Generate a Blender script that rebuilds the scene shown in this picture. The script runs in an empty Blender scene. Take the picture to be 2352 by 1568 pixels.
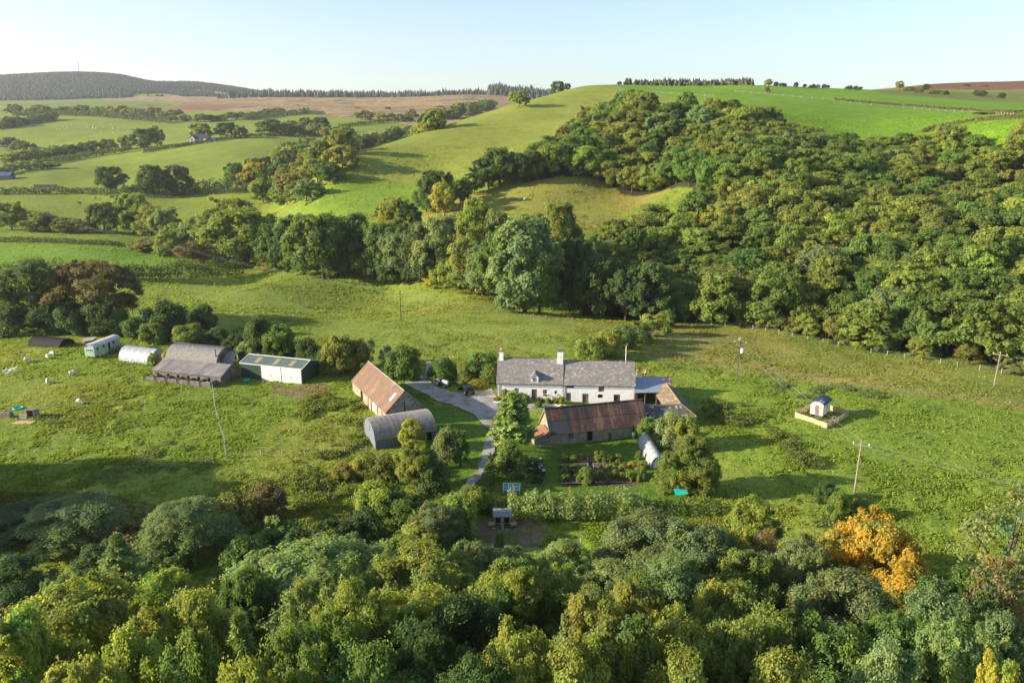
import bpy, bmesh, math, random
import numpy as np
from mathutils import Vector, Matrix
R = math.radians
rng = np.random.default_rng(7)
random.seed(7)
scene = bpy.context.scene
col = scene.collection

# ------------------------------------------------------------------ camera
CAMZ, PITCH, FPX, CU, CV = 46.0, R(14.95), 1829.0, 1176.0, 784.0
cp, sp = math.cos(PITCH), math.sin(PITCH)
cam_d = bpy.data.cameras.new('camera')
cam_d.sensor_width = 36.0
cam_d.lens = 36.0 * FPX / 2352.0
cam_d.clip_start = 0.5
cam_d.clip_end = 30000
cam = bpy.data.objects.new('camera', cam_d)
cam.location = (0, 0, CAMZ)
cam.rotation_euler = (R(90) - PITCH, 0, 0)
col.objects.link(cam)
scene.camera = cam

def ray(u, v):
    """photo position -> (X per metre of Y, Z per metre of Y)"""
    x = (u - CU) / FPX; y = (CV - v) / FPX
    d = cp + sp * y
    return x / d, (-sp + cp * y) / d

# ------------------------------------------------------------------ terrain
ctl = []
def cz(u, v, z):                       # seen at (u,v), height known
    kx, kz = ray(u, v); Y = (z - CAMZ) / kz; ctl.append((kx * Y, Y, z))
def cy(u, v, Y, dz=0.0):               # seen at (u,v), distance known
    kx, kz = ray(u, v); ctl.append((kx * Y, Y, CAMZ + kz * Y + dz))
def cw(x, y, z): ctl.append((x, y, z))

for u, v, z in ((0,1568,0),(600,1568,0),(1176,1568,0),(1800,1568,0),(2352,1568,0),(0,1300,0),(1176,1300,0),(2352,1300,0),
        (-500,1100,0),(0,1100,0),(600,1100,0),(1176,1050,0),(1700,1100,0),(2300,1100,0),(2800,1100,0),
        (-500,880,0),(0,900,0.5),(440,880,0.4),(645,880,0.2),(900,960,0),(1300,920,0),(1500,900,0),(1700,870,0),(2000,950,0),(2000,880,-.5),(2350,920,-1.5),
        (300,670,-.5),(600,650,-1),(920,737,0),(1100,690,-1),(1250,718,-2),(1560,738,-2.5),(2000,800,-2.5),(2350,862,-3),(2700,900,-3),
        (0,650,-.5),(0,575,0),(280,600,-.5),(450,605,-1),(0,545,1),(280,560,0.5),(-400,600,0),(500,605,-3),
        (1400,750,-1),(1700,800,-1),(220,455,6),(0,500,3),(550,500,3.5),(0,450,7),(400,447,7),(600,452,7),(-400,480,6)):
    cz(u, v, z)
for x, y, z in ((-2.6,133.3,.2),(9,132.7,-.35),(14.5,132.5,-.7),(21,131.9,-.75),(6,114,-.9),(20.6,118,-.9),(27,127,-.7),(28,134,-.5),(10,103,-.9),(20,106,-.9),(-1,96,-.7),(10,92,-.6),(0,86,-.4),(-3,118,-.3),(3,124,-.6),
        (0,-60,0),(-200,-60,0),(200,-60,0),(0,30,0),(-90,262,-4.5),(-40,250,-4.5),(10,232,-4.5),(50,222,-4),(-150,330,-2),
        (-105,350,1),(-120,420,5),(-150,480,12),(-126,600,20),(-60,760,28),(-40,900,40),(-600,500,20),(-900,900,50),
        (0,1000,55),(100,1100,60),(300,1100,66),(700,1500,60),(300,2500,40),(1200,2500,60),(2000,4500,40),(0,3200,40),(0,4800,30),
        (-1500,5000,60),(-3000,5200,60),(-5000,5000,60),(3000,2500,40),(6000,6000,0),(-6000,6500,0),(0,7000,0),(600,600,60),(1000,800,80),(260,120,0),(-260,120,1)):
    cw(x, y, z)
for u, v, Y in ((300,430,500),(455,330,750),(650,327,730),(250,400,580),(650,385,560),(560,350,650),(720,335,760),(100,400,560),
        (50,350,800),(100,300,950),(400,290,1000),(0,265,1200),(500,264,1250),(700,287,980),(900,322,800),(900,284,980),(1020,283,1000),
        (100,240,1500),(300,232,1850),(500,245,1500),(900,247,1500),(1100,246,1450),(600,224,2000),(1000,222,2000),(1150,221,2000),
        (0,232,2000),(-500,200,2500),(0,178,2800),(180,170,2900),(290,178,2900),(330,190,2950),(450,192,3200),(600,213,3000),(150,205,2400),(-700,185,3000),(450,222,2300),
        (760,372,420),(880,336,462),(1000,301,512),(1090,269,560),(1180,240,615),(1260,218,670),(1330,200,720),(1420,196,740),
        (850,420,385),(1000,380,420),(1100,400,372),(1150,300,505),(1300,260,560),(1400,226,630),(1330,300,470),(1250,350,408),
        (720,470,355),(850,500,322),(950,507,312),(1100,470,322),(1300,530,272),(1300,470,315),(1400,440,340),(1550,427,345),(1000,525,285),
        (2000,262,480),(1700,240,500),(1500,206,680),(1700,197,710),(1900,204,690),(2000,209,670),(2330,257,470),(2250,320,340),(2352,345,312),(1950,300,415),
        (2100,207,800),(2352,187,1000),(2150,194,950),(2250,217,760),(2700,260,420),(2800,180,1000),(2700,360,290)):
    cy(u, v, Y)
for u, v, Y in ((1500,230,388),(1640,243,378),(1720,262,366),(1790,290,354),(1920,312,338),(2130,330,326),(2340,370,298),(2000,450,246),(2300,500,212),(1700,500,240),(1450,490,262),(1580,330,332),(1300,335,352),(2700,500,200)):
    cy(u, v, Y, -11.0)
ctl = np.array(ctl)

def _dom(x, y):
    d = np.maximum(y, -60) + 170.0
    return np.stack([x / d * 1.6, np.log(d)], -1)
_cd = _dom(ctl[:, 0], ctl[:, 1])
def _ker(a, b):
    r2 = ((a[:, None, :] - b[None, :, :]) ** 2).sum(-1)
    return 0.5 * r2 * np.log(r2 + 1e-9)
_n = len(ctl)
_P = np.concatenate([np.ones((_n, 1)), _cd], 1)
_A = np.zeros((_n + 3, _n + 3))
_A[:_n, :_n] = _ker(_cd, _cd) + np.eye(_n) * 2e-4
_A[:_n, _n:] = _P; _A[_n:, :_n] = _P.T
_w = np.linalg.solve(_A, np.concatenate([ctl[:, 2], np.zeros(3)]))
def ground(x, y):
    x = np.atleast_1d(np.asarray(x, float)); y = np.atleast_1d(np.asarray(y, float))
    out = np.empty(x.shape).ravel(); d = _dom(x.ravel(), y.ravel())
    for i in range(0, len(d), 20000):
        s = d[i:i + 20000]
        out[i:i + 20000] = _ker(s, _cd) @ _w[:_n] + _w[_n] + s @ _w[_n + 1:]
    return out.reshape(x.shape)
def gz(x, y): return float(ground(x, y)[0])
_YS = np.exp(np.linspace(np.log(30), np.log(5500), 900))
_cache = {}
def hit(u, v):
    """where the line of sight through (u,v) first meets the ground"""
    k = (u, v)
    if k in _cache: return _cache[k]
    kx, kz = ray(u, v)
    d = CAMZ + kz * _YS - ground(kx * _YS, _YS)
    i = int(np.argmax(d < 0))
    if d[i] >= 0: i = len(_YS) - 1
    a, b = _YS[max(i - 1, 0)], _YS[i]
    for _ in range(18):
        m = (a + b) / 2
        if CAMZ + kz * m - gz(kx * m, m) < 0: b = m
        else: a = m
    r = Vector((kx * b, b, gz(kx * b, b))); _cache[k] = r
    return r
def at(u, v, Y):
    kx, kz = ray(u, v); return Vector((kx * Y, Y, CAMZ + kz * Y))
def px(p):
    """world point -> photo position"""
    dy = p[1]; dz = p[2] - CAMZ
    f = dy * cp - dz * sp; up = dy * sp + dz * cp
    return CU + FPX * p[0] / f, CV - FPX * up / f
# ------------------------------------------------------------------ helpers: noise, materials, meshes
def _h(ix, iy, s):
    n = (ix.astype(np.int64) * 374761393 + iy.astype(np.int64) * 668265263 + s * 974711) & 0x7fffffff
    n = ((n ^ (n >> 13)) * 1274126177) & 0x7fffffff
    return ((n ^ (n >> 16)) & 0xffff) / 65535.0
def vnoise(x, y, s=0):
    ix = np.floor(x); iy = np.floor(y); fx = x - ix; fy = y - iy
    fx = fx * fx * (3 - 2 * fx); fy = fy * fy * (3 - 2 * fy)
    a = _h(ix, iy, s); b = _h(ix + 1, iy, s); c = _h(ix, iy + 1, s); d = _h(ix + 1, iy + 1, s)
    return (a * (1 - fx) + b * fx) * (1 - fy) + (c * (1 - fx) + d * fx) * fy
def fbm(x, y, s=0, o=3):
    t = 0; a = 1.0; n = 0
    for i in range(o):
        t = t + a * vnoise(x * 2 ** i + 17.3 * i, y * 2 ** i - 9.1 * i, s + i); n += a; a *= .55
    return t / n

def inpoly(x, y, poly):
    r = np.zeros(x.shape, bool); n = len(poly)
    for i in range(n):
        x0, y0 = poly[i]; x1, y1 = poly[(i + 1) % n]
        if y0 == y1: continue
        c = (y0 > y) != (y1 > y)
        r ^= c & (x < (x1 - x0) * (y - y0) / (y1 - y0) + x0)
    return r
def plan(pts):
    return [tuple(hit(u, v)[:2]) for u, v in pts]

def new_mat(name, rough=.8, spec=.3):
    m = bpy.data.materials.new(name); m.use_nodes = True
    nt = m.node_tree; b = nt.nodes['Principled BSDF']
    b.inputs['Roughness'].default_value = rough
    b.inputs['Specular IOR Level'].default_value = spec
    return m, nt, b
def N(nt, t, **kw):
    n = nt.nodes.new(t)
    for k, v in kw.items():
        if k.startswith('i_'):
            n.inputs[k[2:].replace('_', ' ')].default_value = v
        else: setattr(n, k, v)
    return n
def ramp(nt, fac, stops):
    r = nt.nodes.new('ShaderNodeValToRGB'); e = r.color_ramp.elements
    while len(e) < len(stops): e.new(.5)
    for q, (p, c) in zip(e, stops):
        q.position = p; q.color = (*c, 1) if len(c) == 3 else c
    nt.links.new(fac, r.inputs[0]); return r.outputs[0]
def mixc(nt, f, a, b, mode='MIX'):
    m = nt.nodes.new('ShaderNodeMix'); m.data_type = 'RGBA'; m.blend_type = mode
    for s, val in ((0, f), (6, a), (7, b)):
        if isinstance(val, (int, float)): m.inputs[s].default_value = val
        elif isinstance(val, tuple): m.inputs[s].default_value = (*val[:3], 1)
        else: nt.links.new(val, m.inputs[s])
    return m.outputs[2]
def noise(nt, scale, detail=3, rough=.6, vec=None, coord='Object'):
    n = nt.nodes.new('ShaderNodeTexNoise'); n.inputs['Scale'].default_value = scale
    n.inputs['Detail'].default_value = detail; n.inputs['Roughness'].default_value = rough
    if vec is None:
        tc = nt.nodes.new('ShaderNodeTexCoord'); vec = tc.outputs[coord]
    nt.links.new(vec, n.inputs['Vector']); return n.outputs['Fac']
def mapping(nt, scale=(1, 1, 1), rot=(0, 0, 0), coord='Object'):
    tc = nt.nodes.new('ShaderNodeTexCoord'); m = nt.nodes.new('ShaderNodeMapping')
    m.inputs['Scale'].default_value = scale; m.inputs['Rotation'].default_value = rot
    nt.links.new(tc.outputs[coord], m.inputs['Vector']); return m.outputs[0]
def bump(nt, b, h, strength=.5, dist=.05):
    n = nt.nodes.new('ShaderNodeBump'); n.inputs['Strength'].default_value = strength
    n.inputs['Distance'].default_value = dist
    nt.links.new(h, n.inputs['Height']); nt.links.new(n.outputs[0], b.inputs['Normal'])

def np_mesh(name, verts, faces, smooth=False, cols=None, fvals=None):
    """faces: (n,k) int array"""
    me = bpy.data.meshes.new(name)
    faces = np.asarray(faces, np.int32); nf, k = faces.shape
    me.vertices.add(len(verts)); me.vertices.foreach_set('co', np.asarray(verts, np.float32).ravel())
    me.loops.add(nf * k); me.loops.foreach_set('vertex_index', faces.ravel())
    me.polygons.add(nf); me.polygons.foreach_set('loop_start', np.arange(0, nf * k, k, dtype=np.int32))
    me.polygons.foreach_set('use_smooth', np.full(nf, smooth, bool))
    if cols is not None:
        a = me.attributes.new('tint', 'FLOAT_COLOR', 'POINT')
        c = np.ones((len(verts), 4), np.float32); c[:, :3] = cols
        a.data.foreach_set('color', c.ravel())
    me.update(calc_edges=True)
    return me
def link(name, me, mat=None, parent=None, loc=None):
    o = bpy.data.objects.new(name, me); col.objects.link(o)
    if mat is not None and me is not None and not me.materials: me.materials.append(mat)
    if parent is not None: o.parent = parent
    if loc is not None: o.location = loc
    return o
def tag(o, label=None, cat=None, group=None, kind=None):
    if label: o['label'] = label
    if cat: o['category'] = cat
    if group: o['group'] = group
    if kind: o['kind'] = kind
    return o
def empty(name, loc=(0, 0, 0), rz=0.0):
    o = bpy.data.objects.new(name, None); col.objects.link(o)
    o.location = loc; o.rotation_euler = (0, 0, rz); return o

# ------------------------------------------------------------------ ground sheet
NR, NC = 1149, 861
_t = np.linspace(math.log(38), math.log(6560), NR); _Y = np.exp(_t) - 60.0
_s = np.linspace(-1, 1, NC)
GX = _s[None, :] * (0.80 * np.maximum(_Y, 0) + 62)[:, None]
GY = np.repeat(_Y[:, None], NC, 1)
_q = ground(GX[::4, ::4], GY[::4, ::4])          # smooth enough to fill in between
def _fill(a, n, ax):
    p = np.arange(n) / 4.0; i = np.minimum(p.astype(int), a.shape[ax] - 2); f = p - i
    sh = [1, 1]; sh[ax] = n; f = f.reshape(sh)
    return np.take(a, i, ax) * (1 - f) + np.take(a, i + 1, ax) * f
GZ = _fill(_fill(_q, NR, 0), NC, 1)

# plan outlines of the fields, walked along their edges as seen from the air
F = {k: plan(p) for k, p in dict(
    meadow=[(270,660),(640,642),(960,660),(1100,685),(1240,720),(1400,760),(1330,800),(1110,830),(960,850),(720,790),(560,760),(300,720)],
    hay=[(1480,745),(1560,738),(1800,775),(2100,830),(2400,870),(2500,960),(2352,935),(2200,915),(2000,905),(1900,895),(1720,860),(1480,825)],
    spurlow=[(690,500),(720,470),(790,405),(1110,400),(1060,450),(960,500),(850,512)],
    spur=[(760,372),(880,336),(1000,301),(1090,269),(1180,240),(1330,201),(1420,198),(1440,225),(1320,290),(1200,370),(1110,402),(790,407),(730,440),(720,400)],
    pasture=[(1060,450),(1200,420),(1380,415),(1560,425),(1480,470),(1330,545),(1200,560),(960,525),(960,490)],
    moor=[(200,227),(330,223),(700,219),(1240,217),(1170,240),(1080,272),(950,290),(820,272),(700,258),(560,255),(380,256),(420,238),(300,231)],
    rust=[(370,255),(430,238),(560,240),(520,252)],
    plough=[(1960,206),(2100,202),(2352,182),(2700,178),(2700,215),(2352,207),(2150,205)],
    rough=[(2000,207),(2200,211),(2352,208),(2500,208),(2500,242),(2352,236),(2200,228),(2020,214)],
    lawn=[(1190,960),(1500,965),(1600,1050),(1560,1150),(1150,1150),(1120,1060)],
    run=[(1085,1200),(1220,1196),(1262,1222),(1235,1262),(1100,1268)],
    beds=[(1285,1040),(1420,1050),(1480,1110),(1290,1118)],
    verge=[(920,900),(1000,930),(1080,955),(1115,1000),(1090,1090),(1000,1110),(950,1040),(960,940)],
    wood=[(1110,395),(1240,330),(1330,260),(1500,212),(1640,235),(1800,290),(1930,310),(2130,330),(2352,372),(2700,380),(2800,900),(2352,862),(2000,800),(1560,738),(1300,720),(1340,600),(1400,520),(1560,428),(1380,412),(1200,418)],
    tan=[(1440,803),(1560,812),(1700,830),(1900,862),(2120,893),(2352,924),(2500,945),(2500,962),(2352,940),(2120,906),(1900,876),(1700,841),(1560,821),(1440,812)],
    worn=[(610,884),(700,890),(745,884),(770,915),(700,918),(620,900)],
    greenfar=[(-200,225),(250,227),(400,240),(350,262),(200,256),(0,244),(-200,246)],
    vivid=[(1340,200),(1500,193),(1760,196),(2010,206),(2352,236),(2500,240),(2700,420),(2352,372),(2130,330),(1930,312),(1800,292),(1640,237),(1500,214),(1430,222),(1420,198)],
    vivid_low=[(0,560),(290,566),(490,600),(400,615),(0,615)],
    brown_left=[(-50,1120),(250,1130),(420,1180),(300,1260),(-50,1260)],
).items()}
F['wood'] = plan([(1110,412),(1225,388),(1330,318),(1430,268)]) + [tuple(at(*q).xy) for q in ((1500,230,392),(1580,232,394),(1640,240,394),(1720,254,386),(1800,282,372),(1920,306,352),(2130,324,342),(2352,368,310),(2700,390,280))] + plan([(2800,900),(2352,862),(2000,800),(1560,738),(1300,720),(1345,632),(1420,565),(1500,538),(1600,505),(1640,455),(1560,430),(1380,414),(1200,420)])
C0 = np.zeros((NR, NC, 3)); C0[:] = (0.165, 0.24, 0.03)
n1 = fbm(GX / 9, GY / 9, 3); n2 = fbm(GX / 60, GY / 60, 11); n3 = fbm(GX / 2.2, GY / 2.2, 5, 2)
def paint(k, c, jitter=1.5):
    w = np.clip((GY) / 100.0, 0.5, 12) * jitter
    m = inpoly(GX + (n1 - .5) * w, GY + (fbm(GX / 9, GY / 9, 23) - .5) * w * 2, F[k]); C0[m] = c; return m
far = GY > 380
C0[far] = (0.178, 0.235, 0.03)
paint('meadow', (0.188, 0.25, 0.042)); paint('hay', (0.19, 0.235, 0.046))
paint('vivid', (0.135, 0.25, 0.016)); paint('spur', (0.21, 0.25, 0.038)); paint('spurlow', (0.15, 0.24, 0.024))
paint('pasture', (0.22, 0.235, 0.045)); paint('greenfar', (0.14, 0.19, 0.035)); paint('vivid_low', (0.14, 0.25, 0.022))
m_moor = paint('moor', (0.33, 0.25, 0.12))
C0[m_moor & (n2 > .52)] = (0.25, 0.17, 0.08); C0[m_moor & (n1 > .68)] = (0.18, 0.10, 0.055)
C0[m_moor & (fbm(GX / 40, GY / 26, 77) < .36)] = (0.10, 0.11, 0.05)
paint('rust', (0.22, 0.125, 0.07)); paint('plough', (0.16, 0.085, 0.05), .3); paint('rough', (0.14, 0.17, 0.04))
m_lawn = paint('lawn', (0.095, 0.175, 0.02)); m_verge = paint('verge', (0.10, 0.19, 0.02))
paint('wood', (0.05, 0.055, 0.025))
m_run = paint('run', (0.19, 0.15, 0.095), 2.5); C0[m_run & (fbm(GX / 2.8, GY / 2.8, 19) > .52)] = (0.11, 0.15, 0.03); m_beds = paint('beds', (0.10, 0.085, 0.05), .4)
paint('tan', (0.225, 0.225, 0.065), 1.2); paint('worn', (0.19, 0.17, 0.07), 2.0); paint('brown_left', (0.11, 0.13, 0.03))
# dry seed heads and worn ground follow big soft patches
patch = np.clip((fbm(GX / 26, GY / 26, 41, 4) - .5) * 4, 0, 1)[..., None]
near = np.clip((420 - GY) / 120, 0, 1)[..., None]
tex = (~(m_lawn | m_verge | m_run | m_beds))[..., None]
C0 = C0 * (1 + near * tex * patch * (np.array([.25, .03, .25])))
C0 = C0 * (0.80 + 0.40 * n2[..., None]) * (0.86 + 0.28 * n1[..., None])
# tussocks: real bumps, higher in the rough meadows than on the mown lawns
amp = np.clip((330 - GY) / 220, 0, 1) * np.where(m_lawn | m_verge | m_run, .18, 1.0)
bigt = np.clip(fbm(GX / 14, GY / 14, 61, 3) - .40, 0, 1) * 2.2
GZ0 = GZ.copy()
GZ = GZ + amp * ((n3 - .5) * .46 * (0.45 + bigt) + (vnoise(GX / .9, GY / 1.1, 9) - .5) * .24 * (0.5 + bigt) + (n1 - .5) * .35)
GZ = GZ + np.clip((GY - 300) / 800, 0, 1) * (fbm(GX / 120, GY / 120, 31) - .5) * 3.0
_v = np.stack([GX, GY, GZ], -1).reshape(-1, 3)
_i = np.arange(NR * NC).reshape(NR, NC)
_f = np.stack([_i[:-1, :-1], _i[:-1, 1:], _i[1:, 1:], _i[1:, :-1]], -1).reshape(-1, 4)
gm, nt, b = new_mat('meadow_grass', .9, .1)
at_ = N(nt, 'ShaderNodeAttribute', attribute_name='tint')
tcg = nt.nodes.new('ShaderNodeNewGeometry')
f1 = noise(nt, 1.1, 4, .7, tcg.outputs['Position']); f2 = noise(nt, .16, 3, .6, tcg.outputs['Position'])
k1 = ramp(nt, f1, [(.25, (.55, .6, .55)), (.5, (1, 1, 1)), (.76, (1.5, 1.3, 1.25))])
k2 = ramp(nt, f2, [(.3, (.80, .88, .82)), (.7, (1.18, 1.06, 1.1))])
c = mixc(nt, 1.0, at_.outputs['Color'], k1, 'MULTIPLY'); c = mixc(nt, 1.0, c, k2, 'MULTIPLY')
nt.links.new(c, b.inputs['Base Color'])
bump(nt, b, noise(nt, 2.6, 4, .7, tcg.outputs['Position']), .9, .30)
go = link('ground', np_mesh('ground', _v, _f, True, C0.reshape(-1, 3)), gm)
tag(go, kind='structure')
def snap(x, y, dz=0.0): return Vector((x, y, gz(x, y) + dz))

# ------------------------------------------------------------------ sun, sky, air
SUN_EL, SUN_AZ = 18.5, 8.0          # the sun stands left of the view, a little towards the viewer
sd = Vector((-math.cos(R(SUN_EL)) * math.cos(R(SUN_AZ)), -math.cos(R(SUN_EL)) * math.sin(R(SUN_AZ)), math.sin(R(SUN_EL))))
sl = bpy.data.lights.new('sun', 'SUN'); sl.energy = 4.5; sl.angle = R(.6); sl.color = (1, .86, .66)
so = bpy.data.objects.new('sun', sl); so.rotation_euler = (-sd).to_track_quat('-Z', 'Y').to_euler(); col.objects.link(so)
w = bpy.data.worlds.new('World'); scene.world = w; w.use_nodes = True
wn = w.node_tree; bg = wn.nodes['Background']
sky = wn.nodes.new('ShaderNodeTexSky'); sky.sky_type = 'NISHITA'; sky.sun_disc = False
sky.sun_elevation = R(SUN_EL); sky.sun_rotation = math.atan2(sd.x, sd.y)
sky.altitude = 300; sky.air_density = 1.0; sky.dust_density = 1.0; sky.ozone_density = 2.6
hsv = wn.nodes.new('ShaderNodeHueSaturation'); hsv.inputs['Saturation'].default_value = .88; wn.links.new(sky.outputs[0], hsv.inputs['Color']); wn.links.new(hsv.outputs[0], bg.inputs[0]); bg.inputs[1].default_value = .09
scene.view_settings.view_transform = 'Standard'; scene.view_settings.look = 'None'
scene.view_settings.exposure = 1.47; scene.view_settings.gamma = 1
HAZE = 0.00007
hv = np.array([(x, y, z) for z in (-40, 420) for x, y in ((-6500, -200), (6500, -200), (6500, 6700), (-6500, 6700))], float)
hf = [(0, 3, 2, 1), (4, 5, 6, 7), (0, 1, 5, 4), (1, 2, 6, 5), (2, 3, 7, 6), (3, 0, 4, 7)]
hm = bpy.data.materials.new('thin_haze'); hm.use_nodes = True; hn = hm.node_tree
hn.nodes.remove(hn.nodes['Principled BSDF'])
pv = hn.nodes.new('ShaderNodeVolumePrincipled'); pv.inputs['Color'].default_value = (.93, .95, 1, 1)
pv.inputs['Density'].default_value = HAZE; pv.inputs['Anisotropy'].default_value = .35
hn.links.new(pv.outputs[0], hn.nodes['Material Output'].inputs['Volume'])
ho = link('haze', np_mesh('haze', hv, hf), hm); tag(ho, kind='stuff')
# ------------------------------------------------------------------ leaves and bark
def leaf_mat(name, trans=.5):
    m, nt, b = new_mat(name, .62, .25)
    a = N(nt, 'ShaderNodeAttribute', attribute_name='tint'); oi = nt.nodes.new('ShaderNodeObjectInfo')
    c = mixc(nt, 1.0, oi.outputs['Color'], a.outputs['Color'], 'MULTIPLY')
    nt.links.new(c, b.inputs['Base Color'])
    t = nt.nodes.new('ShaderNodeBsdfTranslucent'); hs = mixc(nt, 1.0, c, (1.5, 1.4, .7), 'MULTIPLY')
    nt.links.new(hs, t.inputs[0])
    mx = nt.nodes.new('ShaderNodeMixShader'); mx.inputs[0].default_value = trans
    nt.links.new(b.outputs[0], mx.inputs[1]); nt.links.new(t.outputs[0], mx.inputs[2])
    nt.links.new(mx.outputs[0], nt.nodes['Material Output'].inputs[0])
    return m
LEAF = leaf_mat('leaf')
NEEDLE = leaf_mat('needle', .12)
BARK, nt, b = new_mat('bark', .9, .1)
nt.links.new(ramp(nt, noise(nt, 3, 4), [(.3, (.045, .035, .025)), (.7, (.13, .11, .085))]), b.inputs[0])
PALEBARK, nt, b = new_mat('pale_bark', .9, .1)
nt.links.new(ramp(nt, noise(nt, 3, 4), [(.3, (.20, .17, .13)), (.7, (.42, .38, .31))]), b.inputs[0])

def unit(v): return v / np.maximum(np.linalg.norm(v, axis=-1, keepdims=True), 1e-9)
def leaves(pos, nrm, size, g, asp=1.5):
    """one small leafy face at every position"""
    n = len(pos); t = unit(np.cross(nrm, unit(g.normal(size=(n, 3))))); bt = np.cross(nrm, t)
    s = np.broadcast_to(np.asarray(size), (n,))[:, None] * g.uniform(.65, 1.3, (n, 1))
    a = t * s * .5 * asp; c = bt * s * .5
    k = nrm * s * .12
    v = np.stack([pos - a - k, pos - c * 1.0 + k * .4 - a * .1, pos + a - k, pos + c + k * .4 + a * .1], 1).reshape(-1, 3)
    return v
def tube_np(pts, rad, k=6):
    """tapered tube along points -> verts, quads"""
    pts = np.asarray(pts, float); n = len(pts); V = []
    for i in range(n):
        d = unit(pts[min(i + 1, n - 1)] - pts[max(i - 1, 0)])
        u = unit(np.cross(d, [.31, .95, .05])); w_ = np.cross(d, u)
        for j in range(k):
            a = 2 * math.pi * j / k; V.append(pts[i] + rad[i] * (math.cos(a) * u + math.sin(a) * w_))
    Fq = [(i * k + j, i * k + (j + 1) % k, (i + 1) * k + (j + 1) % k, (i + 1) * k + j) for i in range(n - 1) for j in range(k)]
    return np.array(V), np.array(Fq)
def join_np(parts):
    V = []; Q = []; o = 0
    for v, f in parts: V.append(v); Q.append(f + o); o += len(v)
    return np.concatenate(V), np.concatenate(Q)

PROTO = {}
def broadleaf(key, seed, H=12., Rr=4.6, base=.18, nclump=90, nleaf=220, ls=.30, prof='round', clump=.27, hue=.12, spread=.55, droop=0., sparse=False, flat=.8, lobes=12, lobe=.40):
    """crown mesh of leafy clumps at the ends of limbs, and its trunk with limbs; heights in metres"""
    g = np.random.default_rng(seed)
    ph = g.uniform(0, 6.28, 8); lob = g.integers(2, 5)
    def env(t, a):
        if prof == 'round': r = np.sqrt(np.clip(1 - ((t - .40) / .62) ** 2, .0, 1)) * np.where(t < .25, .72 + t * 1.1, 1)
        elif prof == 'tall': r = np.clip(np.sin(np.clip(t * .93 + .07, 0, 1) * math.pi) ** .55, 0, 1) * (1 - .25 * t)
        elif prof == 'dome': r = np.sqrt(np.clip(1 - (t * .98) ** 2.2, 0, 1))
        else: r = np.clip(1 - t, 0, 1) ** .8
        return r * (1 + .15 * np.sin(lob * a + ph[0]) + .10 * np.sin(5 * a + ph[1] + t * 7) + .08 * np.sin(9 * a + ph[3] - t * 11))
    zb = base * H; ch = H - zb; nl = lobes
    # a dozen big boughs, each carrying its own dome of leafy clumps
    lt = (np.arange(nl) + g.uniform(.1, .9, nl)) / nl; la = np.arange(nl) * 2.4 + g.uniform(-.5, .5, nl); lr = np.where(lt > .86, g.uniform(0, .4, nl), g.uniform(.45, .78, nl))
    lrad = env(lt * .9, la) * Rr * lr; lc = np.stack([lrad * np.cos(la), lrad * np.sin(la), zb + (lt * .76 + .10) * ch], -1)
    lR = Rr * lobe * g.uniform(.75, 1.25, nl)
    own = g.integers(0, nl, nclump); dr = unit(g.normal(size=(nclump, 3)) + np.array([0, 0, .55]) + .7 * unit(lc[own] * np.array([1, 1, 0]) + 1e-6))
    cen = lc[own] + dr * (lR[own] * g.uniform(.45, 1.0, nclump) ** .6)[:, None] * np.array([1, 1, .92 if prof != 'tall' else 1.15])
    cen[:, 2] = np.clip(cen[:, 2], zb * .8 + .02 * H, H * .965)
    tt = np.clip((cen[:, 2] - zb) / ch, 0, 1); aa = np.arctan2(cen[:, 1], cen[:, 0])
    lim = env(np.minimum(tt, .93), aa) * Rr * .98 + .12 * Rr; rn = np.hypot(cen[:, 0], cen[:, 1]); cen[:, :2] *= np.minimum(1, lim / np.maximum(rn, 1e-6))[:, None]
    cen[:, :2] += g.normal(size=(1, 2)) * Rr * .06
    rc = Rr * clump * g.uniform(.65, 1.35, nclump)
    stray = g.uniform(size=nclump) < .16; rc = np.where(stray, rc * .55, rc); cen = np.where(stray[:, None], lc[own] + (cen - lc[own]) * 1.22 + np.array([0, 0, .02 * H]), cen)
    k = nleaf
    d = unit(g.normal(size=(nclump, k, 3)) + np.array([0, 0, .25]))
    q = g.uniform(.45, 1.08, (nclump, k, 1))
    bump_ = 1 + .35 * np.sin(d[..., :1] * 5 + ph[4]) * np.sin(d[..., 1:2] * 5 + ph[5])
    pos = cen[:, None, :] + d * q * rc[:, None, None] * bump_ * np.array([1, 1, flat])
    if droop: pos[..., 2] -= droop * (np.linalg.norm(pos[..., :2], axis=-1) / Rr) ** 2 * H * g.uniform(.3, 1, (nclump, k))
    out = unit(pos - lc[own][:, None, :] + np.array([0, 0, .15 * Rr]))
    nrm = unit(d * .45 + out * .55 + g.normal(size=d.shape) * .38 + np.array([0, 0, .12]))
    if sparse:
        keep = g.uniform(size=pos.shape[:2]) < .5
    else: keep = np.ones(pos.shape[:2], bool)
    keep &= pos[..., 2] > .1
    tc = np.ones((nclump, k, 3)); br = g.uniform(.84, 1.18, (nclump, 1)) * g.uniform(.82, 1.18, (nclump, k)); yl = g.normal(size=(nclump, 1)) * hue + g.normal(size=(nclump, k)) * hue * .5
    tc[..., 0] = br * (1 + yl * .8); tc[..., 1] = br * (1 + yl * .25); tc[..., 2] = br * (1 - yl * .5)
    pos = pos[keep]; nrm = nrm[keep]; tc = np.clip(tc[keep], .15, 3)
    v = leaves(pos, nrm, ls, g)
    me = np_mesh('crown', v, np.arange(len(v)).reshape(-1, 4), False, np.repeat(tc, 4, 0)); me.materials.append(LEAF)
    tr = [tube_np([(0, 0, -.6), (.05 * Rr * math.sin(ph[2]), .05 * Rr * math.cos(ph[2]), H * .25), (0, 0, H * .5), (.03 * Rr, 0, H * .82)], [.030 * H, .022 * H, .014 * H, .004 * H], 7)]
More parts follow.
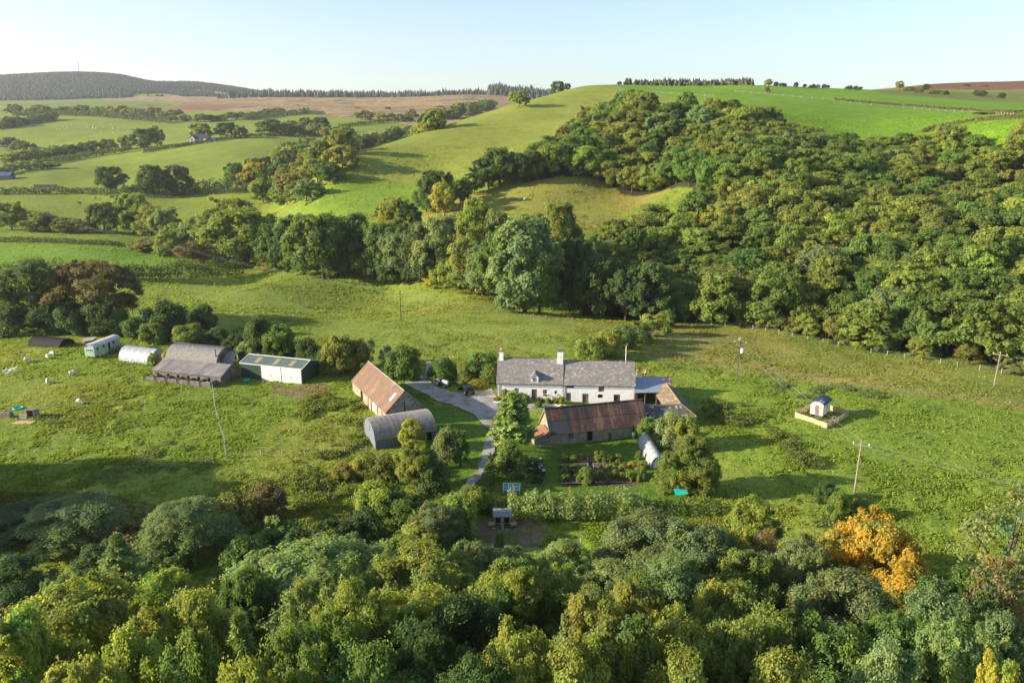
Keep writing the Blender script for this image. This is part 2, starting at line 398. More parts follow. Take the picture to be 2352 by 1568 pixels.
    for i in g.choice(nclump, min(9, nclump), replace=False):
        e = cen[i]; h0 = max(H * .12, min(e[2] * .55, H * .5))
        m_ = np.array([e[0] * .45, e[1] * .45, (h0 + e[2]) / 2 + .02 * H])
        tr.append(tube_np([(0, 0, h0), m_, e], [.012 * H, .008 * H, .003 * H], 5))
    tv, tf = join_np(tr); tm = np_mesh('trunk', tv, tf, True); tm.materials.append(BARK)
    PROTO[key] = (me, tm, H, Rr); return PROTO[key]

def conifer(key, seed, H=12., Rr=2.8, base=.06, whorls=22, per=9, nl=36, ls=.26, droop=.25, power=.9, hue=.08, asp=3.0, feather=0):
    """tiers of drooping needle sprays round a straight trunk"""
    g = np.random.default_rng(seed); P = []; D = []; tr = [tube_np([(0, 0, -.5), (0, 0, H * .5), (0, 0, H * .99)], [.022 * H, .013 * H, .002 * H], 7)]; T = []
    for i in range(whorls):
        t = (i + g.uniform(-.3, .3)) / whorls; z = H * (base + (1 - base) * t)
        L = Rr * max(1 - t, .04) ** power
        for j in range(per):
            a = g.uniform(0, 6.283); l = L * g.uniform(.65, 1.12)
            s = np.sort(g.uniform(.12, 1, nl)) ** .8
            wv = l * .22 * (1 - s * .6)
            x = s * l; y = g.normal(size=nl) * wv * .55; zz = z + l * .12 * s - droop * l * s ** 1.6 + g.normal(size=nl) * .05 * l
            P.append(np.stack([x * math.cos(a) - y * math.sin(a), x * math.sin(a) + y * math.cos(a), zz], -1))
            dd = np.stack([np.full(nl, math.cos(a)) * .3, np.full(nl, math.sin(a)) * .3, np.full(nl, .9)], -1) + g.normal(size=(nl, 3)) * .45
            D.append(unit(dd)); T.append(np.full(nl, g.uniform(.75, 1.3)))
            if j % 4 == 0: tr.append(tube_np([(0, 0, z), (l * .5 * math.cos(a), l * .5 * math.sin(a), z + l * .03), (l * .9 * math.cos(a), l * .9 * math.sin(a), z - l * droop * .7)], [.006 * H, .004 * H, .001 * H], 4))
    P = np.concatenate(P); D = np.concatenate(D); T = np.concatenate(T) * g.uniform(.85, 1.15, len(P)); yl = g.normal(size=len(P)) * hue
    v = leaves(P, D, ls, g, asp)
    c = np.stack([T * (1 + yl), T, T * (1 - yl)], -1)
    me = np_mesh('crown', v, np.arange(len(v)).reshape(-1, 4), False, np.repeat(c, 4, 0)); me.materials.append(NEEDLE)
    tv, tf = join_np(tr); tm = np_mesh('trunk', tv, tf, True); tm.materials.append(BARK)
    PROTO[key] = (me, tm, H, Rr)

for i, pr in enumerate(('round', 'dome', 'round', 'dome', 'round', 'round')):
    broadleaf('near%d' % i, 20 + i, nclump=250, nleaf=270, ls=.17, lobes=13, lobe=.48, prof=pr, Rr=(4.6, 4.2, 4.9, 4.6, 4.4, 4.2)[i], base=.12, clump=(.18, .19, .16, .19, .17, .17)[i], flat=(.85, .9, .75, .8, .95, .9)[i])
broadleaf('autumn', 31, nclump=260, nleaf=260, ls=.17, lobes=14, lobe=.46, base=.10, clump=.16, hue=.24)
broadleaf('willow', 32, nclump=250, nleaf=270, ls=.16, lobes=14, lobe=.5, prof='dome', base=.08, clump=.17, droop=.12, hue=.1)
broadleaf('thin', 33, nclump=110, nleaf=120, ls=.20, prof='tall', Rr=4.2, base=.12, clump=.2, sparse=True, hue=.2)
for i, pr in enumerate(('round', 'round', 'dome', 'tall', 'round', 'dome', 'round')):
    broadleaf('mid%d' % i, 50 + i, nclump=150, nleaf=125, ls=.33, lobes=9, lobe=.70, prof=pr, Rr=(4.8, 4.5, 5.0, 3.7, 4.9, 4.8, 4.6)[i], base=(.16, .2, .1, .1, .14, .05, .2)[i], clump=(.23, .21, .23, .24, .21, .22, .24)[i], hue=.09)
broadleaf('poplar', 58, nclump=220, nleaf=140, ls=.30, lobes=12, lobe=.55, prof='tall', Rr=3.6, base=.06, clump=.24, hue=.08)
for i, pr in enumerate(('round', 'dome', 'round', 'tall')):
    broadleaf('far%d' % i, 70 + i, nclump=80, nleaf=80, ls=.55, lobes=8, lobe=.6, prof=pr, Rr=4.7, base=(.14, .05, .12, .1)[i], clump=.24, hue=.10)
for i in range(3):
    broadleaf('bush%d' % i, 80 + i, H=4., Rr=2.4, nclump=80, nleaf=130, ls=.19, prof='dome', base=.02, clump=.26, hue=.14)
broadleaf('sapling', 84, H=5., Rr=1.4, nclump=60, nleaf=90, ls=.17, prof='tall', base=.03, clump=.3, sparse=True)
conifer('spruce', 90, 13., 3.6, nl=44)
conifer('larch', 91, 12., 3.6, whorls=20, per=9, nl=46, ls=.20, droop=.42, power=.75, asp=5.)
conifer('pine', 92, 11., 3.2, base=.20, whorls=24, per=13, nl=80, ls=.20, droop=.05, power=.5, asp=3.2)

# ------------------------------------------------------------------ colours of the foliage
PAL = dict(olive=((.158, .192, .044), 'olive green'), green=((.105, .162, .038), 'mid green'), dark=((.066, .106, .034), 'dark green'),
    lime=((.172, .218, .046), 'yellow green'), gold=((.27, .255, .045), 'golden yellow'), orange=((.255, .20, .032), 'golden orange'),
    grey=((.14, .185, .075), 'grey green'), brown=((.15, .125, .055), 'brown tinged'), pale=((.165, .215, .072), 'pale green'), bronze=((.172, .182, .05), 'bronze green'))
SETS = []                     # (objects waiting for a label, phrase, group)
def place(key, x, y, z, h, r, colr, name, cat='tree', rz=None, trunk=True, bark=None):
    me, tm, H, Rr = PROTO[key]
    root = empty(name, (x, y, z), random.uniform(0, 6.28) if rz is None else rz)
    c = link('crown', me, None, root); base = PAL[colr][0]; j = random.uniform(.85, 1.18); k = random.uniform(-.10, .10)
    j *= 1.5; c.color = (base[0] * j * (1 + k), base[1] * j, base[2] * j, 1)
    s = (r / Rr, r / Rr, h / H); c.scale = s
    if trunk:
        t = link('trunk', tm, None, root); t.scale = (min(s[0], s[2]) , min(s[0], s[2]), s[2])
    root['category'] = cat; root['_c'] = colr
    return root
def order(n):
    return '%d%s' % (n, 'th' if 10 <= n % 100 <= 20 else {1: 'st', 2: 'nd', 3: 'rd'}.get(n % 10, 'th'))
def label_set(objs, noun, phrase, group):
    """say which one: colour and look first, then its place in its own row"""
    objs = sorted(objs, key=lambda o: px(o.location)[0]); n = len(objs)
    seen = {}
    for o in objs: seen.setdefault(o['_c'], []).append(o)
    for o in objs:
        cn = PAL[o['_c']][1]; same = seen[o['_c']]; m = same.index(o)
        if len(same) == 1: o['label'] = f'the one {cn} {noun} {phrase}'
        elif m == 0: o['label'] = f'leftmost {cn} {noun} {phrase}'
        elif m == len(same) - 1: o['label'] = f'rightmost {cn} {noun} {phrase}'
        else: o['label'] = f'{order(m + 1)} {cn} {noun} from left {phrase}'
        o['group'] = group; del o['_c']

def spot(key, u, vt, w_, colr, Y=None, vb=None, name='broadleaf_tree', cat='tree', rz=None, bark=None):
    """a plant whose top is seen at (u,vt), w_ wide in the photo, standing at distance Y or with its foot seen at vb"""
    if Y is None:
        p = hit(u, vb); Y = p.y
    q = at(u, vt, Y); x = q.x; z0 = gz(x, Y)
    f = Y * cp - (q.z - CAMZ) * sp
    h = max(q.z - z0, 1.0); r = w_ * .5 * f / FPX
    return place(key, x, Y, z0, h * 1.03, r * .98, colr, name, cat, rz)
# ------------------------------------------------------------------ the trees in front
fg = [('near2',130,1366,330,50,'lime'),('autumn',5,1432,230,43,'lime'),('near0',20,1300,190,66,'dark'),('near4',136,1328,80,62,'grey'),
 ('near3',375,1318,150,60,'lime'),('near0',455,1370,180,51,'lime'),('near5',320,1420,170,47,'olive'),('near2',720,1264,330,64,'pale'),('near1',560,1316,130,59,'green'),
 ('near4',700,1360,150,51,'pale'),('near1',812,1360,190,49,'lime'),('near0',36,1180,190,84,'dark'),('near3',165,1154,200,82,'grey'),('willow',432,1158,200,80,'grey'),
 ('near1',300,1470,190,42,'lime'),('near3',420,1480,190,41,'green'),('near4',660,1480,200,41,'green'),('near2',740,1430,220,45,'green'),
 ('near4',816,1242,100,70,'grey'),('near0',959,1272,230,62,'olive'),('near2',1094,1254,140,66,'grey'),('near5',1168,1266,110,67,'grey'),('near1',1300,1250,140,70,'pale'),
 ('near3',1492,1194,210,72,'grey'),('near0',1400,1308,180,63,'grey'),('autumn',1179,1312,190,57,'lime'),('near4',1296,1330,170,58,'olive'),
 ('autumn',1456,1350,210,52,'olive'),('autumn',1348,1380,190,48,'bronze'),('autumn',1424,1424,230,44,'olive'),('near2',1190,1480,210,41,'olive'),
 ('near0',1065,1400,220,50,'dark'),('near4',955,1362,220,53,'lime'),('near3',990,1455,210,44,'dark'),('near0',850,1500,230,41,'green'),
 ('near4',1615,1210,170,68,'grey'),('near2',1832,1256,180,64,'grey'),('near5',1732,1152,110,74,'lime'),('near0',1950,1340,230,56,'grey'),
 ('near3',1668,1358,170,54,'olive'),('near2',2145,1378,220,52,'grey'),('near0',2240,1330,220,58,'green'),('near4',1935,1450,210,46,'green'),
 ('near3',1805,1430,210,47,'olive'),('near2',2190,1440,220,45,'pale'),('autumn',2290,1536,130,39,'gold'),('near0',1700,1440,200,46,'olive'),
 ('near4',1580,1440,210,46,'olive'),('near0',1540,1290,190,60,'grey'),('near2',2060,1420,200,49,'green'),('near5',1720,1280,150,62,'olive'),
 ('near3',2060,1520,220,40,'grey'),('near0',1560,1530,220,39,'olive'),('near4',1330,1510,220,40,'olive'),('near2',1080,1530,220,39,'dark'),('near0',1800,1540,220,39,'olive'),
 ('near5',560,1530,190,38,'lime'),('near2',200,1530,240,38,'olive'),('near1',230,1335,120,64,'lime'),('near4',1130,1360,140,56,'green'),('near5',2310,1420,150,50,'grey')]
label_set([spot(k, u, v, w_ * 1.12, c, Y=Y) for k, u, v, w_, Y, c in fg], 'tree', 'in the belt nearest the viewer', 'trees in the belt at the front')
for a, lab, nm in ((('autumn',2022,1196,235,'orange',66), 'bright golden yellow tree standing out among the green trees in front', 'broadleaf_tree'),
        (('spruce',266,1226,170,'green',72), 'dark pointed spruce among the broadleaved trees at lower left', 'conifer_tree'),
        (('larch',547,1410,210,'lime',45), 'feathery yellow green larch at the bottom edge', 'conifer_tree'),
        (('thin',2345,1130,260,'grey',63), 'tall thin leaved tree with pale bare limbs at right edge', 'broadleaf_tree'),
        (('thin',1765,1222,110,'brown',70), 'half bare twiggy tree beside the golden tree in front', 'broadleaf_tree'),
        (('thin',2308,1292,170,'brown',56), 'brown twiggy half bare tree below the tall pale limbed one', 'broadleaf_tree')):
    o = spot(*a[:5], Y=a[5], name=nm); tag(o, lab, 'tree'); del o['_c']

def rowset(lst, noun, phrase, group, name='broadleaf_tree', cat='tree'):
    label_set([spot(k, u, v, w_, c, vb=vb, name=name, cat=cat) for k, u, v, w_, vb, c in lst], noun, phrase, group)
rowset([('near0',60,604,175,752,'dark'),('near2',212,606,180,748,'brown')], 'tree', 'behind the dark arched hut at left', 'old trees by the caravan')
rowset([('bush0',20,700,90,766,'dark'),('bush2',100,708,80,766,'dark'),('bush1',150,700,80,768,'dark'),('bush0',235,690,90,768,'dark'),('bush2',270,712,60,768,'green'),('bush1',300,735,60,782,'dark')], 'bush', 'at the foot of the old trees', 'bushes under the old trees', 'bush', 'bush')
rowset([('bush1',375,694,105,772,'dark'),('bush2',466,704,66,770,'dark'),('bush0',346,742,64,788,'green'),('bush1',428,748,84,792,'olive'),('bush2',590,732,70,812,'dark'),
  ('bush0',645,752,84,818,'green'),('bush1',700,782,66,826,'dark'),('bush0',566,786,48,822,'pale'),('bush2',500,755,60,792,'dark'),('bush2',540,772,60,806,'dark')], 'bush', 'behind the sheds at left', 'bushes behind the sheds', 'bush', 'bush')
rowset([('bush0',780,778,84,858,'olive'),('bush2',822,782,54,850,'bronze'),('sapling',846,776,32,838,'pale'),('sapling',884,790,34,850,'grey'),('bush1',925,794,80,866,'green'),
  ('bush2',1018,826,64,874,'green'),('bush0',1062,834,54,876,'olive'),('bush1',1105,812,80,872,'green'),('bush2',1128,838,50,878,'lime'),('bush0',750,800,50,850,'dark')],
  'bush', 'between the rusty barn and the white house', 'bushes behind the yard', 'bush', 'bush')
rowset([('bush0',1352,780,70,826,'olive'),('bush1',1395,764,76,816,'olive'),('bush2',1432,752,70,800,'green'),('bush0',1466,742,70,786,'olive'),('bush1',1500,724,72,768,'lime'),('bush2',1530,716,50,752,'green'),('bush1',1560,690,70,742,'dark')],
  'bush', 'in the hedge line behind the white house', 'hedge bushes behind the white house', 'bush', 'bush')
rowset([('bush0',1494,962,56,1012,'green'),('bush1',1545,950,76,1026,'grey'),('bush2',1578,962,74,1034,'olive'),('bush1',1634,1060,70,1128,'olive'),('bush0',1530,1086,70,1122,'lime')],
  'fruit tree', 'beside the small tunnel in the garden', 'garden fruit trees', 'fruit_tree')
rowset([('autumn',1600,1012,118,1136,'olive')], 'apple tree', 'beside the small tunnel in the garden', 'garden fruit trees', 'fruit_tree')
o = spot('pine', 1178, 902, 116, 'lime', vb=1034, name='conifer_tree'); tag(o, 'yellow green pine standing in front of the white house', 'tree'); del o['_c']
rowset([('bush2',1170,1018,72,1092,'green'),('bush1',1175,1040,60,1084,'olive')], 'bush', 'at the foot of the pine by the lane', 'bushes beside the lane', 'bush', 'bush')
rowset([('bush1',916,1242,120,1310,'lime'),('bush0',965,1205,110,1268,'lime'),('near4',1010,1162,110,1252,'grey'),('bush2',1052,1148,100,1226,'lime'),('bush1',1088,1122,80,1176,'olive'),('bush0',870,1272,100,1330,'olive')],
  'bush', 'in the hedge below the lane', 'hedge bushes along the lane', 'bush', 'bush')
rowset([('near5',953,1018,92,1124,'lime'),('bush1',868,1116,110,1190,'lime'),('bush0',947,966,66,1032,'lime'),('bush2',1024,990,70,1070,'grey'),('sapling',1056,986,50,1070,'green'),('bush1',920,1140,110,1200,'green'),
  ('bush2',990,1060,90,1130,'dark'),('bush0',612,1116,96,1186,'brown'),('bush1',528,1146,110,1220,'bronze'),('sapling',621,1186,58,1268,'pale'),('bush2',665,1210,110,1272,'dark'),('bush0',330,1236,110,1296,'olive'),('bush1',390,1250,110,1310,'green'),('bush2',560,1240,110,1300,'green'),('bush0',700,1200,90,1262,'olive'),('bush1',230,1250,110,1310,'dark'),('bush0',770,1204,120,1272,'dark'),
  ('bush2',835,1180,110,1250,'dark'),('bush1',720,1240,120,1296,'dark'),('bush0',290,1210,110,1272,'brown'),('bush1',880,1046,70,1096,'olive'),('bush2',830,1052,70,1096,'olive'),('bush0',790,1066,60,1100,'bronze')],
  'bush', 'in the rough bank left of the lane', 'bushes on the rough bank', 'bush', 'bush')
rowset([('bush2',1925,1136,54,1192,'olive'),('sapling',1428,1186,30,1232,'lime'),('bush0',1905,1112,60,1150,'dark'),('bush1',1980,1148,50,1184,'olive')], 'shrub', 'in the rough grass beyond the front trees', 'shrubs in the rough grass', 'shrub', 'shrub')

# ------------------------------------------------------------------ the belt along the stream
belt = [('mid0',560,486,160,612,'lime'),('mid1',470,498,100,590,'pale'),('mid4',520,462,100,566,'olive'),('mid6',628,520,90,618,'green'),('mid0',735,500,136,640,'green'),('mid4',852,520,110,642,'green'),
 ('mid2',800,500,110,628,'green'),('mid1',930,538,110,652,'grey'),('mid0',1000,508,110,656,'grey'),('mid4',1082,528,100,668,'olive'),('poplar',1206,512,160,718,'grey'),('mid1',1146,540,100,694,'green'),
 ('poplar',1110,560,110,676,'grey'),('mid5',1002,610,64,658,'gold'),('mid0',1275,480,110,690,'olive'),('mid2',1085,466,80,600,'lime'),('mid5',1140,490,80,610,'pale'),('mid4',1330,560,100,722,'dark'),
 ('mid6',1385,600,100,732,'dark'),('mid1',1440,620,90,738,'dark'),('mid3',1500,610,90,742,'dark'),('mid5',395,530,80,588,'olive'),('mid5',350,545,80,580,'bronze'),('mid2',668,512,80,620,'dark'),('mid6',780,560,80,640,'dark'),
 ('mid3',900,560,90,650,'dark'),('mid1',600,500,100,600,'green'),('mid2',505,520,90,596,'green'),('mid4',675,500,100,612,'grey'),('mid3',770,520,80,632,'dark'),('mid1',825,540,90,640,'dark'),('mid6',890,520,100,642,'green'),('mid0',960,520,110,650,'dark'),('mid5',1040,570,80,662,'olive'),('mid2',410,515,90,580,'green'),('mid0',455,520,90,590,'grey'),('mid1',1160,600,90,700,'green'),('mid3',330,555,60,574,'bronze'),('mid6',560,530,90,606,'dark'),('mid5',620,575,70,620,'bronze'),('mid5',480,575,70,598,'bronze'),('mid4',985,560,90,656,'dark'),('mid5',1055,620,70,668,'olive'),('mid0',1215,498,90,610,'olive'),('mid5',1310,640,70,722,'green'),('mid5',440,560,80,600,'brown'),('mid2',690,545,80,630,'green'),('mid4',1240,560,90,720,'green')]
rowset(belt, 'tree', 'in the stream belt behind the meadow', 'trees along the stream')
rowset([('mid2',905,458,92,540,'olive'),('mid1',935,470,60,535,'dark'),('mid0',1002,398,76,490,'dark'),('mid4',978,430,60,488,'green'),('mid3',1057,416,46,466,'green'),('mid1',1090,402,50,448,'dark'),('mid0',1148,344,78,426,'green'),
  ('mid4',1122,366,66,434,'dark'),('mid6',1182,356,60,424,'dark')], 'tree', 'at the foot of the bare hill', 'trees at the foot of the bare hill')
o = spot('far0', 1020, 424, 54, 'gold', vb=498); tag(o, 'half bare tree with a pale leaning trunk below the hill', 'tree'); del o['_c']
for c in o.children:
    if c.name.startswith('trunk'):
        c.data = c.data.copy(); c.data.materials.clear(); c.data.materials.append(PALEBARK); c.scale = (c.scale[0] * 1.5, c.scale[1] * 1.5, c.scale[2]); c.rotation_euler = (0, R(-12), 0)
o.rotation_euler = (0, R(-6), 0)
o = spot('mid1', 1192, 212, 46, 'olive', vb=247); tag(o, 'lone oak standing on the bare grassy hill', 'tree'); del o['_c']

# ------------------------------------------------------------------ the wood on the right-hand slope
Wp = np.array(plan([(1120,410),(1225,345),(1330,275),(1490,222),(1640,245),(1790,300),(1925,322),(2130,342),(2352,384)]))
Wd = np.array(plan([(1560,742),(1680,748),(1800,768),(2000,808),(2200,840),(2352,872)]))
g = np.random.default_rng(5)
poly = F['wood']
pts = []
xs = 0
for _ in range(26000):
    x = g.uniform(-10, 235); y = g.uniform(130, 440)
    if not inpoly(np.array([x]), np.array([y]), poly)[0]: continue
    d = 7.8 if y < 300 else 8.5
    if abs(x) > .66 * y + 6: continue
    if all((x - a) ** 2 + (y - b_) ** 2 > d * d for a, b_ in pts): pts.append((x, y))
pts.sort(key=lambda p: p[1])
wood = []
WC = ['olive'] * 12 + ['green'] * 10 + ['bronze'] * 2 + ['lime'] * 3 + ['grey'] * 1
for x, y in pts:
    low = y < 200
    h = g.uniform(9.5, 13) if not low else g.uniform(9.5, 13.5)
    cx = g.choice(WC)
    wood.append(place('mid%d' % g.integers(0, 7), x, y, gz(x, y), h, g.uniform(5.2, 6.9), str(cx), 'woodland_tree'))
for i in range(0, len(wood), 26):
    b_ = wood[i:i + 26]
    label_set(b_, 'tree', f'in {order(i // 26 + 1)} row up the wooded slope', 'trees in the wood on the slope')
NW = len(wood)
# low growth along the fence under the wood
edge = plan([(1470,740),(1560,736),(1680,742),(1800,765),(2000,804),(2200,836),(2352,862),(2500,890)])
sh = []
for i in range(len(edge) - 1):
    a = Vector(edge[i]); b_ = Vector(edge[i + 1]); n = max(1, int((b_ - a).length / 4.6))
    for k in range(n):
        p = a.lerp(b_, (k + g.uniform(.1, .9)) / n); h = g.uniform(3, 7)
        sh.append(place(str(g.choice(['mid5', 'mid2', 'mid3', 'bush0'])), p.x, p.y + g.uniform(.5, 3.5), gz(p.x, p.y), h, g.uniform(2.0, 3.4), str(g.choice(['green', 'olive', 'lime', 'grey', 'bronze'])), 'bush', 'bush'))
label_set(sh, 'bush', 'along the fence under the wood', 'bushes along the lower edge of the wood')

# ------------------------------------------------------------------ hedgerows and trees of the far fields
def along(pts, step, hr, rr, cols, keys, noun, phrase, group, name='hedgerow_tree', cat='tree', jit=.6):
    P = [hit(*p) for p in pts]; L = []
    for i in range(len(P) - 1):
        a, b_ = P[i], P[i + 1]; n = max(1, int(round((b_.xy - a.xy).length / step)))
        for k in range(n):
            q = a.lerp(b_, (k + g.uniform(.2, .8)) / n); x = q.x + g.uniform(-jit, jit); y = q.y + g.uniform(-jit, jit)
            L.append(place(str(g.choice(keys)), x, y, gz(x, y), g.uniform(*hr), g.uniform(*rr), str(g.choice(cols)), name, cat, trunk=hr[1] > 5))
    label_set(L, noun, phrase, group)
FK = ['far0', 'far1', 'far2', 'far3']; MIX = ['olive', 'green', 'dark', 'bronze', 'olive', 'green']
rowset([('mid4',20,470,70,528,'green'),('mid0',78,488,70,530,'olive'),('mid2',152,502,70,532,'bronze'),('mid1',232,470,66,534,'dark'),('mid0',297,450,70,536,'lime'),('mid4',340,474,74,545,'olive'),('mid1',378,482,70,556,'grey'),('mid5',192,505,60,534,'bronze'),
  ('mid2',110,500,60,531,'dark'),('mid6',262,478,56,535,'green')], 'tree', 'in the row below the cattle field', 'trees below the cattle field')
rowset([('mid0',250,386,58,442,'dark'),('mid1',346,383,66,446,'dark'),('mid0',402,384,64,446,'dark'),('far0',535,378,50,438,'green'),('mid4',588,378,58,440,'gold'),('far2',560,400,50,442,'bronze')], 'oak', 'in the hedge above the cattle field', 'oaks above the cattle field')
rowset([('far2',326,298,66,344,'dark'),('far3',356,292,36,336,'olive'),('far0',458,286,50,322,'olive'),('far2',520,284,60,318,'dark'),('far1',545,290,40,318,'olive'),('far0',620,276,60,312,'dark'),('far1',655,282,40,310,'bronze'),('far2',700,272,40,306,'green'),('far0',735,272,40,306,'dark'),('far3',760,330,36,372,'bronze'),('far1',20,316,50,342,'dark'),('far0',45,325,40,350,'green'),('far2',65,330,34,352,'dark')],
  'tree', 'along the hedges near the far house', 'trees near the far house')
along([(20,382),(80,372),(160,358),(240,348),(300,342)], 11, (7, 12), (6, 9), MIX, FK, 'tree', 'in the wooded hedge left of the far house', 'trees in the far hedge')
along([(0,404),(60,392),(140,386)], 10, (4, 8), (4, 7), ['grey', 'pale', 'bronze', 'green'], FK, 'tree', 'in the wet corner at far left', 'trees in the wet corner')
# stream valley left of the bare hill
vp = plan([(515,440),(560,425),(630,400),(640,360),(700,345),(760,350),(800,352),(790,400),(770,430),(700,480),(640,470),(580,450)])
L = []; xs = [p[0] for p in vp]; ys = [p[1] for p in vp]; pp = []
for _ in range(3000):
    x = g.uniform(min(xs), max(xs)); y = g.uniform(min(ys), max(ys))
    if inpoly(np.array([x]), np.array([y]), vp)[0] and all((x - a) ** 2 + ((y - b_) * .7) ** 2 > 110 for a, b_ in pp): pp.append((x, y))
for x, y in pp: L.append(place(str(g.choice(FK + ['mid0', 'mid2'])), x, y, gz(x, y), g.uniform(9, 14), g.uniform(5.5, 8), str(g.choice(MIX + ['bronze', 'grey'])), 'valley_tree'))
label_set(L, 'tree', 'in the stream valley left of the bare hill', 'trees in the stream valley')
along([(600,300),(660,305),(720,312),(790,318),(815,345)], 8, (8, 13), (5, 8), MIX + ['bronze'], FK, 'tree', 'in the hedge running to the stream', 'trees in the hedge to the stream', jit=4)
along([(830,342),(880,328),(940,314),(1000,300),(1030,292)], 9, (7, 12), (5, 8), MIX + ['bronze', 'lime'], FK, 'tree', 'on the stream behind the bare hill', 'trees behind the bare hill', jit=4)
along([(1040,272),(1090,262),(1130,250)], 12, (12, 18), (8, 11), ['green', 'grey', 'olive'], FK, 'tree', 'in the clump under the moor', 'trees under the moor', jit=8)
along([(830,275),(900,277),(960,276),(1010,274),(1040,268)], 15, (8, 13), (8, 12), ['bronze', 'olive', 'grey'], FK, 'tree', 'in the scrub at the moor edge', 'trees at the moor edge', jit=14)
along([(20,266),(100,262),(200,262),(300,268),(400,276)], 13, (9, 15), (9, 13), MIX + ['bronze'], FK, 'tree', 'in the belt across the far fields', 'trees across the far fields', jit=6)
along([(0,298),(60,285),(120,275)], 12, (8, 12), (7, 10), MIX, FK, 'tree', 'in the slanting hedge at far left', 'trees in the slanting hedge')
along([(400,278),(470,280),(560,272),(660,262),(700,262)], 16, (6, 10), (8, 12), MIX, FK, 'tree', 'in the long hedge below the moor', 'trees below the moor', jit=4)
# ------------------------------------------------------------------ building blocks
class MB:
    def __init__(s): s.v = []; s.f = []
    def quad(s, a, b, c, d): n = len(s.v); s.v += [tuple(a), tuple(b), tuple(c), tuple(d)]; s.f.append((n, n + 1, n + 2, n + 3)); return s
    def tri(s, a, b, c): n = len(s.v); s.v += [tuple(a), tuple(b), tuple(c)]; s.f.append((n, n + 1, n + 2)); return s
    def box(s, x0, x1, y0, y1, z0, z1, top=None):
        n = len(s.v)
        s.v += [(x0, y0, z0), (x1, y0, z0), (x1, y1, z0), (x0, y1, z0), (x0, y0, z1), (x1, y0, z1), (x1, y1, z1), (x0, y1, z1)]
        s.f += [tuple(n + i for i in q) for q in ((0, 3, 2, 1), (4, 5, 6, 7), (0, 1, 5, 4), (1, 2, 6, 5), (2, 3, 7, 6), (3, 0, 4, 7))]; return s
    def slab(s, a, b, c, d, th):
        """a sheet a,b,c,d (counter-clockwise from above) th thick downwards along its normal"""
        a, b, c, d = map(Vector, (a, b, c, d)); nn = (b - a).cross(d - a).normalized() * -th
        n = len(s.v); s.v += [tuple(p) for p in (a + nn, b + nn, c + nn, d + nn, a, b, c, d)]
        s.f += [tuple(n + i for i in q) for q in ((0, 3, 2, 1), (4, 5, 6, 7), (0, 1, 5, 4), (1, 2, 6, 5), (2, 3, 7, 6), (3, 0, 4, 7))]; return s
    def tube(s, pts, rad, k=6, cap=True):
        pts = [Vector(p) for p in pts]; rad = [rad] * len(pts) if isinstance(rad, (int, float)) else rad
        n0 = len(s.v)
        for i, p in enumerate(pts):
            d = (pts[min(i + 1, len(pts) - 1)] - pts[max(i - 1, 0)]).normalized()
            u = d.cross(Vector((.3, .1, .95)) if abs(d.z) < .9 else Vector((1, .05, 0))).normalized(); w_ = d.cross(u)
            for j in range(k):
                a = 2 * math.pi * j / k; s.v.append(tuple(p + rad[i] * (math.cos(a) * u + math.sin(a) * w_)))
        for i in range(len(pts) - 1):
            for j in range(k): s.f.append((n0 + i * k + j, n0 + i * k + (j + 1) % k, n0 + (i + 1) * k + (j + 1) % k, n0 + (i + 1) * k + j))
        if cap:
            s.f.append(tuple(n0 + j for j in reversed(range(k)))); e = n0 + (len(pts) - 1) * k; s.f.append(tuple(e + j for j in range(k)))
        return s
    def disc(s, c, axis, r, th, k=14):
        c = Vector(c); a = Vector(axis).normalized() * th * .5; return s.tube([c - a, c + a], r, k)
    def poly(s, pts): n = len(s.v); s.v += [tuple(p) for p in pts]; s.f.append(tuple(range(n, n + len(pts)))); return s
    def wall(s, x0, x1, z0, z1, y, holes=(), depth=.22):
        """an upright wall facing -y, cut by holes (x0,x1,z0,z1), with reveals going back"""
        X = sorted({x0, x1, *[h[0] for h in holes], *[h[1] for h in holes]}); Z = sorted({z0, z1, *[h[2] for h in holes], *[h[3] for h in holes]})
        X = [x for x in X if x0 <= x <= x1]; Z = [z for z in Z if z0 <= z <= z1]
        for i in range(len(X) - 1):
            for j in range(len(Z) - 1):
                cx, cz_ = (X[i] + X[i + 1]) / 2, (Z[j] + Z[j + 1]) / 2
                if any(h[0] < cx < h[1] and h[2] < cz_ < h[3] for h in holes): continue
                s.quad((X[i], y, Z[j]), (X[i + 1], y, Z[j]), (X[i + 1], y, Z[j + 1]), (X[i], y, Z[j + 1]))
        for a, b, c, d in holes:
            e = y + depth
            s.quad((a, y, c), (a, y, d), (a, e, d), (a, e, c)); s.quad((b, y, d), (b, y, c), (b, e, c), (b, e, d))
            s.quad((a, y, d), (b, y, d), (b, e, d), (a, e, d)); s.quad((b, y, c), (a, y, c), (a, e, c), (b, e, c))
        return s
    def build(s, name, mat, parent=None, smooth=False, bev=0.0):
        me = bpy.data.meshes.new(name); me.from_pydata(s.v, [], s.f)
        if smooth:
            me.polygons.foreach_set('use_smooth', [True] * len(me.polygons))
        me.update(); o = link(name, me, mat, parent)
        if bev:
            bm = o.modifiers.new('bevel', 'BEVEL'); bm.width = bev; bm.segments = 2; bm.limit_method = 'ANGLE'
        return o
def frame(A, B, z=None):
    """place of a building: corner A, B further along its front; x runs A to B, y to the left of that"""
    return (A[0], A[1], gz(A[0], A[1]) if z is None else z), math.atan2(B[1] - A[1], B[0] - A[0]), math.hypot(B[0] - A[0], B[1] - A[1])

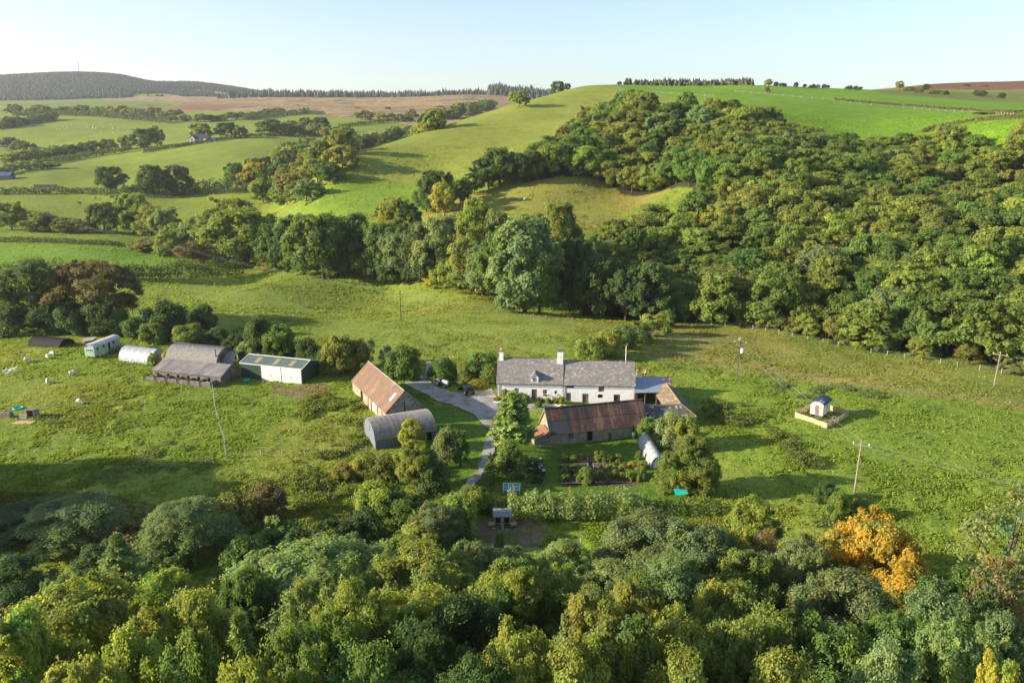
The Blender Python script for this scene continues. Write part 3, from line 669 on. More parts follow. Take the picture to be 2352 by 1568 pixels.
# ------------------------------------------------------------------ materials of the buildings
def plain(name, c, rough=.7, var=.25, sc=3.0, metal=0., bmp=0., spec=.3):
    m, nt, b = new_mat(name, rough, spec)
    f = noise(nt, sc, 4, .65)
    lo = tuple(x * (1 - var) for x in c); hi = tuple(min(1, x * (1 + var)) for x in c)
    nt.links.new(ramp(nt, f, [(.3, lo), (.7, hi)]), b.inputs[0]); b.inputs['Metallic'].default_value = metal
    if bmp: bump(nt, b, noise(nt, sc * 2, 4, .6), bmp, .06)
    return m
def whitewash():
    m, nt, b = new_mat('whitewash', .9, .1)
    f = noise(nt, 1.3, 5, .65); g_ = noise(nt, 4.5, 3, .6)
    c = ramp(nt, f, [(.28, (.72, .71, .68)), (.44, (.86, .855, .84)), (.8, (.90, .90, .89))])
    nt.links.new(mixc(nt, 1., c, ramp(nt, g_, [(.3, (.94, .935, .93)), (.6, (1, 1, 1))]), 'MULTIPLY'), b.inputs[0])
    bump(nt, b, noise(nt, 2.2, 4, .7), .7, .12); return m
def rubble(name, a, b2, c2):
    m, nt, b = new_mat(name, .9, .1)
    mp = mapping(nt, (1, 1, 1.9)); v = N(nt, 'ShaderNodeTexVoronoi'); v.inputs['Scale'].default_value = 2.4; nt.links.new(mp, v.inputs['Vector'])
    sep = N(nt, 'ShaderNodeSeparateColor'); nt.links.new(v.outputs['Color'], sep.inputs[0])
    c = ramp(nt, sep.outputs[0], [(0, a), (.5, b2), (1, c2)])
    v2 = N(nt, 'ShaderNodeTexVoronoi', feature='DISTANCE_TO_EDGE'); v2.inputs['Scale'].default_value = 2.4; nt.links.new(mp, v2.inputs['Vector'])
    c = mixc(nt, ramp(nt, v2.outputs['Distance'], [(.0, (1, 1, 1)), (.09, (0, 0, 0))]), c, tuple(x * .62 + .05 for x in b2))
    c = mixc(nt, 1., c, ramp(nt, noise(nt, .9, 4, .6), [(.3, (.72, .72, .72)), (.7, (1.2, 1.15, 1.1))]), 'MULTIPLY')
    nt.links.new(c, b.inputs[0]); bump(nt, b, v2.outputs['Distance'], .7, .12); return m
def slates(name, c1, c2, cl, w_=.42, h_=.26, light=.13, axis='xy'):
    m, nt, b = new_mat(name, .75, .25)
    tc = nt.nodes.new('ShaderNodeTexCoord'); sp_ = N(nt, 'ShaderNodeSeparateXYZ'); nt.links.new(tc.outputs['Object'], sp_.inputs[0])
    cb = N(nt, 'ShaderNodeCombineXYZ')
    nt.links.new(sp_.outputs['X' if axis == 'xy' else 'Y'], cb.inputs[0]); nt.links.new(sp_.outputs['Z'], cb.inputs[1])
    cells = []
    br = N(nt, 'ShaderNodeTexBrick'); nt.links.new(cb.outputs[0], br.inputs['Vector']); br.inputs['Scale'].default_value = 1.
    br.inputs['Brick Width'].default_value = w_; br.inputs['Row Height'].default_value = h_ * .7; br.inputs['Mortar Size'].default_value = .012
    br.inputs['Color1'].default_value = (*c1, 1); br.inputs['Color2'].default_value = (*c2, 1); br.inputs['Mortar'].default_value = (c1[0] * .45, c1[1] * .45, c1[2] * .45, 1)
    sc = N(nt, 'ShaderNodeMapping'); sc.inputs['Scale'].default_value = (1 / w_, 1 / (h_ * .7), 1); nt.links.new(cb.outputs[0], sc.inputs[0])
    fl = N(nt, 'ShaderNodeVectorMath', operation='FLOOR'); nt.links.new(sc.outputs[0], fl.inputs[0])
    wn_ = N(nt, 'ShaderNodeTexWhiteNoise', noise_dimensions='2D'); nt.links.new(fl.outputs[0], wn_.inputs['Vector'])
    big = noise(nt, .35, 3, .5)
    mt = N(nt, 'ShaderNodeMath', operation='GREATER_THAN'); mt.inputs[1].default_value = 1 - light
    ad = N(nt, 'ShaderNodeMath', operation='MULTIPLY_ADD'); ad.inputs[1].default_value = .5; nt.links.new(big, ad.inputs[0]); 
    sb = N(nt, 'ShaderNodeMath', operation='SUBTRACT'); nt.links.new(wn_.outputs['Value'], ad.inputs[2]); nt.links.new(ad.outputs[0], sb.inputs[0]); sb.inputs[1].default_value = .25
    nt.links.new(sb.outputs[0], mt.inputs[0])
    c = mixc(nt, mt.outputs[0], br.outputs['Color'], cl)
    c = mixc(nt, 1., c, ramp(nt, noise(nt, 1.6, 4, .6), [(.3, (.78, .78, .78)), (.7, (1.2, 1.18, 1.15))]), 'MULTIPLY')
    nt.links.new(c, b.inputs[0]); bump(nt, b, br.outputs['Fac'], -.5, .04); return m
def sheets(name, stops, pitch=.14, streak=1.4, rough=.75, metal=.0, blotch=.5, axis='x'):
    """corrugated sheet: stains run down the slope, ridges across x"""
    m, nt, b = new_mat(name, rough, .3); b.inputs['Metallic'].default_value = metal
    s = (streak, .10, .10) if axis == 'x' else (.10, streak, .10)
    f = noise(nt, 1.0, 5, .7, mapping(nt, s)); g_ = noise(nt, blotch, 4, .65)
    ad = N(nt, 'ShaderNodeMath', operation='ADD'); nt.links.new(f, ad.inputs[0]); nt.links.new(g_, ad.inputs[1])
    hv = N(nt, 'ShaderNodeMath', operation='MULTIPLY'); nt.links.new(ad.outputs[0], hv.inputs[0]); hv.inputs[1].default_value = .5
    nt.links.new(ramp(nt, hv.outputs[0], stops), b.inputs[0])
    wv = N(nt, 'ShaderNodeTexWave', bands_direction=axis.upper()); wv.inputs['Scale'].default_value = .314 / pitch / 1.0
    tc = nt.nodes.new('ShaderNodeTexCoord'); nt.links.new(tc.outputs['Object'], wv.inputs['Vector'])
    bump(nt, b, wv.outputs['Fac'], .5, .04); return m
M = dict(
    white=whitewash(), slate=slates('slate_roofing', (.20, .19, .185), (.27, .255, .24), (.33, .32, .30), light=.06),
    stone_warm=rubble('warm_rubble_stone', (.30, .24, .17), (.40, .33, .25), (.24, .20, .16)), stone_grey=rubble('grey_rubble_stone', (.22, .19, .17), (.32, .28, .26), (.15, .13, .12)),
    rust=sheets('orange_rusted_sheet', [(.38, (.10, .09, .08)), (.44, (.15, .105, .072)), (.485, (.195, .105, .06)), (.52, (.145, .10, .072)), (.56, (.20, .115, .066)), (.62, (.215, .16, .115))], blotch=.5, streak=1.3),
    darkrust=sheets('dark_rusted_sheet', [(.40, (.028, .028, .032)), (.455, (.055, .042, .040)), (.49, (.105, .048, .036)), (.52, (.052, .040, .038)), (.555, (.13, .065, .045)), (.60, (.17, .11, .08))], streak=2.2, blotch=.22),
    brownrust=sheets('patchy_rusted_sheet', [(.3, (.13, .10, .08)), (.48, (.27, .125, .07)), (.7, (.33, .18, .11))]),
    blacksheet=sheets('dark_painted_sheet', [(.3, (.03, .035, .045)), (.7, (.07, .075, .09))]),
    greysheet=sheets('blue_grey_sheet', [(.3, (.22, .27, .33)), (.7, (.31, .36, .42))], rough=.5, metal=.2),
    galv=plain('weathered_corrugated_iron', (.27, .25, .225), .65, .35, 1.2), galv_old=plain('lichened_asbestos_sheet', (.255, .24, .225), .9, .35, 2.5),
    fibre=sheets('flat_fibre_sheet', [(.38, (.13, .122, .115)), (.5, (.21, .20, .19)), (.62, (.29, .275, .26))], streak=.9),
    tiles=slates('brown_stone_tiles', (.16, .12, .08), (.22, .165, .11), (.31, .25, .17), .35, .26, .1, 'yz'),
    tiles_grey=slates('lichened_grey_tiles', (.095, .09, .085), (.15, .14, .13), (.34, .33, .29), .35, .22, .14),
    tiles_shaded=slates('shaded_stone_tiles', (.10, .09, .085), (.15, .13, .12), (.25, .22, .18), .35, .26, .06, 'yz'), moss=plain('mossy_ridge', (.20, .16, .045), .9, .3, 3),
    oldwood=plain('weathered_boards', (.20, .165, .135), .9, .3, 4), darkwood=plain('dark_boards', (.075, .06, .05), .9, .3, 4), bluewood=plain('grey_blue_boards', (.13, .15, .17), .9, .3, 3),
    palewood=plain('pale_timber', (.50, .38, .22), .85, .25, 5), paint=plain('white_paint', (.80, .80, .78), .5, .06, 3), glass=None,
    green=sheets('dark_green_cladding', [(.3, (.022, .045, .035)), (.7, (.04, .07, .055))], rough=.5), greenroof=sheets('grey_green_roof_sheet', [(.3, (.075, .105, .095)), (.7, (.12, .155, .14))], rough=.5),
    door_white=plain('off_white_door_sheet', (.62, .62, .61), .6, .10, .7), amber=plain('amber_rooflight', (.29, .24, .13), .5, .15, 2),
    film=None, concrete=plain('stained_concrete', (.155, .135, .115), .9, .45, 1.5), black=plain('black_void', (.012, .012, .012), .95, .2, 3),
    brick=plain('red_brick', (.32, .13, .09), .85, .3, 6), iron=plain('dark_iron', (.05, .05, .055), .6, .2, 6), red=plain('red_paint', (.65, .03, .02), .5, .1, 4),
    caravan=plain('faded_mint_paint', (.30, .44, .33), .6, .22, 1.6), turq=plain('turquoise_plastic', (.02, .42, .40), .4, .1, 4), straw=plain('straw', (.48, .36, .16), .95, .3, 8),
    cream=plain('cream_boards', (.62, .58, .40), .6, .08, 3), navy=plain('dark_blue_roof_sheet', (.035, .045, .075), .45, .15, 3), gravel=None, soil=plain('dug_soil', (.11, .075, .05), .95, .4, 5),
    rubber=plain('tyre_rubber', (.025, .025, .025), .9, .2, 6), tgrey=plain('grey_tractor_paint', (.42, .43, .43), .5, .15, 4), carpaint=None, pole=plain('weathered_pole_timber', (.10, .072, .055), .9, .3, 3), polepale=plain('pale_pole_timber', (.27, .23, .175), .9, .25, 3),
    pinkbrick=plain('pale_brick', (.42, .26, .20), .85, .2, 1), felt=plain('grey_roofing_felt', (.20, .23, .24), .85, .15, 2), postwood=plain('fence_post_timber', (.36, .31, .24), .9, .25, 3))
gm_, nt, b = new_mat('window_glass', .05, .5); b.inputs['Base Color'].default_value = (.02, .025, .03, 1); M['glass'] = gm_
fm, nt, b = new_mat('polythene_film', .35, .5)
nt.links.new(ramp(nt, noise(nt, 1.6, 5, .7), [(.3, (.30, .325, .35)), (.7, (.43, .44, .45))]), b.inputs[0]); b.inputs['Transmission Weight'].default_value = .12
bump(nt, b, noise(nt, 2.5, 4, .7, mapping(nt, (1.6, .5, 1))), .8, .12); M['film'] = fm
cm, nt, b = new_mat('black_car_paint', .25, .5); b.inputs['Base Color'].default_value = (.012, .012, .016, 1); b.inputs['Coat Weight'].default_value = .6; M['carpaint'] = cm
gr, nt, b = new_mat('pale_gravel', .95, .1)
c = ramp(nt, noise(nt, .45, 4, .6), [(.32, (.17, .165, .115)), (.42, (.27, .25, .21)), (.55, (.36, .34, .315)), (.75, (.42, .40, .38))])
c = mixc(nt, 1., c, ramp(nt, noise(nt, 5, 4, .8), [(.3, (.70, .70, .70)), (.7, (1.15, 1.15, 1.15))]), 'MULTIPLY')
nt.links.new(c, b.inputs[0]); bump(nt, b, noise(nt, 6, 3, .7), .6, .04); M['gravel'] = gr

def plank_door(p, x0, x1, z0, z1, y, mat='oldwood', hinge=True, name='door'):
    m = MB(); n = max(3, int((x1 - x0) / .18)); w_ = (x1 - x0) / n
    for i in range(n): m.box(x0 + i * w_ + .006, x0 + (i + 1) * w_ - .006, y - .02 - (i % 2) * .008, y + .03, z0, z1)
    d = m.build(name, M[mat], p)
    f = MB(); f.box(x0 - .06, x0, y - .06, y + .06, z0, z1 + .07).box(x1, x1 + .06, y - .06, y + .06, z0, z1 + .07).box(x0, x1, y - .06, y + .06, z1, z1 + .07)
    f.build('frame', M[mat], d)
    if hinge: MB().box(x1 - .16, x1 - .10, y - .07, y - .035, (z0 + z1) / 2 - .05, (z0 + z1) / 2 + .05).build('handle', M['iron'], d)
    return d
def window(p, x0, x1, z0, z1, y, nx=2, nz=3, frm='paint', sill=True):
    f = MB(); t = .05
    f.box(x0, x0 + t, y - .05, y + .05, z0, z1).box(x1 - t, x1, y - .05, y + .05, z0, z1).box(x0 + t, x1 - t, y - .05, y + .05, z0, z0 + t).box(x0 + t, x1 - t, y - .05, y + .05, z1 - t, z1)
    for i in range(1, nx): x = x0 + (x1 - x0) * i / nx; f.box(x - .017, x + .017, y - .04, y + .04, z0 + t, z1 - t)
    for j in range(1, nz): z = z0 + (z1 - z0) * j / nz; f.box(x0 + t, x1 - t, y - .035, y + .035, z - .015, z + .015)
    o = f.build('window', M[frm], p)
    MB().quad((x0 + t, y + .02, z0 + t), (x1 - t, y + .02, z0 + t), (x1 - t, y + .02, z1 - t), (x0 + t, y + .02, z1 - t)).build('pane', M['glass'], o)
    if sill: MB().box(x0 - .08, x1 + .08, y - .30, y - .051, z0 - .08, z0 - .002).build('sill', M['paint'], o)
    return o
def gable(m, x, y0, y1, z0, ze, zr, sgn):
    """end wall at x with a pointed top"""
    p = [(x, y0, z0), (x, y1, z0), (x, y1, ze), (x, (y0 + y1) / 2, zr), (x, y0, ze)]
    m.poly(p if sgn > 0 else p[::-1])
def gable_roof(m, x0, x1, y0, y1, ze, zr, ov=.2, th=.1, side='both'):
    ym = (y0 + y1) / 2; k = (zr - ze) / (ym - y0)
    if side in ('both', 'front'): m.slab((x0, y0 - ov, ze - ov * k + .03), (x1, y0 - ov, ze - ov * k + .03), (x1, ym, zr + .03), (x0, ym, zr + .03), th)
    if side in ('both', 'back'): m.slab((x1, y1 + ov, ze - ov * k + .03), (x0, y1 + ov, ze - ov * k + .03), (x0, ym, zr + .03), (x1, ym, zr + .03), th)

# ------------------------------------------------------------------ the white farmhouse
loc, rz, _ = frame((-2.61, 133.31), (21.35, 131.85), 0)
H = empty('farmhouse', loc, rz)
tag(H, 'long whitewashed stone farmhouse with grey slate roof and two chimneys', 'farmhouse')
D = 6.6; XS = 11.55; XE = 24.0
op = [(3.03, 3.86, 1.10, 1.95), (6.06, 7.03, -.15, 1.82), (8.05, 8.88, .95, 1.80), (10.1, 10.5, 1.05, 1.65),
      (12.08, 13.45, 2.15, 2.84), (12.16, 13.0, -.45, 1.3), (14.97, 16.09, -.55, 1.2), (17.77, 18.77, 1.6, 2.80), (17.65, 18.55, .45, 1.13), (20.45, 21.57, -.60, 1.15)]
m = MB(); m.wall(0, XS, -1.2, 2.96, 0, [o for o in op if o[1] < XS]); m.wall(XS, XE, -1.2, 2.90, .004, [o for o in op if o[0] > XS])
gable(m, 0, 0, D, -1.2, 2.96, 6.5, -1); gable(m, XE, .004, D, -1.2, 2.9, 6.2, 1)
m.quad((XE, D, -1.2), (0, D, -1.2), (0, D, 2.9), (XE, D, 2.9))
m.build('wall', M['white'], H)
m = MB(); gable_roof(m, -.12, XS + .06, 0, D, 2.96, 6.52); r1 = m.build('roof', M['slate'], H)
MB().tube([(-.12, D / 2, 6.56), (XS + .06, D / 2, 6.56)], .09, 6).build('ridge_tile', M['tiles_grey'], r1)
m = MB(); gable_roof(m, XS + .063, XE + .15, 0, D, 2.90, 6.24); r2 = m.build('roof', M['slate'], H)
MB().tube([(XS + .063, D / 2, 6.28), (XE + .15, D / 2, 6.28)], .09, 6).build('ridge_tile', M['tiles_grey'], r2)
for x0, x1, y0, y1, zt, pot in ((.15, .90, D / 2 - .42, D / 2 + .42, 7.75, True), (10.45, 11.52, D / 2 - .75, D / 2 + .45, 8.05, False)):
    m = MB(); m.box(x0, x1, y0, y1, 5.2, zt); c_ = m.build('chimney', M['white'], H)
    m = MB(); m.box(x0 - .06, x1 + .06, y0 - .06, y1 + .06, zt + .002, zt + .14).box(x0 + .02, x1 - .02, y0 + .02, y1 - .02, zt + .142, zt + .22); m.build('cap', M['brick'] if pot else M['concrete'], c_)
    if pot: MB().tube([((x0 + x1) / 2, D / 2, zt + .2), ((x0 + x1) / 2, D / 2, zt + .55)], [.19, .14], 10).build('chimney_pot', M['palewood'], c_)
dm = empty('dormer', (0, 0, 0)); dm.parent = H
x0, x1, yf = 5.98, 7.26, .10
m = MB(); m.wall(x0, x1, 2.96, 3.95, yf, [(x0 + .26, x1 - .26, 3.12, 3.85)], .1); m.tri((x0, yf, 3.95), (x1, yf, 3.95), ((x0 + x1) / 2, yf, 4.75))
m.quad((x0, 1.4, 2.9), (x0, yf, 2.9), (x0, yf, 3.95), (x0, 1.4, 3.95)); m.quad((x1, yf, 2.9), (x1, 1.4, 2.9), (x1, 1.4, 3.95), (x1, yf, 3.95)); m.build('cheek_wall', M['paint'], dm)
m = MB(); xm = (x0 + x1) / 2
m.slab((x0 - .14, yf - .14, 3.80), (xm, yf - .14, 4.80), (xm, 2.2, 4.80), (x0 - .14, 1.6, 3.80), -.07); m.slab((xm, yf - .14, 4.80), (x1 + .14, yf - .14, 3.80), (x1 + .14, 1.6, 3.80), (xm, 2.2, 4.80), -.07); m.build('dormer_roof', M['slate'], dm)
w_ = window(dm, x0 + .26, x1 - .26, 3.12, 3.85, yf + .06, 3, 2, sill=False)
window(H, 3.03, 3.86, 1.10, 1.95, .17, 3, 3); window(H, 8.05, 8.88, .95, 1.80, .17, 3, 3); window(H, 10.1, 10.5, 1.05, 1.65, .17, 1, 2, 'oldwood')
plank_door(H, 6.12, 6.97, -.15, 1.75, .16)
plank_door(H, 12.22, 12.94, -.45, 1.23, .16, hinge=False); plank_door(H, 15.03, 16.03, -.55, 1.13, .16); plank_door(H, 17.83, 18.71, 1.6, 2.73, .16); plank_door(H, 20.51, 21.51, -.6, 1.08, .16, 'darkwood')
m = MB()
for i in range(7): m.box(12.12 + i * .195, 12.12 + i * .195 + .09, .08, .16, 2.15, 2.84)
v = m.build('window', M['oldwood'], H); MB().quad((12.08, .2, 2.15), (13.45, .2, 2.15), (13.45, .2, 2.84), (12.08, .2, 2.84)).build('opening', M['black'], v)
m = MB(); m.box(17.65, 18.55, .08, .16, .45, .53).box(17.65, 18.55, .08, .16, 1.05, 1.13).box(17.65, 17.73, .08, .16, .53, 1.05).box(18.47, 18.55, .08, .16, .53, 1.05); v = m.build('window', M['oldwood'], H)
MB().quad((17.7, .2, .5), (18.5, .2, .5), (18.5, .2, 1.1), (17.7, .2, 1.1)).build('opening', M['black'], v)
for x0, x1, z, y in ((-.1, XS + .05, 2.76, -.30), (XS + .1, XE + .1, 2.70, -.29)): MB().tube([(x0, y, z), (x1, y, z)], .06, 6).build('gutter', M['iron'], H)
for x, zt in ((.12, 2.85), (XS + .05, 2.75)):
    m = MB(); m.tube([(x, -.10, zt), (x, -.08, -.6)], .05, 6)
    if x > 1: m.tube([(x - .7, -.16, 2.72), (x - .1, -.14, 2.66), (x, -.10, 2.45)], .05, 6)
    m.build('drainpipe', M['iron'], H)
m = MB(); m.box(5.8, 7.3, -.55, -.005, -.9, -.30).box(5.6, 7.5, -1.0, -.555, -.9, -.50).box(5.5, 7.6, -1.5, -1.005, -.9, -.70); m.build('step', M['concrete'], H)
m = MB(); m.box(8.1, 8.85, -.42, -.31, .72, .93); fb = m.build('flower_box', M['oldwood'], H)
g2 = np.random.default_rng(3); pp_ = np.stack([g2.uniform(8.1, 8.85, 60), g2.uniform(-.5, -.3, 60), g2.uniform(.9, 1.1, 60)], -1)
fl = link('flower', np_mesh('flower', leaves(pp_, unit(g2.normal(size=(60, 3))), .12, g2), np.arange(240).reshape(-1, 4), cols=np.ones((240, 3))), M['red'], fb)
# low white garden walls and plants before the house
for x0, x1, y, lab in ((-.4, 3.6, -3.0, 'low white garden wall left of the house steps'), (8.0, 12.0, -3.1, 'low white garden wall right of the house steps')):
    g_ = empty('garden_wall', H.matrix_basis @ Vector((x0, y, 0)), rz); z0 = gz(g_.location.x, g_.location.y); g_.location.z = z0
    m = MB(); n = 9; rr_ = random.Random(4)
    for i in range(n): a = (x1 - x0) * i / n; m.box(a, a + (x1 - x0) / n - .012, rr_.uniform(-.05, .05), .40 + rr_.uniform(-.05, .05), -.8, .38 + rr_.uniform(-.10, .05))
    m.build('stone_course', M['white'], g_, bev=.03); tag(g_, lab, 'wall')
L = []
for x, y, h, r, k, c_ in ((1.3, -.7, 1.9, .75, 'bush0', 'bronze'), (4.4, -.9, 1.5, .6, 'bush1', 'green'), (5.0, -1.8, 1.6, .8, 'bush2', 'grey'), (7.7, -1.4, 1.0, .6, 'bush1', 'olive'), (8.9, -1.6, 1.1, .6, 'bush0', 'lime'), (10.2, -1.5, .9, .6, 'bush2', 'bronze'),
        (11.2, -1.3, 1.3, .7, 'bush1', 'gold'), (11.5, -3.6, .7, .5, 'bush0', 'lime'), (7.4, -3.4, 1.1, .7, 'bush2', 'green'), (2.4, -2.2, .9, .8, 'bush0', 'dark'), (.2, -2.0, .9, .7, 'bush1', 'olive')):
    q = Matrix.Rotation(rz, 4, 'Z') @ Vector((x, y, 0)) + Vector((loc[0], loc[1], 0)); L.append(place(k, q.x, q.y, gz(q.x, q.y), h, r, c_, 'garden_shrub', 'shrub'))
label_set(L, 'garden shrub', 'before the white farmhouse', 'garden shrubs before the farmhouse')

# ------------------------------------------------------------------ open shed and tiled outbuilding right of it
A = at(1459, 902, 130.7); B_ = at(1552, 903, 130.9)
S = empty('open_shed', (A.x, A.y, 0), math.atan2(B_.y - A.y, B_.x - A.x)); tag(S, 'open fronted shed with blue grey sheet roof beside the farmhouse', 'shed'); L_ = 6.9
m = MB(); m.slab((0, 0, 1.95), (L_, 0, 1.95), (L_, 5.4, 3.1), (0, 5.4, 3.1), .06); m.build('roof', M['greysheet'], S)
m = MB(); m.box(.05, L_ - .1, 5.2, 5.3, -1, 2.95).box(.02, .12, .1, 5.2, -1, 1.85); m.build('wall', M['darkwood'], S)
for x in (.25, 1.7, 3.7, 5.0): MB().box(x, x + .14, .12, .26, -1, 1.90).build('post', M['oldwood'], S)
m = MB()
for i in range(5): m.box(4.1 + i * .2, 4.28 + i * .2, 1.2, 1.26, -1, 1.6)
m.build('partition', M['oldwood'], S)
O = empty('tiled_outbuilding', (27.4, 122, 0), R(90 - 88)); tag(O, 'L shaped outbuilding with mossy hipped stone tile roof', 'outbuilding')
hw, ze, zr, yb, y1 = 2.2, 1.45, 2.95, -2.0, 10.8
m = MB(); m.slab((-hw, y1 + 2, ze), (-hw, yb + 1.9, ze), (0, 0, zr), (0, y1, zr), .1); m.build('roof', M['tiles'], O)
m = MB(); m.slab((hw, yb, ze), (hw, y1 + 2, ze), (0, y1, zr), (0, 0, zr), .1); m.build('roof', M['tiles_shaded'], O)  # slope away from the sun: shade put into a darker tile colour
m = MB(); n = len(m.v); m.v += [(hw, y1 + 2, ze), (-hw, y1 + 2, ze), (0, y1, zr)]; m.f.append((n, n + 1, n + 2)); m.build('roof', M['tiles_shaded'], O)
m = MB(); m.slab((-6.3, yb, ze), (hw, yb, ze), (0, 0, zr - .003), (-6.3, 0, zr - .003), .1); m.slab((-hw + .1, 1.9, ze), (-6.3, 1.9, ze), (-6.3, 0, zr - .003), (0, 0, zr - .003), .1); m.build('roof', M['tiles_grey'], O)
m = MB(); m.tube([(0, 0, zr + .02), (0, y1, zr + .02)], .13, 6).tube([(0, 0, zr + .02), (hw - .1, yb + .1, ze + .08)], .11, 6); m.build('ridge', M['moss'], O)
m = MB(); m.box(-6.2, hw - .2, yb + .25, yb + .5, -1.2, ze - .08).box(hw - .45, hw - .2, yb + .5, y1 + 1.7, -1.2, ze - .08).box(-6.2, -5.9, yb + .5, 1.6, -1.2, ze - .05).box(-hw + .25, hw - .45, y1 + 1.4, y1 + 1.7, -1.2, ze - .08); m.build('wall', M['stone_grey'], O)
for y in (2.0, 5.4, 9.2, 12.0): MB().box(-hw + .16, -hw + .32, y, y + .16, -1.2, ze - .03).build('post', M['polepale'], O)
p = at(1527, 880, 134.2); q = at(1541, 880, 134.0)
for u, lab in ((1524, 'short red brick pier left of the tiled roof tip'), (1540, 'short red brick pier right of the tiled roof tip')):
    c = at(u, 880, 134.4); o = MB().box(-.26, .26, -.25, .25, -3.6, .35).build('brick_pier', M['brick'], None, bev=.02); o.location = c; o.location.z = 2.9; tag(o, lab, 'pier')

# ------------------------------------------------------------------ long rusty barn below the house
loc, rz, _ = frame((5.95, 114.06), (20.6, 118.1), -.95)
Bn = empty('long_barn', loc, rz); tag(Bn, 'long stone barn with dark rust striped corrugated roof', 'barn')
Ln, W, ze, zr = 16.0, 5.5, 1.95, 4.95
holes = [(2.9, 3.7, .75, 1.55), (5.85, 6.95, .0, 1.80)]
m = MB(); m.wall(0, Ln, -.8, ze, 0, holes, .3); m.quad((Ln, W, -.8), (0, W, -.8), (0, W, ze), (Ln, W, ze)); gable(m, Ln, 0, W, -.8, ze, zr, 1); m.build('wall', M['stone_warm'], Bn)
m = MB(); gable(m, .003, 0, W, -.8, ze, zr, -1); m.build('gable_wall', M['stone_warm'], Bn)
k = (zr - ze) / (W / 2)
def bnroof(x0, x1, t0, t1, mat, up=0.):
    y0 = -.22 + (W / 2 + .22) * t0; y1_ = -.22 + (W / 2 + .22) * t1; z = lambda y: ze + k * y + .03 + up
    m = MB(); m.slab((x0, y0, z(y0)), (x1, y0, z(y0)), (x1, y1_, z(y1_)), (x0, y1_, z(y1_)), .05); return m.build('roof_sheet', mat, Bn)
bnroof(3.0, Ln + .2, 0, .52, M['darkrust'], .0); bnroof(-.15, Ln + .2, .50, 1.0, M['darkrust'], .055); bnroof(-.15, 2.995, 0, .52, M['blacksheet'], .0)
m = MB(); m.slab((Ln + .2, W + .22, ze - .22 * k + .03), (-.15, W + .22, ze - .22 * k + .03), (-.15, W / 2, zr + .03), (Ln + .2, W / 2, zr + .03), .05); m.build('roof_sheet', M['darkrust'], Bn)
MB().tube([(-.15, W / 2, zr + .10), (Ln + .2, W / 2, zr + .10)], .10, 6).build('ridge', M['darkrust'], Bn)
m = MB(); m.box(-.22, -.155, -.25, W / 2, 0, .01); 
v = []
m = MB(); m.slab((-.24, -.26, ze - .26 * k), (-.16, -.26, ze - .26 * k), (-.16, W / 2, zr), (-.24, W / 2, zr), .14).slab((-.24, W / 2, zr), (-.16, W / 2, zr), (-.16, W + .26, ze - .26 * k), (-.24, W + .26, ze - .26 * k), .14); m.build('barge_board', M['polepale'], Bn)
m = MB(); m.quad((5.85, .28, 0), (6.95, .28, 0), (6.95, .28, 1.8), (5.85, .28, 1.8)); dd = m.build('doorway', M['black'], Bn)
MB().box(5.85, 5.97, .05, .2, 0, 1.8).box(6.83, 6.95, .05, .2, 0, 1.8).build('frame', M['oldwood'], dd)
m = MB()
for i in range(4): m.box(2.94 + i * .2, 3.06 + i * .2, .1, .18, .75, 1.55)
v = m.build('window', M['oldwood'], Bn); MB().quad((2.9, .27, .75), (3.7, .27, .75), (3.7, .27, 1.55), (2.9, .27, 1.55)).build('opening', M['black'], v)
MB().tube([(13.6, -.12, ze - .1), (13.6, -.12, .3)], .06, 6).build('drainpipe', M['iron'], Bn)
# lean-to against its gable
LT = empty('lean_to', (0, 0, 0)); LT.parent = Bn
m = MB(); m.slab((-2.75, -.15, 1.15), (-.25, -.15, 2.30), (-.25, 3.5, 2.30), (-2.75, 3.5, 1.15), .05); m.build('roof', M['brownrust'], LT)
m = MB(); n = len(m.v); m.poly([(-2.6, 0, -.8), (-.004, 0, -.8), (-.004, 0, 2.32), (-2.6, 0, 1.12)]); m.quad((-2.6, 3.4, -.8), (-2.6, 0, -.8), (-2.6, 0, 1.12), (-2.6, 3.4, 1.12)); m.build('wall', M['stone_grey'], LT)
m = MB(); m.box(-2.66, -2.605, .05, 1.5, -.6, 1.0); m.build('door', M['polepale'], LT)
tk = MB().tube([(0, 0, 0), (0, 0, .9), (0, 0, 1.0)], [.42, .46, .36], 14).build('water_butt', M['green'], None, True); tk.location = Matrix.Rotation(rz, 4, 'Z') @ Vector((13.6, -.7, 0)) + Vector(loc); tag(tk, 'dark green water butt against the long barn wall', 'water butt')
tk = MB().tube([(0, 0, 0), (0, 0, .28), (0, 0, .30)], [.19, .17, .13], 12).build('bucket', M['paint'], None, True); tk.location = Matrix.Rotation(rz, 4, 'Z') @ Vector((-1.9, -.5, .05)) + Vector(loc); tag(tk, 'small white bucket by the lean to corner', 'bucket')

# ------------------------------------------------------------------ stone barn with the orange roof
loc, rz, Ln = frame((-28.7, 136.4), (-20.1, 119.8), 0)
Rb = empty('stone_barn', loc, rz); tag(Rb, 'tall stone barn with bright orange rusted roof', 'barn')
W, ze, zr = 6.3, 2.4, 5.45
holes = [(4.9, 6.2, .0, 2.35), (10.7, 12.7, .0, 2.3)]
m = MB(); m.wall(0, Ln, -.8, ze, 0, holes, .4); gable(m, 0, 0, W, -.8, ze, zr, -1); m.quad((Ln, W, -.8), (0, W, -.8), (0, W, ze), (Ln, W, ze)); m.build('wall', M['stone_warm'], Rb)
m = MB(); p_ = [(Ln, 0, -.8), (Ln, W, -.8), (Ln, W, ze), (Ln, W / 2, zr), (Ln, 0, ze)]; m.poly(p_); m.build('gable_wall', M['stone_grey'], Rb)  # greyer copy of the wall stone, putting this gable's shade into colour
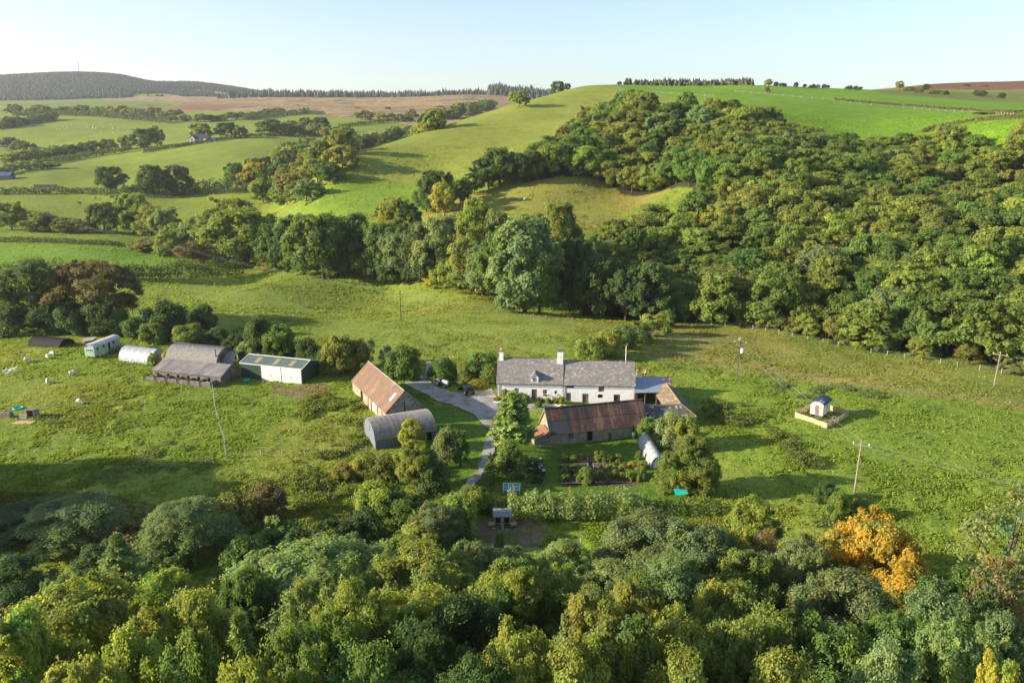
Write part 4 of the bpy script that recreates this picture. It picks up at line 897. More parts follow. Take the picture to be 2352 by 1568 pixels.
m = MB(); gable_roof(m, -.15, Ln + .18, 0, W, ze, zr, .22, .06, 'front'); m.build('roof', M['rust'], Rb)
m = MB(); gable_roof(m, -.15, Ln + .18, 0, W, ze, zr, .22, .06, 'back'); m.build('roof', M['greysheet'], Rb)
MB().tube([(-.15, W / 2, zr + .07), (Ln + .18, W / 2, zr + .07)], .09, 6).build('ridge', M['galv'], Rb)
k = (zr - ze) / (W / 2); m = MB()
for i, x in enumerate((Ln - 1.9, Ln - 1.55)): m.slab((x, 1.2, ze + 1.2 * k + .09), (x + .28, 1.2, ze + 1.2 * k + .09), (x + .28, 2.3, ze + 2.3 * k + .09), (x, 2.3, ze + 2.3 * k + .09), .02)
m.build('roof_patch', M['paint'], Rb)
MB().quad((4.9, .35, 0), (6.2, .35, 0), (6.2, .35, 2.35), (4.9, .35, 2.35)).build('doorway', M['black'], Rb)
plank_door(Rb, 10.76, 11.68, 0, 2.22, .2, 'door_white'); plank_door(Rb, 11.76, 12.64, 0, 2.22, .2, 'door_white', False)
for x in (9.2, 14.3, 16.6): MB().box(x, x + .22, -.09, -.003, -.6, ze - .1).build('post', M['oldwood'], Rb)
MB().box(Ln + .004, Ln + .05, W / 2 - .09, W / 2 + .09, 1.9, 3.5).build('slit_window', M['black'], Rb)

# ------------------------------------------------------------------ arched barns
def arch_pts(W, rise, n=22, p=2.0):
    out = []
    for i in range(n + 1):
        a = math.pi * i / n; out.append((W / 2 - W / 2 * math.cos(a), rise * math.sin(a) ** (2 / p)))
    return out
def arch_shell(m, x0, x1, W, z0, rise, pitch=.22, amp=.035, n=22, th=.04, y0=0., full=True):
    P = arch_pts(W, rise, n); nx = max(2, int((x1 - x0) / (pitch / 4))) if amp else max(2, int((x1 - x0) / .5))
    b0 = len(m.v)
    for i in range(nx + 1):
        x = x0 + (x1 - x0) * i / nx; d = amp * math.cos(2 * math.pi * (x - x0) / pitch) if amp else 0
        for j, (y, z) in enumerate(P):
            a = math.pi * j / n; m.v.append((x, y0 + y - d * math.cos(a), z0 + z + d * math.sin(a)))
    k = n + 1
    for i in range(nx):
        for j in range(n): m.f.append((b0 + i * k + j, b0 + (i + 1) * k + j, b0 + (i + 1) * k + j + 1, b0 + i * k + j + 1))
    return m
def arch_end(m, x, W, zb, z0, rise, y0=0., n=22, sgn=1, inset=.05):
    P = arch_pts(W, rise, n); pts = [(x, y0 + W, zb), (x, y0, zb)] + [(x, y0 + y, z0 + z) for y, z in P]
    m.poly(pts if sgn < 0 else pts[::-1]); return m
loc, rz, Ln = frame((-20.3, 110.4), (-11.7, 114.4), None)
Ab = empty('arched_barn', loc, rz); tag(Ab, 'round roofed corrugated iron barn with dark boarded sides', 'barn'); W = 6.4
m = MB(); arch_shell(m, -.1, Ln + .15, W + .2, 1.45, 2.25, .26, .045, y0=-.1); ro = m.build('roof', M['galv'], Ab, True)
m = MB()
for i in range(1, 12): x = i * Ln / 12; arch_shell(m, x, x + .09, W + .3, 1.46, 2.33, amp=0, y0=-.15)
m.build('rib', M['galv_old'], ro)
m = MB(); arch_end(m, .05, W, -.8, 1.45, 2.2, sgn=-1); m.build('end_wall', M['bluewood'], Ab)
MB().box(-.02, .045, 3.3, 3.9, 1.9, 2.6).build('hatch', M['oldwood'], Ab)
m = MB(); arch_end(m, Ln - .05, W, -.8, 1.45, 2.2, sgn=1); m.build('end_wall', M['galv'], Ab)
n = 30
for lo, hi in ((0, 24), (28, 30)):
    m = MB(); m.box(Ln * lo / n, Ln * hi / n, .071, .10, -.8, 1.5)
    for i in range(lo, hi): a = Ln * i / n; m.box(a + .01, a + Ln / n - .01, .02 + .02 * (i % 2), .069, -.8, 1.5)
    m.build('side_wall', M['bluewood'], Ab)
m = MB(); m.quad((Ln * .77, .4, -.8), (Ln * .94, .4, -.8), (Ln * .94, .4, 1.5), (Ln * .77, .4, 1.5)); m.build('doorway', M['black'], Ab)
m = MB(); m.quad((Ln, W, -.8), (0, W, -.8), (0, W, 1.5), (Ln, W, 1.5)); m.build('side_wall', M['bluewood'], Ab)

# green steel shed
loc, rz, Ln = frame((-51.5, 144.9), (-38.85, 140.8), None)
G = empty('steel_shed', loc, rz); tag(G, 'dark green steel shed with large off white sliding doors', 'shed'); W, ze, zr = 5.8, 2.85, 3.75
m = MB(); m.box(0, 4.4, 0, .08, -.5, ze).quad((0, W, -.5), (0, 0, -.5), (0, 0, ze), (0, W, ze)); m.poly([(0, 0, ze), (0, W / 2, zr), (0, W, ze)]); m.quad((Ln, W, -.5), (0, W, -.5), (0, W, ze), (Ln, W, ze)); gable(m, Ln, .0, W, -.5, ze, zr, 1); m.build('wall', M['green'], G)
m = MB(); gable_roof(m, -.1, Ln + .1, 0, W, ze, zr, .15, .06); ro = m.build('roof', M['greenroof'], G)
k = (zr - ze) / (W / 2)
for x in (2.6, 6.6, 10.0):
    m = MB(); m.slab((x, .5, ze + .5 * k + .045), (x + .95, .5, ze + .5 * k + .045), (x + .95, 2.3, ze + 2.3 * k + .045), (x, 2.3, ze + 2.3 * k + .045), .012); m.build('rooflight', M['amber'], ro)
m = MB(); m.tube([(-.12, W / 2, zr + .05), (Ln + .12, W / 2, zr + .05)], .07, 5).tube([(-.12, -.17, ze - .03), (Ln + .12, -.17, ze - .03)], .07, 5)
for x in (-.12, Ln + .12): m.tube([(x, -.17, ze), (x, W / 2, zr + .05), (x, W + .17, ze)], .06, 5)
m.build('trim', M['paint'], ro)
for x0, x1 in ((4.4, 8.75), (8.8, Ln - .2)):
    m = MB(); m.box(x0, x1, -.09, -.03, -.15, ze - .12); d = m.build('sliding_door', M['door_white'], G)
    m = MB(); m.box(x0, x0 + .06, -.13, -.091, -.15, ze - .12).box((x0 + x1) / 2 - .25, (x0 + x1) / 2 + .15, -.13, -.091, 1.05, 1.12).box((x0 + x1) / 2 - .03, (x0 + x1) / 2 + .03, -.13, -.091, .75, 1.04); m.build('handle', M['brownrust'], d)
MB().box(Ln - .18, Ln + .02, -.10, -.005, -.4, ze - .1).build('corner_post', M['blacksheet'], G)

# nissen shed with its lean-to and pens
loc, rz, Ln = frame((-69.4, 142.5), (-54.7, 138.1), .42)
Ni = empty('nissen_shed', loc, rz); tag(Ni, 'grey arched nissen shed with sloping lean to and concrete pig pens', 'shed')
m = MB(); arch_shell(m, .2, 11.9, 6.6, 1.5, 3.35, .24, .03, y0=6.1); ro = m.build('roof', M['galv_old'], Ni, True)
m = MB(); arch_end(m, .25, 6.5, -.8, 1.5, 3.3, y0=6.15, sgn=-1); arch_end(m, 10.9, 6.5, -.8, 1.5, 3.3, y0=6.15, sgn=1); m.build('end_wall', M['galv_old'], Ni)
MB().box(10.905, 10.98, 8.6, 10.2, .2, 3.6).build('door', M['oldwood'], Ni)
MB().box(10.905, 10.97, 8.4, 9.2, 3.0, 3.9).build('hatch', M['brick'], Ni)
m = MB(); arch_shell(m, 11.9, 14.2, 5.2, 1.2, 2.6, amp=0, y0=8.0); m.build('rear_canopy', M['galv_old'], Ni, True)
MB().tube([(11.5, 6.9, 3.4), (11.5, 6.9, 5.1)], .09, 8).build('flue', M['iron'], Ni)
m = MB(); m.slab((.9, 1.55, 1.62), (16.3, 1.55, 1.62), (15.2, 6.4, 2.62), (.1, 6.4, 2.62), .08); m.build('lean_to_roof', M['fibre'], Ni)
m = MB(); m.wall(1.0, 16.0, -.6, 1.5, 1.8, [(1.9 + i * 2.25, 2.5 + i * 2.25, .0, 1.15) for i in range(6)], .3); m.quad((16.0, 1.8, -.6), (15.1, 6.3, -.6), (15.1, 6.3, 2.5), (16.0, 1.8, 1.5)); m.quad((.3, 6.3, -.6), (1.0, 1.8, -.6), (1.0, 1.8, 1.5), (.3, 6.3, 2.5)); m.build('wall', M['concrete'], Ni)
MB().quad((1.0, 2.1, -.5), (15.9, 2.1, -.5), (15.9, 2.1, 1.5), (1.0, 2.1, 1.5)).build('opening', M['black'], Ni)
for i in range(6):
    pn = empty('pig_pen', (0, 0, 0)); pn.parent = Ni; x0 = .3 + i * 2.45
    m = MB(); m.box(x0 + .62, x0 + 2.45, 0, .15, -.6, .92); m.box(x0 + 2.30, x0 + 2.449, .151, 1.79, -.6, .90)
    if i == 0: m.box(x0 - .15, x0, 0, 1.79, -.6, .9)
    m.build('pen_wall', M['concrete'], pn); MB().box(x0 + .03, x0 + .60, .04, .09, -.3, .82).build('gate', M['darkwood'], pn)
    MB().quad((x0, .16, -.1), (x0 + 2.3, .16, -.1), (x0 + 2.3, 1.78, -.1), (x0, 1.78, -.1)).build('floor', M['soil'], pn)
m = MB(); m.box(11.95, 14.6, 5.6, 8.8, -.6, 1.0).box(12.0, 13.2, 8.0, 10.2, 1.0, 1.9); m.build('side_block', M['pinkbrick'], Ni)
m = MB(); m.box(0, .9, 0, .6, 0, .5).box(.05, .85, .05, .55, .5, .56); o = m.build('water_trough', M['paint'], None, bev=.04); o.location = Matrix.Rotation(rz, 4, 'Z') @ Vector((13.3, .5, 0)) + Vector(loc); o.location.z += .1; o.rotation_euler.z = rz; tag(o, 'white tub inside the last pig pen', 'trough')

# polytunnels
def tunnel(name, A, B, W, Hh, lab, hoops, doors):
    loc, rz, Ln = frame(A, B, None); T = empty(name, loc, rz); tag(T, lab, 'polytunnel')
    m = MB(); arch_shell(m, 0, Ln, W, -.1, Hh + .1, amp=0, n=26)
    me_v = m.v; g3 = random.Random(5)
    for i, (x, y, z) in enumerate(me_v):
        s = math.sin(x / Ln * hoops * math.pi) ** 2; q = 1 - .045 * s; me_v[i] = (x, W / 2 + (y - W / 2) * q, z * q + .02 * math.sin(x * 9 + y * 7))
    m.build('cover', M['film'], T, True)
    for i in range(hoops + 1):
        x = Ln * i / hoops; P = arch_pts(W + .03, Hh + .115, 16); MB().tube([(x, y - .015, z - .1) for y, z in P], .012, 5).build('hoop', M['felt'], T)
    for x, s in ((.03, -1), (Ln - .03, 1)):
        m = MB()
        if s == doors:
            P = arch_pts(W - .06, Hh, 26); lo, hi = W * .50, W * .92
            m.poly([(x, .03, -.1), (x, lo, -.1)] + [(x, y + .03, z) for y, z in reversed(P) if y <= lo - .05][:])
            m.poly([(x, hi, -.1), (x, W - .04, -.1)] + [(x, y + .03, z) for y, z in reversed(P) if y >= hi])
            m.build('end_sheet', M['film'], T); MB().box(x, x + .06, lo, lo + .06, 0, Hh * .98).box(x, x + .06, hi - .06, hi, 0, Hh * .55).build('door_frame', M['polepale'], T)
        else:
            arch_end(m, x, W - .06, -.1, 0, Hh, y0=.03, sgn=s); m.build('end_sheet', M['film'], T)
    return T, loc, rz, Ln
tunnel('polytunnel', (-79.8, 155.0), (-71.9, 152.1), 4.5, 2.75, 'large white polytunnel between the caravan and nissen shed', 5, 0)
tunnel('polytunnel', (19.35, 114.8), (19.75, 105.3), -2.3 if False else 2.3, 1.85, 'small polytunnel in the vegetable garden with open end', 6, 1)
# ------------------------------------------------------------------ gravel yard and lane, laid on the ground
def ribbon(name, left, right, mat, step=1.0, dz=.06, kind='structure', wob=.5):
    """a sheet between two edge lines seen in the photo"""
    A = [hit(*p).xy for p in left]; B = [hit(*p).xy for p in right]
    def res(P, n):
        d = [0]; 
        for i in range(1, len(P)): d.append(d[-1] + (P[i] - P[i - 1]).length)
        out = []
        for k in range(n + 1):
            s = d[-1] * k / n; i = max(1, min(len(P) - 1, next((j for j in range(1, len(P)) if d[j] >= s - 1e-9), len(P) - 1)))
            t = (s - d[i - 1]) / max(d[i] - d[i - 1], 1e-6); out.append(P[i - 1].lerp(P[i], t))
        return out
    n = max(4, int(max(sum((A[i + 1] - A[i]).length for i in range(len(A) - 1)), 4) / step)); A = res(A, n); B = res(B, n); W = 14
    g_ = random.Random(9); V = []
    for a, b_ in zip(A, B):
        wid = max((a - b_).length, 1); ja, jb = [wob * (vnoise(np.array([a.x * .55 + s_]), np.array([a.y * .55]), s_)[0] * 2 - 1 + .5 * (vnoise(np.array([a.x * 1.7]), np.array([a.y * 1.7 + s_]), s_)[0] * 2 - 1)) / wid for s_ in (3, 8)]
        for j in range(W + 1):
            t = ja + (1 + jb - ja) * j / W; q = a.lerp(b_, t); V.append((q.x, q.y, 0))
    V = np.array(V); V[:, 2] = ground(V[:, 0], V[:, 1]) + dz
    Fq = [(i * (W + 1) + j, i * (W + 1) + j + 1, (i + 1) * (W + 1) + j + 1, (i + 1) * (W + 1) + j) for i in range(n) for j in range(W)]
    return tag(link(name, np_mesh(name, V, Fq, True), mat), kind=kind)
EDGE_L = [(930,880),(985,876),(1010,893),(1055,906),(1110,899),(1140,912),(1142,930)]
ribbon('gravel_yard', EDGE_L, [(932,886),(965,900),(1000,918),(1045,936),(1075,947),(1092,957),(1112,978)], M['gravel'], dz=.20)
ribbon('lane', [(1146,930),(1154,960),(1146,1000),(1130,1050),(1106,1096),(1090,1122),(1040,1162)], [(1095,955),(1117,980),(1122,1000),(1108,1050),(1088,1090),(1070,1118),(1030,1156)], M['gravel'], dz=.24)
ribbon('yard_strip', [(1146,928),(1200,926),(1300,934),(1400,937),(1480,934)], [(1146,948),(1200,947),(1300,952),(1400,955),(1480,952)], M['gravel'], dz=.16)
ribbon('farm_track', [(960,874),(972,858),(980,842),(984,828)], [(975,876),(984,860),(990,844),(992,830)], M['gravel'], dz=.16, wob=.5)
ribbon('hard_standing', [(1112,899),(1130,897)], [(1118,918),(1140,914)], M['gravel'], dz=.21)

# ------------------------------------------------------------------ grass tufts standing in the rough meadows
def tufts(name, n, y0, y1, size, seed, tall):
    g_ = np.random.default_rng(seed)
    y = np.exp(g_.uniform(math.log(y0), math.log(y1), n)); x = g_.uniform(-1, 1, n) * (y * .68 + 8)
    dens = fbm(x / 14, y / 14, 61, 3); loc_ = fbm(x / 2.6, y / 2.6, 91, 2)
    mown = np.zeros(n, bool)
    for k in ('lawn', 'verge', 'run', 'beds'): mown |= inpoly(x, y, F[k])
    mown |= inpoly(x, y, WOODP) | inpoly(x, y, YARD)
    keep = (g_.uniform(size=n) < np.clip((dens - .30) * 2.6, .12, 1) * np.clip((loc_ - .33) * 3.2, .05, 1)) & ~mown
    x, y = x[keep], y[keep]; m = len(x); z = ground(x, y)
    # colour of the sward under each tuft
    yi = np.clip(np.searchsorted(_Y, y), 1, NR - 1); xi = np.clip(((x / (0.80 * np.maximum(y, 0) + 62) + 1) / 2 * (NC - 1)).astype(int), 0, NC - 1)
    cc = C0[yi, xi]; z = np.maximum(z, GZ[yi, xi] - .05)
    k = 3; h = size * tall * g_.uniform(.5, 1.5, (m, k)); w__ = size * g_.uniform(.6, 1.4, (m, k)); a = g_.uniform(0, 6.283, (m, k))
    ox = g_.normal(size=(m, k)) * size * .25; oy = g_.normal(size=(m, k)) * size * .25; ln = g_.normal(size=(m, k, 2)) * .35
    px_ = x[:, None] + ox; py_ = y[:, None] + oy; zb = z[:, None] - .06
    dx = np.cos(a) * w__ * .5; dy = np.sin(a) * w__ * .5
    V = np.stack([np.stack([px_ - dx, py_ - dy, zb + 0 * h], -1), np.stack([px_ + dx, py_ + dy, zb + 0 * h], -1),
                  np.stack([px_ + dx * .55 + ln[..., 0] * h, py_ + dy * .55 + ln[..., 1] * h, zb + h], -1), np.stack([px_ - dx * .55 + ln[..., 0] * h, py_ - dy * .55 + ln[..., 1] * h, zb + h * .85], -1)], 2).reshape(-1, 3)
    j = g_.uniform(.82, 1.22, (m, 1)); yl = g_.normal(size=(m, 1)) * .06
    cl = np.repeat(np.clip(np.stack([cc[:, 0:1] * j * (1.06 + yl), cc[:, 1:2] * j, cc[:, 2:3] * j], -1).reshape(m, 3) * 1.12, 0, .8), k * 4, 0)
    o = link(name, np_mesh(name, V, np.arange(len(V)).reshape(-1, 4), False, cl), GRASSM); o.color = (1, 1, 1, 1)
    tag(o, kind='stuff'); return o
GRASSM = leaf_mat('grass_blade', .45)
WOODP = F['wood']; YARD = plan([(925,878),(1000,872),(1145,895),(1500,905),(1500,955),(1150,975),(1130,1060),(1080,1125),(1030,1155),(1080,1090),(1110,1000),(1080,950),(1000,920)])
tufts('grass', 520000, 62, 215, .27, 3, .72)
tufts('long_grass', 130000, 200, 460, .5, 4, .55)

# weeds: nettle and dock patches
def weeds(name, spots, seed, colr, n=900, size=.26, hgt=.7):
    g_ = np.random.default_rng(seed); P = []; T = []
    for u, v, w_, d_ in spots:
        c = hit(u, v); f = FPX / (c.y * cp - (c.z - CAMZ) * sp); rx = w_ / 2 / f; ry = d_ / 2 / f / .33
        k = int(n * rx * ry / 12) + 60
        k = int(k * 1.6); r = g_.uniform(0, 1.15, k) ** .55; a = g_.uniform(0, 6.283, k); x = c.x + rx * r * np.cos(a); y = c.y + ry * r * np.sin(a)
        nz = fbm(x / 2.4, y / 2.4, seed, 3); kp = nz > .34 + .26 * r; x, y, r = x[kp], y[kp], r[kp]; k = len(x)
        hh = hgt * np.clip((nz[kp] - .34) * 3.2, .1, 1) * (.45 + fbm(x / .7, y / .7, seed)) * g_.uniform(.15, 1.0, k)
        P.append(np.stack([x, y, ground(x, y) + hh], -1)); T.append(g_.uniform(.7, 1.3, k))
    P = np.concatenate(P); T = np.concatenate(T); nn = unit(g_.normal(size=P.shape) * .7 + np.array([-.3, -.1, .6]))
    v = leaves(P, nn, size, g_); c = PAL[colr][0]
    o = link(name, np_mesh(name, v, np.arange(len(v)).reshape(-1, 4), False, np.repeat(T[:, None] * np.array(c), 4, 0)), LEAF); o.color = (1, 1, 1, 1); tag(o, kind='stuff')
weeds('nettle_weeds', [(760,925,150,50),(700,960,70,26),(830,1010,80,40),(760,1040,90,30),(800,975,60,20),(830,915,60,40)], 5, 'lime', 1700, size=.2)
weeds('rank_weeds', [(1700,960,150,55),(1760,975,60,40),(1810,1020,90,40),(1850,1060,70,40),(1640,940,90,30)], 6, 'olive', 1700, size=.2, hgt=.9)
weeds('dock_weeds', [(1880,900,200,40),(1800,880,120,30),(1980,905,120,26),(380,1030,110,26),(330,1060,150,40),(430,1075,150,40),(250,1090,120,40),(130,960,120,30),(540,1090,50,22),(1930,1210,170,50),(2270,1060,60,26)], 7, 'pale', 900, size=.2, hgt=.5)
weeds('bramble_weeds', [(760,1120,160,90),(850,1080,120,60),(690,1090,120,60),(620,1130,120,50),(900,1105,90,60),(950,1150,160,110),(850,1210,180,70)], 8, 'lime', 1500, size=.2, hgt=1.1)
weeds('thistle_weeds', [(350,690,90,14),(720,706,90,16),(860,722,60,12),(1000,795,60,14),(640,735,60,14),(1560,845,90,20)], 9, 'pale', 600, size=.22, hgt=.5)

# ------------------------------------------------------------------ hedges, each one a thing
def hedge(pts, Hh, W, colr, label, ls=.3, dens=1.0, step=None, name='hedge', rag=.35, mat=None, gain=1.12):
    P = [hit(*p) for p in pts]; g_ = np.random.default_rng(int(pts[0][0] * 7 + pts[0][1])); Q = []; Nn = []
    for i in range(len(P) - 1):
        a, b_ = P[i], P[i + 1]; L = (b_.xy - a.xy).length; n = int(L * (2 * Hh + W) * dens / (ls * ls) * 1.1)
        t = g_.uniform(0, 1, n); s = g_.uniform(-math.pi * .5 - .35, math.pi * .5 + .35, n)
        cx, cz_ = np.sin(s), np.cos(s); rr = g_.uniform(.72, 1.05, n)
        x0 = a.x + (b_.x - a.x) * t; y0 = a.y + (b_.y - a.y) * t
        wob = 1 + rag * (fbm(x0 / (Hh * .9) + 5, y0 / (Hh * .9), 3) * 2 - 1) + rag * .6 * (vnoise(x0 / (Hh * .3), y0 / (Hh * .3), 8) * 2 - 1)
        d = np.array([-(b_.y - a.y), b_.x - a.x]) / L
        off = np.sign(cx) * np.abs(cx) ** .7 * W / 2 * rr * wob
        z = np.clip(cz_ * .75 + .45, .03, 1.2) / 1.2 * Hh * wob * rr
        x = x0 + d[0] * off; y = y0 + d[1] * off
        Q.append(np.stack([x, y, ground(x, y) + z], -1)); Nn.append(unit(np.stack([d[0] * cx, d[1] * cx, np.maximum(cz_, 0) + .15], -1) + g_.normal(size=(n, 3)) * .5))
    Q = np.concatenate(Q); Nn = np.concatenate(Nn); n = len(Q); c0 = P[0]
    v = leaves(Q - np.array(c0), Nn, ls, g_); T = g_.uniform(.75, 1.25, n) * (.8 + .4 * fbm(Q[:, 0] / Hh, Q[:, 1] / Hh, 6)); yl = g_.normal(size=n) * .08
    o = link(name, np_mesh(name, v, np.arange(n * 4).reshape(-1, 4), False, np.repeat(np.stack([T * (1 + yl), T, T * (1 - yl)], -1), 4, 0)), mat or LEAF, None, c0)
    o.color = (*[q * gain for q in PAL[colr][0]], 1); tag(o, label, 'hedge'); return o
hedge([(-60,642),(150,641),(300,645),(420,641),(548,630)], 5.2, 5.0, 'dark', 'thick tall hedge between the bright field and the meadow', .42)
hedge([(-60,553),(100,557),(200,562),(284,567)], 2.0, 2.4, 'dark', 'dark clipped hedge across the bright green field at left', .40)
hedge([(280,452),(330,447),(460,446),(530,444),(570,440)], 7.5, 6, 'dark', 'tall dark hedge with oaks above the cattle field', .8)
hedge([(-40,446),(60,446),(190,444),(270,448)], 4.0, 4, 'dark', 'lower hedge beside the feed trough at far left', .7)
hedge([(1168,1182),(1240,1186),(1330,1186),(1400,1184),(1490,1178)], 2.9, 3.4, 'pale', 'glossy laurel hedge along the bottom of the vegetable garden', .27, 2.0, rag=.55, gain=1.55)
hedge([(1492,1178),(1560,1182),(1655,1176)], 1.7, 2.2, 'green', 'lower rough hedge right of the laurel hedge', .24)
hedge([(1090,1150),(1120,1170),(1166,1184)], 1.8, 2.4, 'olive', 'scrubby hedge between the lane and the laurel hedge', .24)
hedge([(1080,1160),(1010,1226),(935,1284),(880,1322)], 2.8, 4.5, 'lime', 'bushy hedge slanting from the lane down to the front trees', .24, 1.1, rag=.6)
hedge([(1142,1064),(1124,1100),(1104,1138)], 1.8, 2.0, 'green', 'rough hedge along the right side of the lane', .24)
hedge([(1915,230),(2000,238),(2120,247),(2230,255),(2335,262)], 1.5, 1.8, 'brown', 'long brown hedge running across the upper green field', .6)
hedge([(2118,306),(2135,298),(2180,288),(2240,279),(2352,272)], 1.6, 2.0, 'brown', 'curved brown hedge beside the upper right field', .45)
hedge([(781,293),(850,285),(900,280),(945,277)], 4.0, 5, 'dark', 'dark hedge above the shaded sheep field', 1.0)
hedge([(560,276),(640,268),(700,263),(745,264)], 5.5, 7, 'dark', 'long dark hedge rising to the moor', 1.2)
hedge([(700,318),(640,312),(560,316),(480,328),(400,340),(330,352)], 3.2, 4, 'dark', 'low dark hedge running past the far house', .8)
hedge([(20,392),(110,378),(200,362),(300,348)], 5.0, 7, 'dark', 'broad dark hedge left of the far house', .8)
hedge([(-20,300),(60,287),(130,276)], 6, 8, 'dark', 'slanting dark hedge at far left', 1.2)
hedge([(30,268),(130,264),(250,270),(390,282)], 7, 10, 'dark', 'belt of dark hedge across the upper left fields', 1.5)
hedge([(985,862),(1040,868),(1100,868),(1138,872)], 1.9, 1.8, 'green', 'garden hedge behind the grey tractor', .24)
hedge([(545,770),(600,800),(680,820),(735,842)], 2.2, 2.2, 'dark', 'low dark hedge behind the green steel shed', .26)

# bracken clump and fern colours by the house
def clump(name, u, v, w_, h, colr, lab, cat, seed, ls=.14, n=1500):
    g_ = np.random.default_rng(seed); c = hit(u, v); f = FPX / (c.y * cp - (c.z - CAMZ) * sp); r = w_ / 2 / f
    q = np.sqrt(g_.uniform(0, 1, n)); a = g_.uniform(0, 6.283, n); z = h * np.sqrt(np.clip(1 - q ** 2, 0, 1)) * g_.uniform(.3, 1.05, n)
    pos = np.stack([r * q * np.cos(a), r * .7 * q * np.sin(a), z], -1); nr = unit(g_.normal(size=(n, 3)) * .6 + np.array([-.3, -.3, .4]))
    T = g_.uniform(.6, 1.35, n); vv = leaves(pos, nr, ls, g_, 2.6)
    o = link(name, np_mesh(name, vv, np.arange(n * 4).reshape(-1, 4), False, np.repeat(np.stack([T, T * g_.uniform(.85, 1.15, n), T], -1), 4, 0)), LEAF, None, c)
    o.color = (*PAL[colr][0], 1); return tag(o, lab, cat)
clump('bracken_clump', 1098, 888, 56, 1.4, 'gold', 'orange bracken clump left of the farmhouse', 'bracken', 3)
clump('bracken_clump', 1064, 878, 18, .8, 'orange', 'small orange bracken tuft left of the big clump', 'bracken', 4, n=400)

# ------------------------------------------------------------------ far conifer woods that read as one mass
def cones(name, P, hts, rad, colr, seed, lab=None):
    g_ = np.random.default_rng(seed); n = len(P); k = 7
    a = np.arange(k) * 2 * math.pi / k
    V = []; Fs = []; C = []; o = 0
    for t0, t1, rs in ((0.05, .55, 1.), (.35, .80, .72), (.62, 1., .45)):
        rr = rad * rs * g_.uniform(.8, 1.25, (n, k)); ang = a[None] + g_.uniform(0, 1, (n, 1))
        b_ = np.stack([P[:, 0:1] + rr * np.cos(ang), P[:, 1:2] + rr * np.sin(ang), P[:, 2:3] + hts[:, None] * t0 - g_.uniform(0, .1, (n, k)) * hts[:, None]], -1)
        tp = np.stack([P[:, 0], P[:, 1], P[:, 2] + hts * t1], -1)[:, None, :]
        vv = np.concatenate([b_, tp], 1); base = o + np.arange(n)[:, None, None] * (k + 1)
        f = np.stack([np.arange(k), (np.arange(k) + 1) % k, np.full(k, k)], -1)[None] + base
        V.append(vv.reshape(-1, 3)); Fs.append(f.reshape(-1, 3)); o += n * (k + 1); C.append(np.repeat(g_.uniform(.7, 1.3, (n, 1)) * np.ones((1, 3)), k + 1, 0))
    ob = link(name, np_mesh(name, np.concatenate(V), np.concatenate(Fs), False, np.concatenate(C)), NEEDLE); ob.color = (*colr, 1); tag(ob, kind='stuff'); return ob
g = np.random.default_rng(77)
def in_poly_pts(poly, n, rows=None):
    xs = [p[0] for p in poly]; ys = [p[1] for p in poly]
    x = g.uniform(min(xs), max(xs), n); y = g.uniform(min(ys), max(ys), n); m = inpoly(x, y, poly); x, y = x[m], y[m]
    return np.stack([x, y, ground(x, y)], -1)
hillp = [tuple(at(*q).xy) for q in ((-150,190,2950),(0,178,2950),(180,170,3000),(290,178,3000),(330,192,3000),(300,225,2150),(150,230,2050),(0,232,2000),(-150,232,2050))]
P = in_poly_pts(hillp, 34000); cones('conifer_forest', P, g.uniform(4, 10, len(P)), 6.0, (.018, .046, .028), 1)
ridgep = [tuple(at(*q).xy) for q in ((270,188,2900),(450,190,3250),(600,212,3050),(700,216,2500),(600,222,2200),(450,222,2300),(330,224,2200))]
P = in_poly_pts(ridgep, 16000); P = P[(fbm(P[:, 0] / 160, P[:, 1] / 160, 3) > .40)]; cones('ridge_forest', P, g.uniform(4, 10, len(P)), 6.0, (.02, .048, .028), 2)
def strip(name, pts, depth, n, h0, h1, colr, seed, rad=3.6):
    Q = []
    for i in range(len(pts) - 1):
        a, b_ = Vector(at(*pts[i])), Vector(at(*pts[i + 1])); t = g.uniform(0, 1, n); x = a.x + (b_.x - a.x) * t; y = a.y + (b_.y - a.y) * t + g.uniform(0, depth, n); Q.append(np.stack([x, y, ground(x, y)], -1))
    Q = np.concatenate(Q); cones(name, Q, g.uniform(h0 * .6, h1, len(Q)) * (.55 + .75 * fbm(Q[:, 0] / (rad * 6), Q[:, 1] / (rad * 6), seed)), rad, colr, seed)
strip('conifer_plantation_strip', [(500,224,2000),(650,223,2010),(800,221,2010),(1000,220,2005),(1130,220,1990)], 160, 420, 16, 21, (.042, .06, .042), 3, 4.5)
strip('conifer_plantation_block', [(1120,220,1850),(1200,219,1820),(1275,218,1800)], 160, 420, 22, 30, (.042, .06, .042), 4, 5)
strip('hilltop_conifer_wood', [(1442,194,735),(1520,192,730),(1600,193,720),(1680,195,715),(1730,197,705)], 40, 110, 4.5, 8.0, (.07, .085, .04), 5, 2.3)
